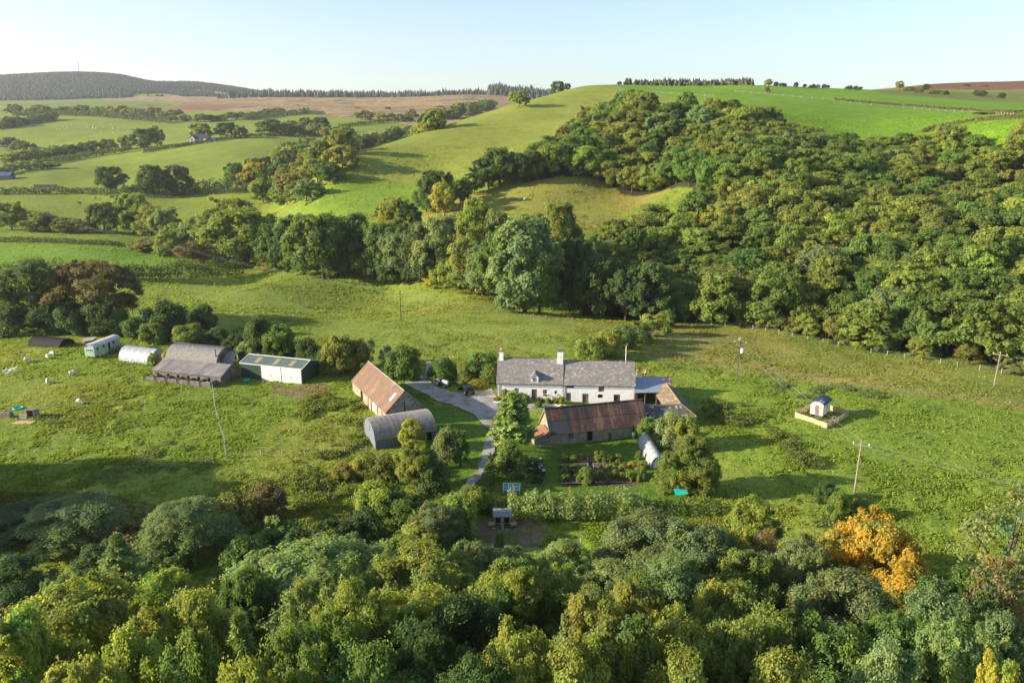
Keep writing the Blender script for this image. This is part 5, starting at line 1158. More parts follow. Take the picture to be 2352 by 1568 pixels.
# wind bent thorns on the skyline
sk = [('far0',1281,190,34,'dark',770),('far2',1304,193,16,'dark',740),('mid3',1423,188,11,'dark',720),('mid3',1437,189,12,'dark',720),('far0',1766,183,18,'bronze',690),('mid0',1783,189,10,'dark',690),('mid1',1795,191,11,'dark',690),('mid4',1803,192,8,'dark',690),('mid0',1829,190,10,'dark',685),
 ('mid1',1849,194,9,'dark',685),('mid2',1862,196,9,'dark',680),('mid3',1869,194,9,'dark',680),('mid4',1879,195,9,'dark',680),('mid0',1893,194,10,'dark',680),('mid1',1902,196,9,'dark',680),('mid2',1946,199,10,'dark',675),('mid4',1954,197,9,'dark',675),('mid5',1966,198,11,'dark',675),('mid5',1977,200,9,'dark',675),
 ('mid5',1762,199,14,'bronze',600),('mid1',2067,188,17,'bronze',780),('mid5',2090,200,26,'bronze',770),('mid5',2112,205,22,'bronze',740),('mid4',2128,194,18,'dark',800),('mid2',2150,207,24,'bronze',730),('mid2',2172,209,14,'dark',720),('mid4',2222,194,12,'dark',850),('mid1',2262,198,13,'dark',840),('mid4',2244,208,14,'dark',720),('mid0',2256,209,20,'dark',715),('mid5',2302,214,16,'dark',680),
 ('mid0',2262,258,44,'olive',430),('mid4',2320,258,38,'bronze',420),('mid5',2285,270,34,'olive',415),('mid5',2340,268,30,'bronze',415)]
label_set([spot(k, u, v, w_, c, Y=Y, name='hawthorn_tree') for k, u, v, w_, c, Y in sk], 'hawthorn', 'on the far hilltop fields', 'wind bent thorns on the hilltop')
mr = [('far1',u,v,w_,c,Y) for u, v, w_, c, Y in ((345,243,14,'dark',1500),(570,250,10,'dark',1480),(640,246,9,'dark',1500),(820,249,12,'brown',1480),(890,246,14,'dark',1450),(945,250,12,'dark',1400),(1010,243,14,'olive',1450),(1052,248,14,'dark',1400),(1075,241,9,'dark',1500),(720,255,10,'brown',1350),(980,262,16,'bronze',1250),(1110,238,10,'dark',1500))]
label_set([spot(k, u, v, w_, c, Y=Y, name='thorn_bush', cat='bush') for k, u, v, w_, c, Y in mr], 'thorn bush', 'dotted over the brown moor', 'thorn bushes on the moor')
# trees standing just left of the picture whose shade crosses the lower field
sh_ = [place('near%d' % (i % 6), x, y, gz(x, y), h, r, c_, 'broadleaf_tree') for i, (x, y, h, r, c_) in enumerate(((-76,80,15,6,'green'),(-83,87,16,6.5,'dark'),(-78,92,14,6,'olive'),(-90,96,16,6,'green'),(-97,90,15,6,'dark')))]
label_set(sh_, 'tree', 'beyond the left edge of the lower field', 'trees beside the lower field')
# ------------------------------------------------------------------ poles and wires
def pole(x, y, h, arm, mat, lab, rz=0., lean=0., trans=False):
    o = empty('utility_pole', snap(x, y), rz); o.rotation_euler = (0, lean, rz); tag(o, lab, 'utility pole', 'wooden power poles')
    MB().tube([(0, 0, -.6), (0, 0, h)], [.13, .09], 8).build('post', M[mat], o)
    if arm:
        MB().box(-arm / 2, arm / 2, -.06, .06, h - .75, h - .62).build('crossarm', M[mat], o)
        for s in (-1, 1): MB().tube([(s * (arm / 2 - .08), 0, h - .62), (s * (arm / 2 - .08), 0, h - .36)], [.05, .07], 6).build('insulator', M['paint'], o)
    if trans:
        MB().tube([(.42, 0, h - 2.6), (.42, 0, h - 1.8), (.42, 0, h - 1.7)], [.26, .26, .1], 12).build('transformer', M['paint'], o)
        MB().box(.0, .35, -.05, .05, h - 2.3, h - 2.2).build('bracket', M['iron'], o)
        MB().tube([(.12, -.14, 0), (.14, -.14, h - 1.2)], .03, 5).build('cable_guard', M['oldwood'], o)
        MB().tube([(-.05, .05, h - .2), (-.5, .1, h + .0), (.0, .1, h + .25)], .05, 5).build('bracket_arm', M['paint'], o)
    return o
p1 = hit(921, 737); p2 = hit(1693, 866); p3 = hit(2283, 886); p4 = hit(1962, 1132); p5 = hit(425, 622); p6 = hit(102, 533)
pole(p1.x, p1.y, 7.6, 1.6, 'pole', 'dark pole alone in the middle of the meadow', -.3)
pole(p2.x, p2.y, 7.5, 2.2, 'pole', 'brown pole with grey transformer right of the farmhouse', -.35, .02, True)
pole(p3.x, p3.y, 7.0, 2.4, 'polepale', 'pale pole near the wood at the right edge', -.5, .03)
pole(p4.x, p4.y, 7.4, 2.0, 'polepale', 'pale pole in the grass below the fenced hut', -.4, .02)
pole(p5.x, p5.y, 8.5, 1.6, 'pole', 'dark pole in the thick hedge at left', -.3)
pole(p6.x, p6.y, 9.0, 2.2, 'polepale', 'far pale pole by the row of trees at left', -.3)
pole(hit(312, 778).x, hit(312, 778).y, 7.0, 0, 'pole', 'dark pole beside the old trees behind the caravan')
def wires(A, B, ha, hb, sag, off, lab):
    V = MB()
    d = Vector((-(B.y - A.y), B.x - A.x, 0)).normalized() * off
    a = Vector((A.x, A.y, gz(A.x, A.y) + ha)) + d; b_ = Vector((B.x, B.y, gz(B.x, B.y) + hb)) + d
    V.tube([a.lerp(b_, t / 16) - Vector((0, 0, sag * 4 * (t / 16) * (1 - t / 16))) for t in range(17)], .013, 4)
    o = V.build('power_line', M['felt'], None); tag(o, lab, 'wire', 'power line wires')
nm = ((p6, p5, 8.5, 8.0, 'at the far left'), (p5, p1, 8.0, 7.1, 'over the left of the meadow'), (p1, p2, 7.1, 7.0, 'between the meadow pole and the transformer pole'), (p2, p4, 6.9, 6.9, 'over the fenced hut'), (p4, Vector((85, 62, 0)), 6.9, 8, 'to the bottom right corner'))
for A, B, ha, hb, ph in nm:
    for s, w_ in ((-.75, 'nearer'), (.75, 'farther')): wires(A, B, ha, hb, 1.2 if (A - B).length > 60 else .6, s, f'{w_} thin wire {ph}')

# ------------------------------------------------------------------ fences
POST = MB().tube([(0, 0, -.3), (0, 0, 1.15)], .065, 6); POSTM = bpy.data.meshes.new('post'); POSTM.from_pydata(POST.v, [], POST.f); POSTM.materials.append(M['postwood'])
def fence(pts, step, lab, h=1.15, rail=False, thick=1.0, wire=.012, jit=.12):
    P = [hit(*p) for p in pts]; c0 = P[0].copy(); root = empty('post_fence', c0); tag(root, lab, 'fence'); W = MB(); gr_ = random.Random(int(pts[0][0])); prev = None; n_ = 0
    for i in range(len(P) - 1):
        a, b_ = P[i], P[i + 1]; n = max(1, int((b_.xy - a.xy).length / step))
        for k in range(n + (1 if i == len(P) - 2 else 0)):
            q = a.lerp(b_, k / n); q = snap(q.x + gr_.uniform(-jit, jit), q.y + gr_.uniform(-jit, jit)) - c0
            if n_ < 100:
                o = link('post', POSTM, None, root, q); o.scale = (thick, thick, h / 1.15 * gr_.uniform(.85, 1.1)); o.rotation_euler = (gr_.uniform(-.08, .08), gr_.uniform(-.08, .08), 0); n_ += 1
            if prev is not None:
                for z in ((.35, .7, 1.0) if not rail else (.45, .95)): W.tube([prev + Vector((0, 0, z * h)), q + Vector((0, 0, z * h))], wire if not rail else .028, 4, False)
            prev = q
    W.build('wire' if not rail else 'rail', M['felt'] if not rail else M['postwood'], root); return root
fence([(488,888),(497,950),(512,1005),(522,1052)], 2.2, 'crooked post fence running down from the pig pens', 1.15, False, .8)
fence([(522,1052),(600,1050),(700,1048),(840,1040)], 2.6, 'post and wire fence across the rough field', 1.1)
fence([(1545,742),(1600,744),(1700,752),(1820,775),(2000,810),(2200,842),(2352,868)], 3.0, 'post and wire fence along the foot of the wood', 1.1, thick=1.2)
fence([(1420,207),(1500,212),(1560,218),(1640,223)], 9, 'fence line across the top of the bare hill', 1.3, thick=2.2, wire=.03)
fence([(1690,212),(1760,218),(1840,226),(1915,232)], 7, 'pale post fence on the upper green field', 1.3, thick=2.4, wire=.03)
fence([(1930,236),(2100,250),(2230,259),(2335,267)], 6, 'pale posts in front of the long brown hedge', 1.2, thick=2.0, wire=.02)
fence([(1120,868),(1050,860),(985,855)], 2.4, 'garden fence behind the tractor', 1.1)
fence([(1095,1278),(1180,1286),(1260,1280),(1330,1262)], 2.2, 'wire fence at the bottom of the chicken run', 1.3)
def gate(u0, v0, u1, v1, lab, h=1.15, mat='galv'):
    a, b_ = hit(u0, v0), hit(u1, v1); L = (b_.xy - a.xy).length; o = empty('field_gate', a, math.atan2(b_.y - a.y, b_.x - a.x)); tag(o, lab, 'gate')
    m = MB()
    for z in (.2, .42, .64, .86, 1.08): m.tube([(0, 0, z), (L, 0, z)], .035, 5)
    for x in (.0, L / 2, L): m.tube([(x, 0, .2), (x, 0, 1.08)], .035, 5)
    m.build('bar', M[mat], o)
    for x in (-.15, L + .15): MB().tube([(x, 0, -.3), (x, 0, 1.35)], .09, 7).build('gate_post', M['postwood'], o)
gate(534, 866, 552, 862, 'grey metal gate between the pig pens and green shed'); gate(966, 874, 990, 858, 'open metal gate on the farm track')

# ------------------------------------------------------------------ animals: one continuous skinned body each
def skinned(name, J, E, Rd, mat, root=0, sub=1):
    me = bpy.data.meshes.new(name); me.from_pydata(J, E, []); o = bpy.data.objects.new(name, me); col.objects.link(o)
    sk = o.modifiers.new('skin', 'SKIN'); sk.use_smooth_shade = True
    for i, r in enumerate(Rd):
        s = me.skin_vertices[0].data[i]; s.radius = r if isinstance(r, tuple) else (r, r); s.use_root = i == root
    sb = o.modifiers.new('smooth', 'SUBSURF'); sb.levels = sub; sb.render_levels = sub
    bpy.context.view_layer.update(); dg = bpy.context.evaluated_depsgraph_get()
    m2 = bpy.data.meshes.new_from_object(o.evaluated_get(dg)); m2.name = name
    bpy.data.objects.remove(o); m2.materials.clear(); m2.materials.append(mat); return m2
def quadruped(name, L, hb, br, ll, head, mat, grazing=True):
    """trunk, neck and head along a spine; four jointed legs"""
    J = [(-.50 * L, 0, hb - .02), (-.25 * L, 0, hb), (0, 0, hb - .02), (.25 * L, 0, hb), (.42 * L, 0, hb + .03)]
    Rd = [br * .82, br, br * 1.08, br, br * .7]
    E = [(0, 1), (1, 2), (2, 3), (3, 4)]
    if grazing: J += [(.62 * L, 0, hb - .25 * hb), (.74 * L, 0, hb * .36), (.88 * L, 0, hb * .16)]
    else: J += [(.58 * L, 0, hb + .28 * hb), (.68 * L, 0, hb + .45 * hb), (.86 * L, 0, hb + .34 * hb)]
    Rd += [br * .45, head, head * .55]; E += [(4, 5), (5, 6), (6, 7)]
    for s in (-1, 1):
        k = len(J); J += [(.30 * L, s * br * .55, hb - br * .7), (.29 * L, s * br * .6, ll * .5), (.31 * L, s * br * .6, .0)]; Rd += [br * .36, br * .17, br * .15]; E += [(3, k), (k, k + 1), (k + 1, k + 2)]
        k = len(J); J += [(-.36 * L, s * br * .55, hb - br * .6), (-.30 * L, s * br * .6, ll * .72), (-.43 * L, s * br * .6, ll * .38), (-.41 * L, s * br * .6, .0)]; Rd += [br * .45, br * .26, br * .16, br * .15]; E += [(0, k), (k, k + 1), (k + 1, k + 2), (k + 2, k + 3)]
    k = len(J); J += [(-.57 * L, 0, hb - .05), (-.60 * L, 0, hb - .35 * hb)]; Rd += [br * .14, br * .10]; E += [(0, k), (k, k + 1)]
    for s in (-1, 1): k = len(J); J.append((J[6][0] - .02 * L, s * head * 1.3, J[6][2] + head * .5)); Rd.append(head * .28); E.append((6, k))
    return skinned(name, J, E, Rd, mat, 2)
fleece, nt, b = new_mat('fleece', .95, .05)
tc = nt.nodes.new('ShaderNodeTexCoord'); sx = N(nt, 'ShaderNodeSeparateXYZ'); nt.links.new(tc.outputs['Object'], sx.inputs[0])
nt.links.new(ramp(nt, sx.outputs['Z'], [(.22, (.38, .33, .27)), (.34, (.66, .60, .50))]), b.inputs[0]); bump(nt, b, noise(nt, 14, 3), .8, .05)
SHEEP = quadruped('sheep', 1.05, .62, .29, .36, .12, fleece); SHEEP_UP = quadruped('sheep', 1.05, .62, .29, .36, .12, fleece, False)
COWR = quadruped('cow', 1.9, 1.05, .42, .62, .19, plain('red_brown_hide', (.22, .08, .04), .8, .2)); COWB = quadruped('cow', 1.9, 1.05, .42, .62, .19, plain('black_hide', (.025, .022, .02), .8, .2), False)
ga = random.Random(3)
def beast(me, u, v, rz, name, lab, cat, grp, s=1.0):
    p = hit(u, v); o = link(name, me, None, None, p); o.rotation_euler = (0, 0, rz); o.scale = (s, s, s); tag(o, lab, cat, grp); return o
for (u, v, rz, lab) in ((62,828,1.2,'sheep nearest the white geese, standing in the shade'),(111,821,2.6,'sheep in the shade, middle of the three by the caravan'),(122,813,3.0,'sheep closest to the caravan in the shade'),(167,858,.1,'sheep by the brown rush tuft below the caravan'),(110,877,-1.2,'sheep seen end on in the sunny grass'),(182,924,-.4,'sheep alone in the sun above the goat shelter')):
    beast(SHEEP, u, v + 3, rz, 'sheep', lab, 'sheep', 'sheep in the near left field', 1.08)
for (u, v, rz, lab) in ((1168,459,.2,'white sheep lying left in the pasture under the wood'),(1206,461,.4,'white sheep lying right in the pasture under the wood')): beast(SHEEP, u, v, rz, 'sheep', lab, 'sheep', 'sheep in the pasture under the wood', 1.2)
for me, u, v, rz, lab in ((COWR,219,458,2.4,'red brown cow grazing in the far left field'),(COWB,257,457,.3,'black cow standing right of the red brown cow'),(COWB,183,470,2.9,'black cow lying lowest in the cattle field')): beast(me, u, v, rz, 'cow', lab, 'cow', 'cattle in the far left field', 1.15)
def flock(poly, n, phrase, grp, s):
    P = plan(poly); xs = [p[0] for p in P]; ys = [p[1] for p in P]; L = []
    while len(L) < n:
        x = ga.uniform(min(xs), max(xs)); y = ga.uniform(min(ys), max(ys))
        if inpoly(np.array([x]), np.array([y]), P)[0]:
            o = link('sheep', ga.choice((SHEEP, SHEEP_UP)), None, None, snap(x, y, .05)); o.rotation_euler = (0, 0, ga.uniform(0, 6.28)); o.scale = (s, s, s); tag(o, f'far off white sheep among the flock {phrase}', 'sheep', grp); L.append(o)
flock([(120,300),(330,312),(360,290),(120,285)], 34, 'on the bright field above the far house', 'flock above the far house', 1.25)
flock([(880,300),(960,285),(1000,283),(950,302),(880,312)], 36, 'on the shaded field behind the bare hill', 'flock behind the bare hill', 1.25)
flock([(1450,199),(1560,197),(1690,200),(1560,202),(1450,202)], 30, 'below the hilltop conifers', 'flock on the hilltop', 1.2)
goose, nt, b = new_mat('white_feather', .9, .1); b.inputs['Base Color'].default_value = (.75, .75, .74, 1)
GO = skinned('goose', [(-.32, 0, .34), (-.12, 0, .32), (.12, 0, .34), (.24, 0, .48), (.27, 0, .70), (.36, 0, .72), (0, .07, .14), (0, .07, .0), (0, -.07, .14), (0, -.07, .0)], [(0, 1), (1, 2), (2, 3), (3, 4), (4, 5), (1, 6), (6, 7), (1, 8), (8, 9)], [.05, .16, .15, .07, .055, .03, .03, .02, .03, .02], goose, 1)
for u, v, rz, lab in ((12,856,.6,'leftmost of the four white geese in the grass'),(26,854,.2,'second white goose from the left'),(35,852,.3,'rightmost of the four white geese'),(18,862,.8,'white goose nearest the viewer of the four')): beast(GO, u, v, rz, 'goose', lab, 'goose', 'white geese at left', 1.35)

# ------------------------------------------------------------------ people behind the open shed
skin, nt, b = new_mat('skin', .6, .3); b.inputs['Base Color'].default_value = (.55, .33, .23, 1)
def person(u, v, rz, top, legs, lab, lean=0.25, hairc=(.10, .06, .03)):
    p = hit(u, v); o = empty('person', p, rz); tag(o, lab, 'person', 'people behind the shed')
    s = lambda x, z: (x + lean * max(z - .9, 0), z)
    X = lambda x, y, z: (x + lean * max(z - .92, 0), y, z)
    J = [X(0, 0, .93), X(0, 0, 1.12), X(0, 0, 1.36), X(0, 0, 1.50), X(.01, 0, 1.62), X(.01, 0, 1.72)]; Rd = [(.13, .10), (.12, .095), (.15, .105), .052, .085, .075]; E = [(0, 1), (1, 2), (2, 3), (3, 4), (4, 5)]
    for q in (-1, 1):
        k = len(J); J += [X(0, q * .18, 1.40), X(.08, q * .24, 1.15), X(.26, q * .20, .98), X(.33, q * .19, .94)]; Rd += [.055, .045, .036, .032]; E += [(2, k), (k, k + 1), (k + 1, k + 2), (k + 2, k + 3)]
        h = k + 3
        for f in range(5): k = len(J); J.append(X(.41 - .012 * abs(f - 2) - (.05 if f == 4 else 0), q * (.155 + f * .018), .92 - (.01 * f))); Rd.append(.009); E.append((h, k))
        k = len(J); J += [(.0, q * .10, .86), (.03 * q, q * .11, .50), (-.03 + .05 * q, q * .11, .08), (.09 + .05 * q, q * .115, .04)]; Rd += [.085, .058, .042, .036]; E += [(0, k), (k, k + 1), (k + 1, k + 2), (k + 2, k + 3)]
    link('body', skinned('body', J, E, Rd, skin, 0), None, o)
    def garment(nm, idx, grow, mat):
        mp = {i: n for n, i in enumerate(idx)}; g_ = skinned(nm, [J[i] for i in idx], [(mp[a], mp[b_]) for a, b_ in E if a in mp and b_ in mp], [tuple(r * grow + .012 for r in (Rd[i] if isinstance(Rd[i], tuple) else (Rd[i], Rd[i]))) for i in idx], mat, 0); link(nm, g_, None, o)
    garment('top', [0, 1, 2, 6, 7, 8, 19, 20, 21], 1.12, top); garment('trousers', [0, 15, 16, 17, 28, 29, 30], 1.12, legs)
    hd = X(.01, 0, 1.70); m = bpy.data.meshes.new('hair'); bm = bmesh.new(); bmesh.ops.create_uvsphere(bm, u_segments=12, v_segments=8, radius=.112); bm.to_mesh(m); bm.free(); hm_ = plain('hair_%d' % int(u), hairc, .8, .2)
    h = link('hair', m, hm_, o, (hd[0] - .025, 0, hd[2] - .01)); h.scale = (.95, .85, .8)
    m = MB(); m.box(hd[0] + .075, hd[0] + .10, -.012, .012, hd[2] - .09, hd[2] - .04); m.build('nose', skin, o)
person(1464, 867, -1.2, plain('olive_shirt', (.30, .30, .13), .9), plain('pale_trousers', (.45, .42, .33), .9), 'person in olive top standing left, behind the open shed')
person(1477, 867, -.6, plain('red_jacket', (.62, .05, .03), .8), plain('dark_trousers', (.06, .06, .07), .9), 'person in bright red jacket bending beside the white shirted one', .35)
person(1483, 868, 2.8, plain('white_shirt', (.78, .77, .74), .9), plain('navy_trousers', (.05, .06, .10), .9), 'person in white shirt standing right of the red jacket', .2, (.3, .22, .14))

# ------------------------------------------------------------------ black hatchback with an open door
c = hit(1075, 903); V = empty('parked_car', (c.x, c.y, c.z + .2), R(104)); tag(V, 'black hatchback parked on the gravel with a front door open', 'car')
prof = [(-1.95, .35), (-1.98, .62), (-1.90, .92), (-1.72, 1.02), (-1.40, 1.42), (-.9, 1.50), (.15, 1.48), (.55, 1.36), (1.05, .98), (1.65, .88), (1.93, .72), (1.98, .40), (1.80, .28), (-1.75, .28)]
def loft(prof, ws, name, mat, parent, bev=.05):
    bm = bmesh.new(); rows = []
    for s in (-1, 1): rows.append([bm.verts.new((x, s * ws(z), z)) for x, z in prof])
    n = len(prof)
    for i in range(n): bm.faces.new((rows[0][i], rows[0][(i + 1) % n], rows[1][(i + 1) % n], rows[1][i]))
    bm.faces.new(rows[0][::-1]); bm.faces.new(rows[1]); bmesh.ops.recalc_face_normals(bm, faces=bm.faces)
    me = bpy.data.meshes.new(name); bm.to_mesh(me); bm.free(); o = link(name, me, mat, parent); q = o.modifiers.new('bevel', 'BEVEL'); q.width = bev; q.segments = 2; q.limit_method = 'ANGLE'; return o
wcar = lambda z: .84 if z < .95 else .84 - (z - .95) * .42
bd = loft(prof, wcar, 'body', M['carpaint'], V)
MB().quad((-1.80, -.60, 1.05), (-1.80, .60, 1.05), (-1.47, .52, 1.38), (-1.47, -.52, 1.38)).build('rear_window', M['glass'], V).location = (-.035, 0, .03)
MB().quad((1.00, .62, 1.02), (1.00, -.62, 1.02), (.60, -.55, 1.33), (.60, .55, 1.33)).build('windscreen', M['glass'], V).location = (.03, 0, .03)
for s in (-1, 1):
    MB().quad((-1.25, s * .83, 1.02), (.75, s * .83, 1.02), (.40, s * .665, 1.36), (-1.05, s * .655, 1.38)).build('side_window', M['glass'], V).location = (0, s * .012, 0)
    MB().box(-1.99, -1.86, s * .66 - .06, s * .66 + .06, .74, 1.05).build('tail_light', plain('red_lens', (.22, .012, .012), .3, .1), V)
    for x in (-1.28, 1.25):
        w_ = MB().disc((x, s * .80, .30), (0, 1, 0), .31, .2, 16).build('wheel', M['rubber'], V, True); MB().disc((x, s * .905, .30), (0, 1, 0), .19, .02, 12).build('rim', M['galv'], w_)
    MB().box(1.86, 1.97, s * .58 - .14, s * .58 + .14, .62, .74).build('headlight', M['paint'], V)
MB().box(-2.01, -1.985, -.26, .26, .58, .69).build('number_plate', plain('yellow_plate', (.62, .50, .06), .6, .1), V)
MB().box(-2.02, -1.9, -.80, .80, .36, .50).build('bumper', M['rubber'], V)
dr = MB().box(0, -1.05, 0, .07, .32, .98).build('door', M['carpaint'], V, bev=.02); dr.location = (.55, .86, 0); dr.rotation_euler = (0, 0, R(-62))
m = MB(); m.tube([(-.02, .035, .98), (-.25, .035, 1.38), (-.98, .035, 1.40), (-1.03, .035, .98)], .03, 5); m.build('window_frame', M['carpaint'], dr)

# ------------------------------------------------------------------ grey vintage tractor
c = hit(1016, 886); T = empty('tractor', (c.x, c.y, c.z + .02), R(-42)); tag(T, 'small grey vintage tractor with roll bar beside the drive', 'tractor')
m = MB(); m.box(.15, 1.55, -.27, .27, .72, 1.22); m.build('bonnet', M['tgrey'], T, bev=.08); MB().box(1.552, 1.60, -.22, .22, .72, 1.15).build('grille', M['iron'], T)
MB().box(-.75, 1.5, -.17, .17, .48, .718).build('chassis', M['tgrey'], T); MB().box(-.55, .15, -.24, .24, .62, .95).build('gearbox', M['tgrey'], T)
for s in (-1, 1):
    w_ = MB().disc((-.55, s * .68, .62), (0, 1, 0), .62, .30, 20).build('rear_wheel', M['rubber'], T, True); MB().disc((-.55, s * .84, .62), (0, 1, 0), .36, .04, 14).build('rim', M['tgrey'], w_)
    w_ = MB().disc((1.25, s * .60, .34), (0, 1, 0), .34, .16, 16).build('front_wheel', M['rubber'], T, True); MB().disc((1.25, s * .69, .34), (0, 1, 0), .18, .03, 12).build('rim', M['tgrey'], w_)
    m = MB(); P = [(-.55 + .72 * math.cos(a), .62 + .70 * math.sin(a)) for a in [math.pi * (.15 + .75 * i / 8) for i in range(9)]]
    for i in range(8): m.slab((P[i][0], s * .68 - .17, P[i][1]), (P[i + 1][0], s * .68 - .17, P[i + 1][1]), (P[i + 1][0], s * .68 + .17, P[i + 1][1]), (P[i][0], s * .68 + .17, P[i][1]), .03)
    m.build('mudguard', M['tgrey'], T); MB().disc((1.62, s * .17, 1.02), (1, 0, 0), .09, .08, 12).build('headlight', M['paint'], T)
MB().tube([(1.25, -.55, .36), (1.25, .55, .36)], .05, 6).build('front_axle', M['tgrey'], T)
m = MB(); m.tube([(-.82, -.48, .85), (-.82, -.48, 2.25), (-.82, -.38, 2.34), (-.82, .38, 2.34), (-.82, .48, 2.25), (-.82, .48, .85)], .04, 6); m.build('roll_bar', M['iron'], T)
MB().box(-.62, -.22, -.22, .22, 1.05, 1.12).box(-.70, -.62, -.22, .22, 1.05, 1.40).build('seat', M['rubber'], T, bev=.03)
m = MB(); P = [(.02 + .0 * i, .19 * math.cos(i * math.pi / 8), 1.42 + .19 * math.sin(i * math.pi / 8) * .9) for i in range(17)]; m.tube([(x - (z - 1.42) * .5, y, z) for x, y, z in P], .018, 5); m.tube([(.2, 0, 1.1), (.02, 0, 1.42)], .02, 5); m.build('steering_wheel', M['iron'], T)
MB().tube([(.85, .12, 1.2), (.85, .12, 1.75)], .03, 6).build('exhaust', M['iron'], T)
MB().box(-1.3, -.9, -.4, .4, .4, .55).build('hitch', M['iron'], T)

# ------------------------------------------------------------------ mint caravan
A = Vector((-85.2, 156.3)); B = Vector((-83.7, 164.1)); loc, rz, Ln = frame(A, B, None); K = empty('showman_caravan', loc, rz); tag(K, 'faded mint green living van with peeling pale roof', 'caravan'); W = 2.2
m = MB(); m.wall(0, Ln, .5, 2.5, 0, [(.75, 1.45, 1.55, 2.15), (2.6, 3.3, 1.6, 2.2), (4.3, 5.0, .55, 2.3), (5.7, 6.4, 1.65, 2.2)], .08); m.quad((0, 0, .5), (0, 0, 2.5), (0, W, 2.5), (0, W, .5)); m.quad((Ln, 0, .5), (Ln, W, .5), (Ln, W, 2.5), (Ln, 0, 2.5)); m.quad((0, W, .5), (0, W, 2.5), (Ln, W, 2.5), (Ln, W, .5)); m.quad((0, 0, .5), (0, W, .5), (Ln, W, .5), (Ln, 0, .5)); m.build('body', M['caravan'], K)
m = MB(); arch_shell(m, -.2, Ln + .2, W + .35, 2.48, .55, amp=0, n=10, y0=-.17); m.build('roof', sheets('peeling_roof_paint', [(.3, (.36, .24, .16)), (.5, (.55, .50, .45)), (.7, (.62, .60, .60))], streak=.5, blotch=1.2), K, True)
for x in (0, Ln): MB().poly([(x, y - .0, 2.48 + z) for y, z in [(yy * .95, zz * .95) for yy, zz in arch_pts(W, .5, 10)]]).build('roof_end', M['caravan'], K)
for x0, x1 in ((.75, 1.45), (2.6, 3.3)): window(K, x0, x1, 1.55 if x0 < 2 else 1.6, 2.15 if x0 < 2 else 2.2, .05, 2, 2, 'oldwood', False)
MB().quad((5.7, .07, 1.65), (6.4, .07, 1.65), (6.4, .07, 2.2), (5.7, .07, 2.2)).build('window', M['black'], K); MB().quad((4.3, .07, .55), (5.0, .07, .55), (5.0, .07, 2.3), (4.3, .07, 2.3)).build('doorway', M['black'], K)
ew = empty('end_window', (0, 0, 0)); ew.parent = K
m = MB()
for i in range(3): m.box(-.05, -.005, .45 + i * .45, .45 + i * .45 + .42, 1.5, 2.1)
m.build('frame', M['paint'], ew); m = MB()
for i in range(3): m.quad((-.055, .5 + i * .45, 1.56), (-.055, .82 + i * .45, 1.56), (-.055, .82 + i * .45, 2.04), (-.055, .5 + i * .45, 2.04))
m.build('pane', M['glass'], ew)
m = MB(); m.box(4.2, 7.6, -1.1, -.02, .75, .85); v = m.build('veranda', M['oldwood'], K)
for x in [4.2 + i * .42 for i in range(9)]: MB().box(x, x + .06, -1.1, -1.04, .85, 1.6).build('baluster', M['oldwood'], v)
MB().box(4.2, 7.62, -1.11, -1.03, 1.6, 1.67).build('handrail', M['oldwood'], v)
for x in (1.0, 6.6):
    for y in (.15, W - .15): w_ = MB().disc((x, y, .38), (0, 1, 0), .38, .16, 14).build('wheel', M['rubber'], K, True)
def loose(name, lab, cat, u, v, rz, pieces, mat, dz=.0):
    o = empty(name, hit(u, v) + Vector((0, 0, dz)), rz); tag(o, lab, cat)
    for nm_, m, mt in pieces: m.build(nm_, M[mt or mat], o)
    return o
loose('scrap_sheet_heap', 'heap of grey scrap sheets behind the caravan', 'scrap heap', 218, 800, .3, [('sheet', MB().slab((-2.4, 0, 1.6), (0, 0, 1.9), (0, 2.4, 2.1), (-2.4, 2.4, 1.8), .05), 'galv'), ('sheet', MB().slab((-2.1, -.3, 1.35), (.4, -.2, 1.5), (.4, 1.6, 1.6), (-2.1, 1.6, 1.5), .05), 'fibre'), ('stack', MB().box(-2.0, -.1, .2, 2.0, -.3, 1.3), 'oldwood')], 'galv')
loose('awning_frame', 'thin rusty awning frame left of the caravan', 'frame', 186, 815, .1, [('upright', MB().tube([(0, 0, -.2), (0, 0, 2.5)], .035, 5), None), ('crossbar', MB().tube([(0, 0, 2.5), (1.8, .4, 2.3)], .03, 5), None)], 'brownrust')
loose('junk_boards', 'planks and dark sacks under the caravan veranda', 'junk', 262, 818, .4, [('board', MB().box(-1.2, 1.0, 0, .25, .05, .12), 'palewood'), ('sack', MB().tube([(-.6, .6, 0), (-.5, .6, .35), (-.4, .6, .5)], [.4, .36, .15], 10), 'iron')], 'oldwood')
loose('plastic_sheet', 'crumpled purple and white plastic sheet beside the big polytunnel', 'plastic sheet', 282, 829, -.35, [('fold', MB().slab((-1, 0, .12), (.2, -.1, .2), (.2, .5, .16), (-1, .5, .1), .1), 'film'), ('bundle', MB().tube([(.2, .2, .12), (.8, .1, .16), (1.5, .15, .1)], [.16, .2, .1], 8), 'iron')], 'film')
def bottle(u, v, lab):
    o = empty('gas_bottle', hit(u, v)); tag(o, lab, 'gas bottle', 'red gas bottles'); MB().tube([(0, 0, 0), (0, 0, 1.05), (0, 0, 1.2), (0, 0, 1.27)], [.22, .22, .15, .09], 14).build('cylinder', M['red'], o, True); MB().tube([(0, 0, 1.27), (0, 0, 1.42)], [.06, .05], 8).build('valve', M['galv'], o); o.scale = (1.1, 1.1, 1.15)
bottle(358, 838, 'left red gas bottle in front of the big polytunnel'); bottle(366, 839, 'right red gas bottle in front of the big polytunnel')
o = spot('bush2', 385, 806, 34, 'lime', vb=842, name='bush', cat='bush'); tag(o, 'yellow green bush between polytunnel and pig pens', 'bush'); del o['_c']
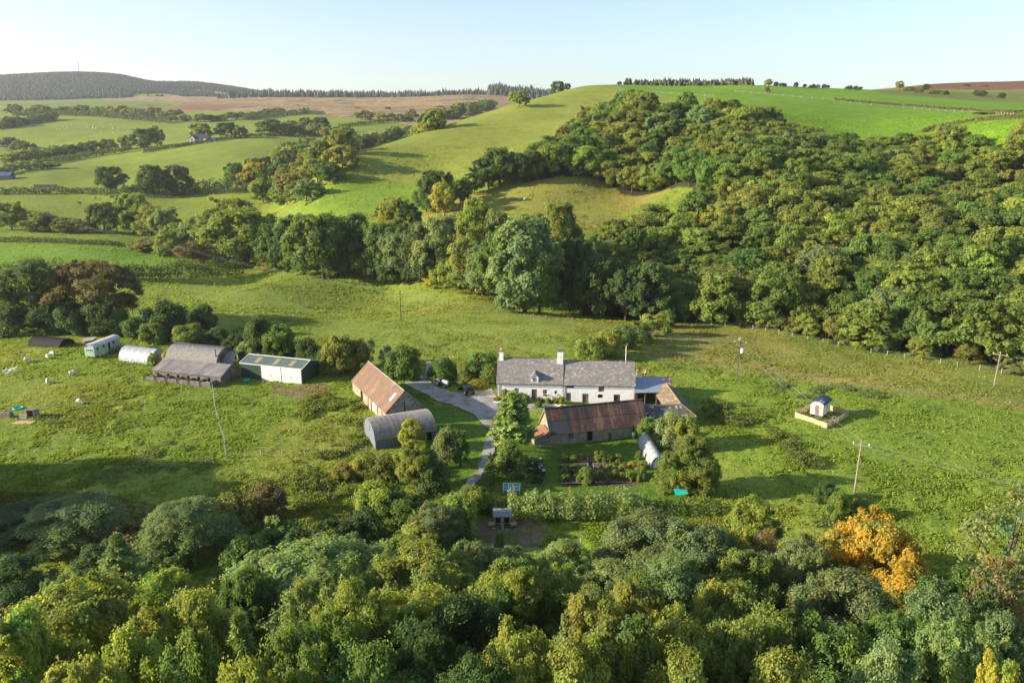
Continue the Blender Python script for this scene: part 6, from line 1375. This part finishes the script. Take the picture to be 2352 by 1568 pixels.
o = spot('bush0', 352, 812, 28, 'pale', vb=838, name='bush', cat='bush'); tag(o, 'pale bush before the end of the big polytunnel', 'bush'); del o['_c']
# arched hut under the old trees; its near-black roof colour holds their shade
loc, rz, Ln = frame((-105, 166.5), (-97.0, 164.3), None); U = empty('arched_hut', loc, rz); tag(U, 'rusted arched hut coloured dark for the shade of the old trees', 'hut')
arch_shell(MB(), 0, 1, 1, 0, 1); m = MB(); arch_shell(m, 0, Ln, 4.6, -.1, 1.8, .3, .03); m.build('roof', plain('shaded_iron', (.028, .027, .026), .9, .4, 2), U, True); m = MB(); arch_end(m, .3, 4.5, -.2, 0, 1.7, sgn=-1); m.build('end_wall', M['brick'], U); MB().quad((.1, 1.2, 0), (.1, 2.6, 0), (.1, 2.6, 1.5), (.1, 1.2, 1.5)).build('doorway', M['black'], U)
# turquoise pool, planks
def pool(name, u, v, r, lab, mat):
    o = empty(name, hit(u, v)); tag(o, lab, 'paddling pool'); m = MB(); P = [(r * math.cos(i * math.pi / 10), r * math.sin(i * math.pi / 10), .12) for i in range(21)]; m.tube(P, .12, 8, False); m.build('rim', M[mat], o, True); m = MB(); m.poly([(x * .95, y * .95, .06) for x, y, _ in P[:-1]]); m.build('water', M[mat], o)
pool('paddling_pool', 566, 874, .55, 'turquoise tub on the grass before the green shed', 'turq'); pool('paddling_pool', 42, 938, .75, 'blue paddling pool behind the goat shelter', 'turq')
loose('plank_pile', 'pile of old planks beside the green shed door', 'planks', 585, 864, -.35, [('plank', MB().box(-.9, .9, -.15, .1, .15, .2), 'oldwood'), ('plank', MB().box(-1.0, .8, .15, .4, .15, .2), 'polepale'), ('plank', MB().box(-.7, 1.0, -.05, .25, .21, .26), 'oldwood')], 'oldwood')
# goat shelter and crates
loose('stone_pile', 'block of stacked stone left of the goat shelter', 'stone pile', 18, 958, .0, [('lower_course', MB().box(-.9, .7, -.5, .5, -.2, .7), 'stone_grey'), ('upper_course', MB().box(-.7, .6, -.4, .45, .7, 1.0), 'stone_warm'), ('cap_stone', MB().box(-.5, -.1, -.2, .2, 1.0, 1.25), 'stone_grey')], 'stone_grey')
loose('goat_shelter', 'small open wooden goat shelter with grey board roof', 'animal shelter', 70, 960, R(-8), [('side_wall', MB().box(-.65, -.58, 0, 1.4, -.1, 1.25), 'oldwood'), ('side_wall', MB().box(.58, .65, 0, 1.4, -.1, 1.25), 'polepale'), ('back_wall', MB().box(-.58, .58, 1.33, 1.4, -.1, 1.2), 'darkwood'), ('roof', MB().slab((-.75, -.1, 1.45), (.75, -.1, 1.45), (.75, 1.5, 1.2), (-.75, 1.5, 1.2), .06), 'oldwood'), ('floor', MB().box(-.58, .58, .05, 1.3, -.05, .04), 'straw')], 'oldwood')
loose('board_panel', 'grey board leaning left of the goat shelter opening', 'board', 55, 962, R(-8), [('board', MB().slab((-.8, -.1, 0), (.6, -.1, 0), (.6, .1, .95), (-.8, .1, .95), .05), 'fibre')], 'fibre')
loose('straw_heap', 'trampled yellow straw before the goat shelter', 'straw', 60, 970, .1, [('straw', MB().slab((-2, -.7, .12), (1.2, -.9, .12), (1.4, .4, .14), (-1.6, .5, .16), .1), 'straw')], 'straw')

# ------------------------------------------------------------------ shepherd's hut in its picket ring
A = Vector((49.0, 123.5)); B = Vector((50.55, 122.2)); loc, rz, W = frame(A, B, None); Q = empty('shepherds_hut', loc, rz); tag(Q, 'cream wheeled hut with dark blue curved roof and solar panel', 'hut'); W = 2.05; Ln = 3.5
m = MB(); m.wall(0, W, .7, 2.55, 0, [(.78, 1.42, .75, 2.35)], .06); P = arch_pts(W, .5, 12); m.poly([(x, 0, 2.55 + z) for x, z in P]); m.quad((0, Ln, .7), (0, 0, .7), (0, 0, 2.55), (0, Ln, 2.55)); m.quad((W, 0, .7), (W, Ln, .7), (W, Ln, 2.55), (W, 0, 2.55)); m.quad((W, Ln, .7), (0, Ln, .7), (0, Ln, 2.55), (W, Ln, 2.55)); m.poly([(x, Ln, 2.55 + z) for x, z in reversed(P)]); m.quad((0, 0, .7), (W, 0, .7), (W, Ln, .7), (0, Ln, .7)); m.build('body', M['cream'], Q)
m = MB(); P = arch_pts(W + .3, .62, 14); n = len(m.v)
for y in (-.25, Ln + .2):
    for x, z in P: m.v.append((x - .15, y, 2.50 + z))
k = len(P); m.f += [(i, i + 1, k + i + 1, k + i) for i in range(k - 1)]; ro = m.build('roof', M['navy'], Q, True)
sd_ = ro.modifiers.new('thick', 'SOLIDIFY'); sd_.thickness = .05
sp_n = MB().slab((1.30, .35, 3.16), (1.95, .35, 2.93), (1.95, 1.35, 2.93), (1.30, 1.35, 3.16), .04).build('solar_panel', M['paint'], Q); MB().slab((1.35, .40, 3.155), (1.91, .40, 2.957), (1.91, 1.30, 2.957), (1.35, 1.30, 3.155), .008).build('cell', plain('solar_cell_blue', (.03, .08, .22), .2, .1), sp_n)
MB().quad((.78, .055, .75), (1.42, .055, .75), (1.42, .055, 2.35), (.78, .055, 2.35)).build('doorway', plain('warm_interior', (.25, .13, .07), .9), Q)
dl = MB().box(.80, 1.40, -.06, -.01, .75, 1.45).build('stable_door', M['bluewood'], Q); dr = MB().box(-.62, 0, -.05, 0, 1.55, 2.38).build('upper_door', M['paint'], Q); dr.location = (.76, -.03, 0); MB().disc((-.30, -.06, 2.1), (0, 1, 0), .06, .03, 10).build('porthole', M['glass'], dr)
w_ = MB(); y0, y1 = 1.5, 2.1
w_.box(W + .003, W + .05, y0, y0 + .05, 1.5, 2.3).box(W + .003, W + .05, y1 - .05, y1, 1.5, 2.3).box(W + .003, W + .05, y0 + .05, y1 - .05, 1.5, 1.55).box(W + .003, W + .05, y0 + .05, y1 - .05, 2.25, 2.3).box(W + .003, W + .04, (y0 + y1) / 2 - .015, (y0 + y1) / 2 + .015, 1.55, 2.25); wf = w_.build('window', M['paint'], Q); MB().quad((W + .01, y0 + .05, 1.55), (W + .01, y1 - .05, 1.55), (W + .01, y1 - .05, 2.25), (W + .01, y0 + .05, 2.25)).build('pane', M['glass'], wf)
MB().tube([(.2, .25, 2.7), (.2, .25, 3.5)], .07, 8).build('stove_pipe', M['iron'], Q)
for i in range(4): MB().box(.8, 1.4, -.30 - i * .26, -.08 - i * .26, .52 - i * .16, .56 - i * .16).build('step', M['bluewood'], Q)
for x in (.12, W - .12):
    for y in (.6, Ln - .6): MB().disc((x, y, .34), (1, 0, 0), .34, .10, 14).build('wheel', M['iron'], Q, True)
MB().box(.15, W - .15, .2, Ln - .2, .55, .69).build('chassis', M['iron'], Q)
L_, F_, R_ = hit(1826, 958).xy, hit(1899, 984).xy, hit(1948, 956).xy; Bk = L_ + R_ - F_
PK = MB().box(-.045, .045, -.012, .012, -.1, .95); PKM = bpy.data.meshes.new('paling'); PKM.from_pydata(PK.v, [], PK.f); PKM.materials.append(M['palewood'])
def palings(a, b_, lab):
    c0 = snap(a.x, a.y); o = empty('paling_fence', c0, math.atan2(b_.y - a.y, b_.x - a.x)); tag(o, lab, 'fence', 'pale paling fence round the hut'); Lg = (b_ - a).length; n = int(Lg / .11); rr_ = random.Random(int(a.x * 10)); d = (b_ - a) / Lg
    for i in range(n):
        x = i * Lg / n; q = a + d * x
        z_ = gz(q.x, q.y) - c0.z; p = link('paling', PKM, None, o, (x, rr_.uniform(-.02, .02), z_ - .02)); p.scale = (1, 1, rr_.uniform(.88, 1.06)); p.rotation_euler = (0, rr_.uniform(-.05, .05), 0)
    m = MB(); m.box(0, Lg, .03, .06, .25, .31).box(0, Lg, .03, .06, .70, .76); m.build('rail', M['palewood'], o)
palings(L_, F_, 'pale paling fence on the front left side of the hut'); palings(F_, R_, 'pale paling fence on the front right side of the hut'); palings(R_, Bk, 'pale paling fence behind the hut on the right'); palings(Bk, L_, 'pale paling fence behind the hut on the left')
loose('garden_bench', 'small white bench just inside the paling corner', 'bench', 1915, 962, .5, [('seat', MB().box(-.4, .4, -.16, .16, .42, .46), 'paint'), ('leg', MB().box(-.36, -.30, -.1, .1, 0, .42), 'paint'), ('leg', MB().box(.30, .36, -.1, .1, 0, .42), 'paint')], 'paint')
loose('fire_pit', 'small pale fire pit near the front of the hut fence', 'fire pit', 1899, 972, .2, [('bowl', MB().tube([(0, 0, .25), (0, 0, .45), (0, 0, .47)], [.22, .38, .34], 12), 'concrete'), ('stand', MB().tube([(0, 0, 0), (0, 0, .25)], [.2, .16], 10), 'brick')], 'concrete')
loose('fence_panel', 'pale board lying on the left corner of the paling fence', 'board', 1842, 955, -.6, [('board', MB().slab((-.7, -.2, .98), (.7, -.2, .98), (.7, .25, 1.04), (-.7, .25, 1.04), .04), 'fibre')], 'fibre')

# ------------------------------------------------------------------ hen house, cold frame, vegetable garden
c = hit(1154, 1208); HH = empty('hen_house', (c.x, c.y, c.z), R(1)); tag(HH, 'small wooden hen house with grey felt roof and open side hatches', 'hen house')
m = MB(); m.box(-1.0, 1.0, 0, 1.1, .35, 1.25); m.build('body', M['straw'], HH); m = MB(); m.slab((-1.15, -.25, 1.38), (1.15, -.25, 1.38), (1.15, 1.3, 1.75), (-1.15, 1.3, 1.75), .06); m.build('roof', M['felt'], HH)
for x in (-.95, .95):
    for y in (.05, 1.05): MB().box(x - .05, x + .05, y - .05, y + .05, 0, .35).build('leg', M['oldwood'], HH)
MB().quad((-.85, -.005, .45), (-.2, -.005, .45), (-.2, -.005, 1.15), (-.85, -.005, 1.15)).build('nest_opening', M['black'], HH); MB().quad((.2, -.005, .45), (.85, -.005, .45), (.85, -.005, 1.15), (.2, -.005, 1.15)).build('nest_opening', M['black'], HH)
for s in (-1, 1): MB().slab((s * 1.35 - .36, -.75, .55), (s * 1.35 + .36, -.75, .55), (s * 1.35 + .36, -.15, .72), (s * 1.35 - .36, -.15, .72), .05).build('hatch', M['polepale'], HH)
MB().slab((-.18, -1.0, .05), (.18, -1.0, .05), (.18, 0, .5), (-.18, 0, .5), .04).build('ramp', M['oldwood'], HH); MB().slab((.30, -1.7, .05), (.80, -1.7, .05), (.80, -.7, .08), (.30, -.7, .08), .04).build('board', M['oldwood'], HH)
o = spot('bush0', 1148, 1222, 22, 'green', vb=1256, name='bush', cat='bush'); tag(o, 'small dark shrub in the bare hen run', 'bush'); del o['_c']
c = hit(1175, 1130); CF = empty('cold_frame', (c.x, c.y, c.z), R(-2)); tag(CF, 'white framed glass cold frame at the garden corner', 'cold frame')
fr = MB(); 
for a, b_ in (((-1.1, -.5, .55), (1.1, -.5, .55)), ((-1.1, .7, 1.0), (1.1, .7, 1.0)), ((-1.1, -.5, .55), (-1.1, .7, 1.0)), ((1.1, -.5, .55), (1.1, .7, 1.0)), ((-.37, -.5, .56), (-.37, .7, 1.0)), ((.2, -.5, .56), (.2, .7, 1.0)), ((.2, .1, .79), (1.1, .1, .79)), ((-1.1, -.5, 0), (-1.1, -.5, .55)), ((1.1, -.5, 0), (1.1, -.5, .55)), ((-1.1, .7, 0), (-1.1, .7, 1.0)), ((1.1, .7, 0), (1.1, .7, 1.0))): fr.tube([a, b_], .035, 5)
fr.build('frame', M['paint'], CF); gl_ = plain('greenish_glass', (.10, .25, .24), .15, .15, 1, spec=.5); MB().quad((-1.08, -.49, .55), (1.08, -.49, .55), (1.08, .69, .985), (-1.08, .69, .985)).build('glass_lid', gl_, CF); MB().quad((-1.08, -.48, 0), (1.08, -.48, 0), (1.08, -.48, .54), (-1.08, -.48, .54)).build('glass_front', gl_, CF)
def bed(name, pts, lab, mat='soil'):
    P = [hit(*p) for p in pts]; c0 = P[0].copy(); o = empty(name, c0); tag(o, lab, 'garden bed'); m = MB(); m.poly([(p.x - c0.x, p.y - c0.y, .14) for p in P]); m.build('soil', M[mat], o)
    m = MB()
    for i in range(len(P)): a, b_ = P[i] - c0, P[(i + 1) % len(P)] - c0; m.tube([(a.x, a.y, .12), (b_.x, b_.y, .12)], .055, 4)
    m.build('edging', M['polepale'], o)
bed('garden_bed', [(1352,1060),(1420,1059),(1420,1052),(1352,1053)], 'narrow soil bed with plank edge at the back of the plot')
bed('garden_bed', [(1288,1062),(1350,1063),(1350,1055),(1290,1054)], 'narrow soil bed left of the cross path')
bed('garden_bed', [(1290,1112),(1355,1112),(1350,1068),(1290,1068)], 'large soil bed at the front left of the plot')
bed('garden_bed', [(1368,1110),(1450,1108),(1430,1066),(1362,1067)], 'large soil bed at the front right of the plot')
bed('flower_bed', [(1204,1116),(1250,1115),(1247,1066),(1210,1066)], 'dark flower bed with white dahlias')
L = []; g4 = random.Random(12)
for u, v, h, r, k, c_ in ((1296,1058,1.1,.7,'bush0','lime'),(1312,1060,.9,.6,'bush1','olive'),(1336,1056,.9,.7,'bush2','bronze'),(1376,1056,1.4,1.0,'bush1','lime'),(1400,1058,1.0,.7,'bush0','green'),(1420,1056,.9,.6,'bush2','bronze'),(1345,1108,2.3,1.1,'bush0','lime'),(1330,1100,1.3,.8,'bush2','green'),(1300,1104,1.0,.8,'bush1','green'),(1315,1090,.8,.8,'bush2','dark'),(1300,1080,.8,.7,'bush0','green'),
        (1378,1100,1.4,.5,'sapling','olive'),(1395,1104,1.3,.5,'sapling','green'),(1412,1100,1.5,.5,'sapling','lime'),(1428,1102,1.2,.5,'sapling','olive'),(1445,1104,1.6,.6,'sapling','lime'),(1460,1100,1.8,.6,'sapling','lime'),(1474,1104,1.7,.6,'sapling','green'),(1450,1078,1.1,.7,'bush2','gold'),(1430,1076,.7,.6,'bush1','gold'),(1405,1074,.5,.6,'bush0','lime'),(1478,1072,.9,.6,'bush0','lime'),(1466,1054,1.2,.5,'bush2','olive'),
        (1216,1076,1.3,.8,'bush0','dark'),(1234,1074,1.3,.8,'bush1','green'),(1222,1092,1.2,.8,'bush2','dark'),(1240,1094,1.3,.8,'bush0','dark'),(1215,1108,1.2,.8,'bush1','green'),(1236,1110,1.2,.8,'bush2','dark'),(1278,1014,1.0,.8,'bush1','bronze'),(1330,1000,1.1,.8,'bush0','dark'),(1392,1005,1.7,1.0,'bush2','green'),(1425,998,1.1,.5,'bush1','lime'),(1208,1052,.5,.4,'bush0','gold')):
    p = hit(u, v); L.append(place(k, p.x, p.y, p.z, h, r, c_, 'garden_plant', 'plant'))
for i in range(46):
    u, v = g4.uniform(1290, 1480), g4.uniform(1062, 1112); p = hit(u, v); L.append(place(g4.choice(('bush0', 'bush1', 'bush2', 'sapling')), p.x, p.y, p.z, g4.uniform(.4, 1.3), g4.uniform(.3, .6), g4.choice(('lime', 'green', 'olive', 'green', 'bronze', 'grey')), 'garden_plant', 'plant'))
label_set(L, 'garden plant', 'in the walled vegetable garden' if False else 'in the vegetable garden', 'plants in the vegetable garden')
FLW = leaves(np.array([[0, 0, 0]] * 9) + np.random.default_rng(1).normal(size=(9, 3)) * .07, unit(np.random.default_rng(2).normal(size=(9, 3)) + np.array([0, -.4, .6])), .13, np.random.default_rng(3))
FM = np_mesh('dahlia_flower', FLW, np.arange(36).reshape(-1, 4)); FM.materials.append(M['paint'])
for i in range(14):
    p = hit(g4.uniform(1208, 1250), g4.uniform(1064, 1100)); o = link('dahlia_flower', FM, None, None, (p.x, p.y, p.z + 1.25)); o.rotation_euler = (0, 0, i); tag(o, 'white dahlia bloom above the dark flower bed', 'flower', 'white dahlia blooms')
m = bpy.data.meshes.new('pumpkin'); bm = bmesh.new(); bmesh.ops.create_uvsphere(bm, u_segments=24, v_segments=10, radius=.25)
for v in bm.verts: a = math.atan2(v.co.y, v.co.x); q = 1 - .12 * abs(math.sin(a * 5)); v.co.x *= q; v.co.y *= q; v.co.z *= .75
bm.to_mesh(m); bm.free(); p = hit(1326, 1062); o = link('pumpkin', m, plain('pumpkin_skin', (.62, .20, .02), .6), None, (p.x, p.y, p.z + .3)); tag(o, 'orange pumpkin on the plank edge of a bed', 'pumpkin')
p = hit(1563, 1140); NC_ = empty('net_cage', (p.x, p.y, p.z), .1); tag(NC_, 'turquoise green net cage under the apple tree', 'net cage'); m = MB(); m.slab((-.8, -.4, .35), (.9, -.4, .55), (.9, .6, 1.0), (-.8, .6, .9), .03); m.build('net', M['turq'], NC_)
for x in (-.75, .85): MB().box(x - .03, x + .03, -.35, -.29, 0, .5).build('post', M['oldwood'], NC_)
for u, v, lab in ((1506, 1066, 'deck chair in red cloth inside the garden tunnel mouth'),):
    loose('deck_chair', lab, 'chair', u + 8, v + 4, 2.0, [('seat', MB().slab((-.25, 0, .35), (.25, 0, .35), (.25, .45, .3), (-.25, .45, .3), .03), 'red'), ('backrest', MB().slab((-.25, .45, .3), (.25, .45, .3), (.25, .75, .95), (-.25, .75, .95), .03), 'red'), ('leg', MB().tube([(-.25, 0, .35), (-.25, .5, 0)], .02, 5), 'oldwood'), ('leg', MB().tube([(.25, 0, .35), (.25, .5, 0)], .02, 5), 'oldwood')], 'red')

# ------------------------------------------------------------------ far things: house, shed, trough, mast
c = hit(455, 329); FH = empty('far_house', c, R(-12)); tag(FH, 'pale pink gabled house with dark roofs on the far field', 'house')
m = MB(); m.box(-6, 8, 0, 8, -1, 4.6); m.poly([(-6, 0, 4.6), (-6, 4, 8), (-6, 8, 4.6)]).poly([(8, 8, 4.6), (8, 4, 8), (8, 0, 4.6)]); m.box(9, 17, 1, 6, -1, 2.8); m.poly([(-6.5, -3, -1), (-1.5, -3, -1), (-1.5, -3, 4.2), (-4, -3, 6.6), (-6.5, -3, 4.2)]); m.box(-6.5, -1.5, -2.99, -.01, -1, 4.2); m.build('wall', plain('pinkish_render', (.52, .40, .33), .9, .1, .5), FH)
m = MB(); gable_roof(m, -6.4, 8.4, 0, 8, 4.6, 8, .4, .2); gable_roof(m, 9, 17.3, 1, 6, 2.8, 5, .3, .2); m.slab((-6.9, -3.3, 4.0), (-4, -3.3, 6.8), (-4, 2.5, 6.8), (-6.9, .5, 4.0), -.15); m.slab((-4, -3.3, 6.8), (-1.1, -3.3, 4.0), (-1.1, .5, 4.0), (-4, 2.5, 6.8), -.15); m.build('roof', M['navy'], FH)
for x0, x1, z0, z1, y in ((-5.2, -2.8, 2.5, 4, -3.02), (-5.2, -2.8, 0, 1.8, -3.02), (0, 1.6, 2.6, 4, -.03), (4, 5.6, 2.6, 4, -.03), (0, 1.6, 0, 1.5, -.03), (4, 6, 0, 2, -.03)): MB().quad((x0, y, z0), (x1, y, z0), (x1, y, z1), (x0, y, z1)).build('window', M['glass'], FH)
MB().box(6.6, 7.6, 3.5, 4.5, 7, 9.2).build('chimney', M['brick'], FH)
c = hit(2, 414); FS = empty('far_shed', (c.x, c.y, c.z), R(8)); tag(FS, 'dark blue roofed shed at the left edge', 'shed'); m = MB(); m.box(-9, 6, 0, 8, -1, 3); m.build('wall', M['bluewood'], FS); m = MB(); gable_roof(m, -9.3, 6.3, 0, 8, 3, 5, .3, .15); m.build('roof', plain('blue_sheet', (.06, .10, .22), .5), FS)
c = hit(103, 430); FT = empty('feed_trough', c, R(0)); tag(FT, 'long dark feed trough on the far field', 'trough'); m = MB(); m.box(-7, 7, 0, 1.6, .3, 1.6); m.build('trough_body', M['blacksheet'], FT)
for x in (-6, -2, 2, 6): MB().box(x - .1, x + .1, .2, 1.4, -.3, .3).build('leg', M['iron'], FT)
b0 = at(182, 169, 2900); zg = gz(b0.x, b0.y); MA = empty('radio_mast', (b0.x, b0.y, zg)); tag(MA, 'thin lattice radio mast on the far forest hill', 'mast'); Hm = at(178, 141, 2900).z - zg
m = MB()
for s, t in ((-1, -1), (1, -1), (1, 1), (-1, 1)): m.tube([(s * 3, t * 3, 0), (s * .5, t * .5, Hm)], [.35, .25], 4)
m.build('upright', M['felt'], MA); m = MB()
for i in range(9): z = Hm * i / 9; a = 3 - 2.5 * i / 9; a2 = 3 - 2.5 * (i + 1) / 9; z2 = Hm * (i + 1) / 9; m.tube([(-a, -a, z), (a2, -a2, z2)], .2, 4).tube([(a, -a, z), (-a2, -a2, z2)], .2, 4)
m.build('bracing', M['felt'], MA)
# dead branches over the hedge behind the yard, vent pole behind the house
for pts, lab in (([(1002,850),(1004,828),(1006,800)], 'thin pale dead branch left of the tractor'), ([(1042,832),(1034,812),(1022,802)], 'thick pale dead branch behind the tractor')):
    a = hit(*pts[0]); Z = MB(); PP = [at(u, v, a.y + .01) - a for u, v in pts]; Z.tube([(0, 0, -.2), PP[0], PP[1], PP[2]], [.09, .08, .06, .03], 5).tube([PP[1], PP[1] + Vector((.5, .2, .5))], [.05, .02], 4); o = Z.build('dead_branch', PALEBARK, None); o.location = a; tag(o, lab, 'dead branch')
a = hit(1437, 832); o = MB().tube([(0, 0, -.3), (0, 0, 3.4)], .07, 6).build('vent_pole', M['paint'], None); o.location = at(1437, 832, 141); o.location.z = gz(o.location.x, 141) ; tag(o, 'thin white pole rising behind the house roof', 'pole'); o.scale = (1, 1, 2.2)
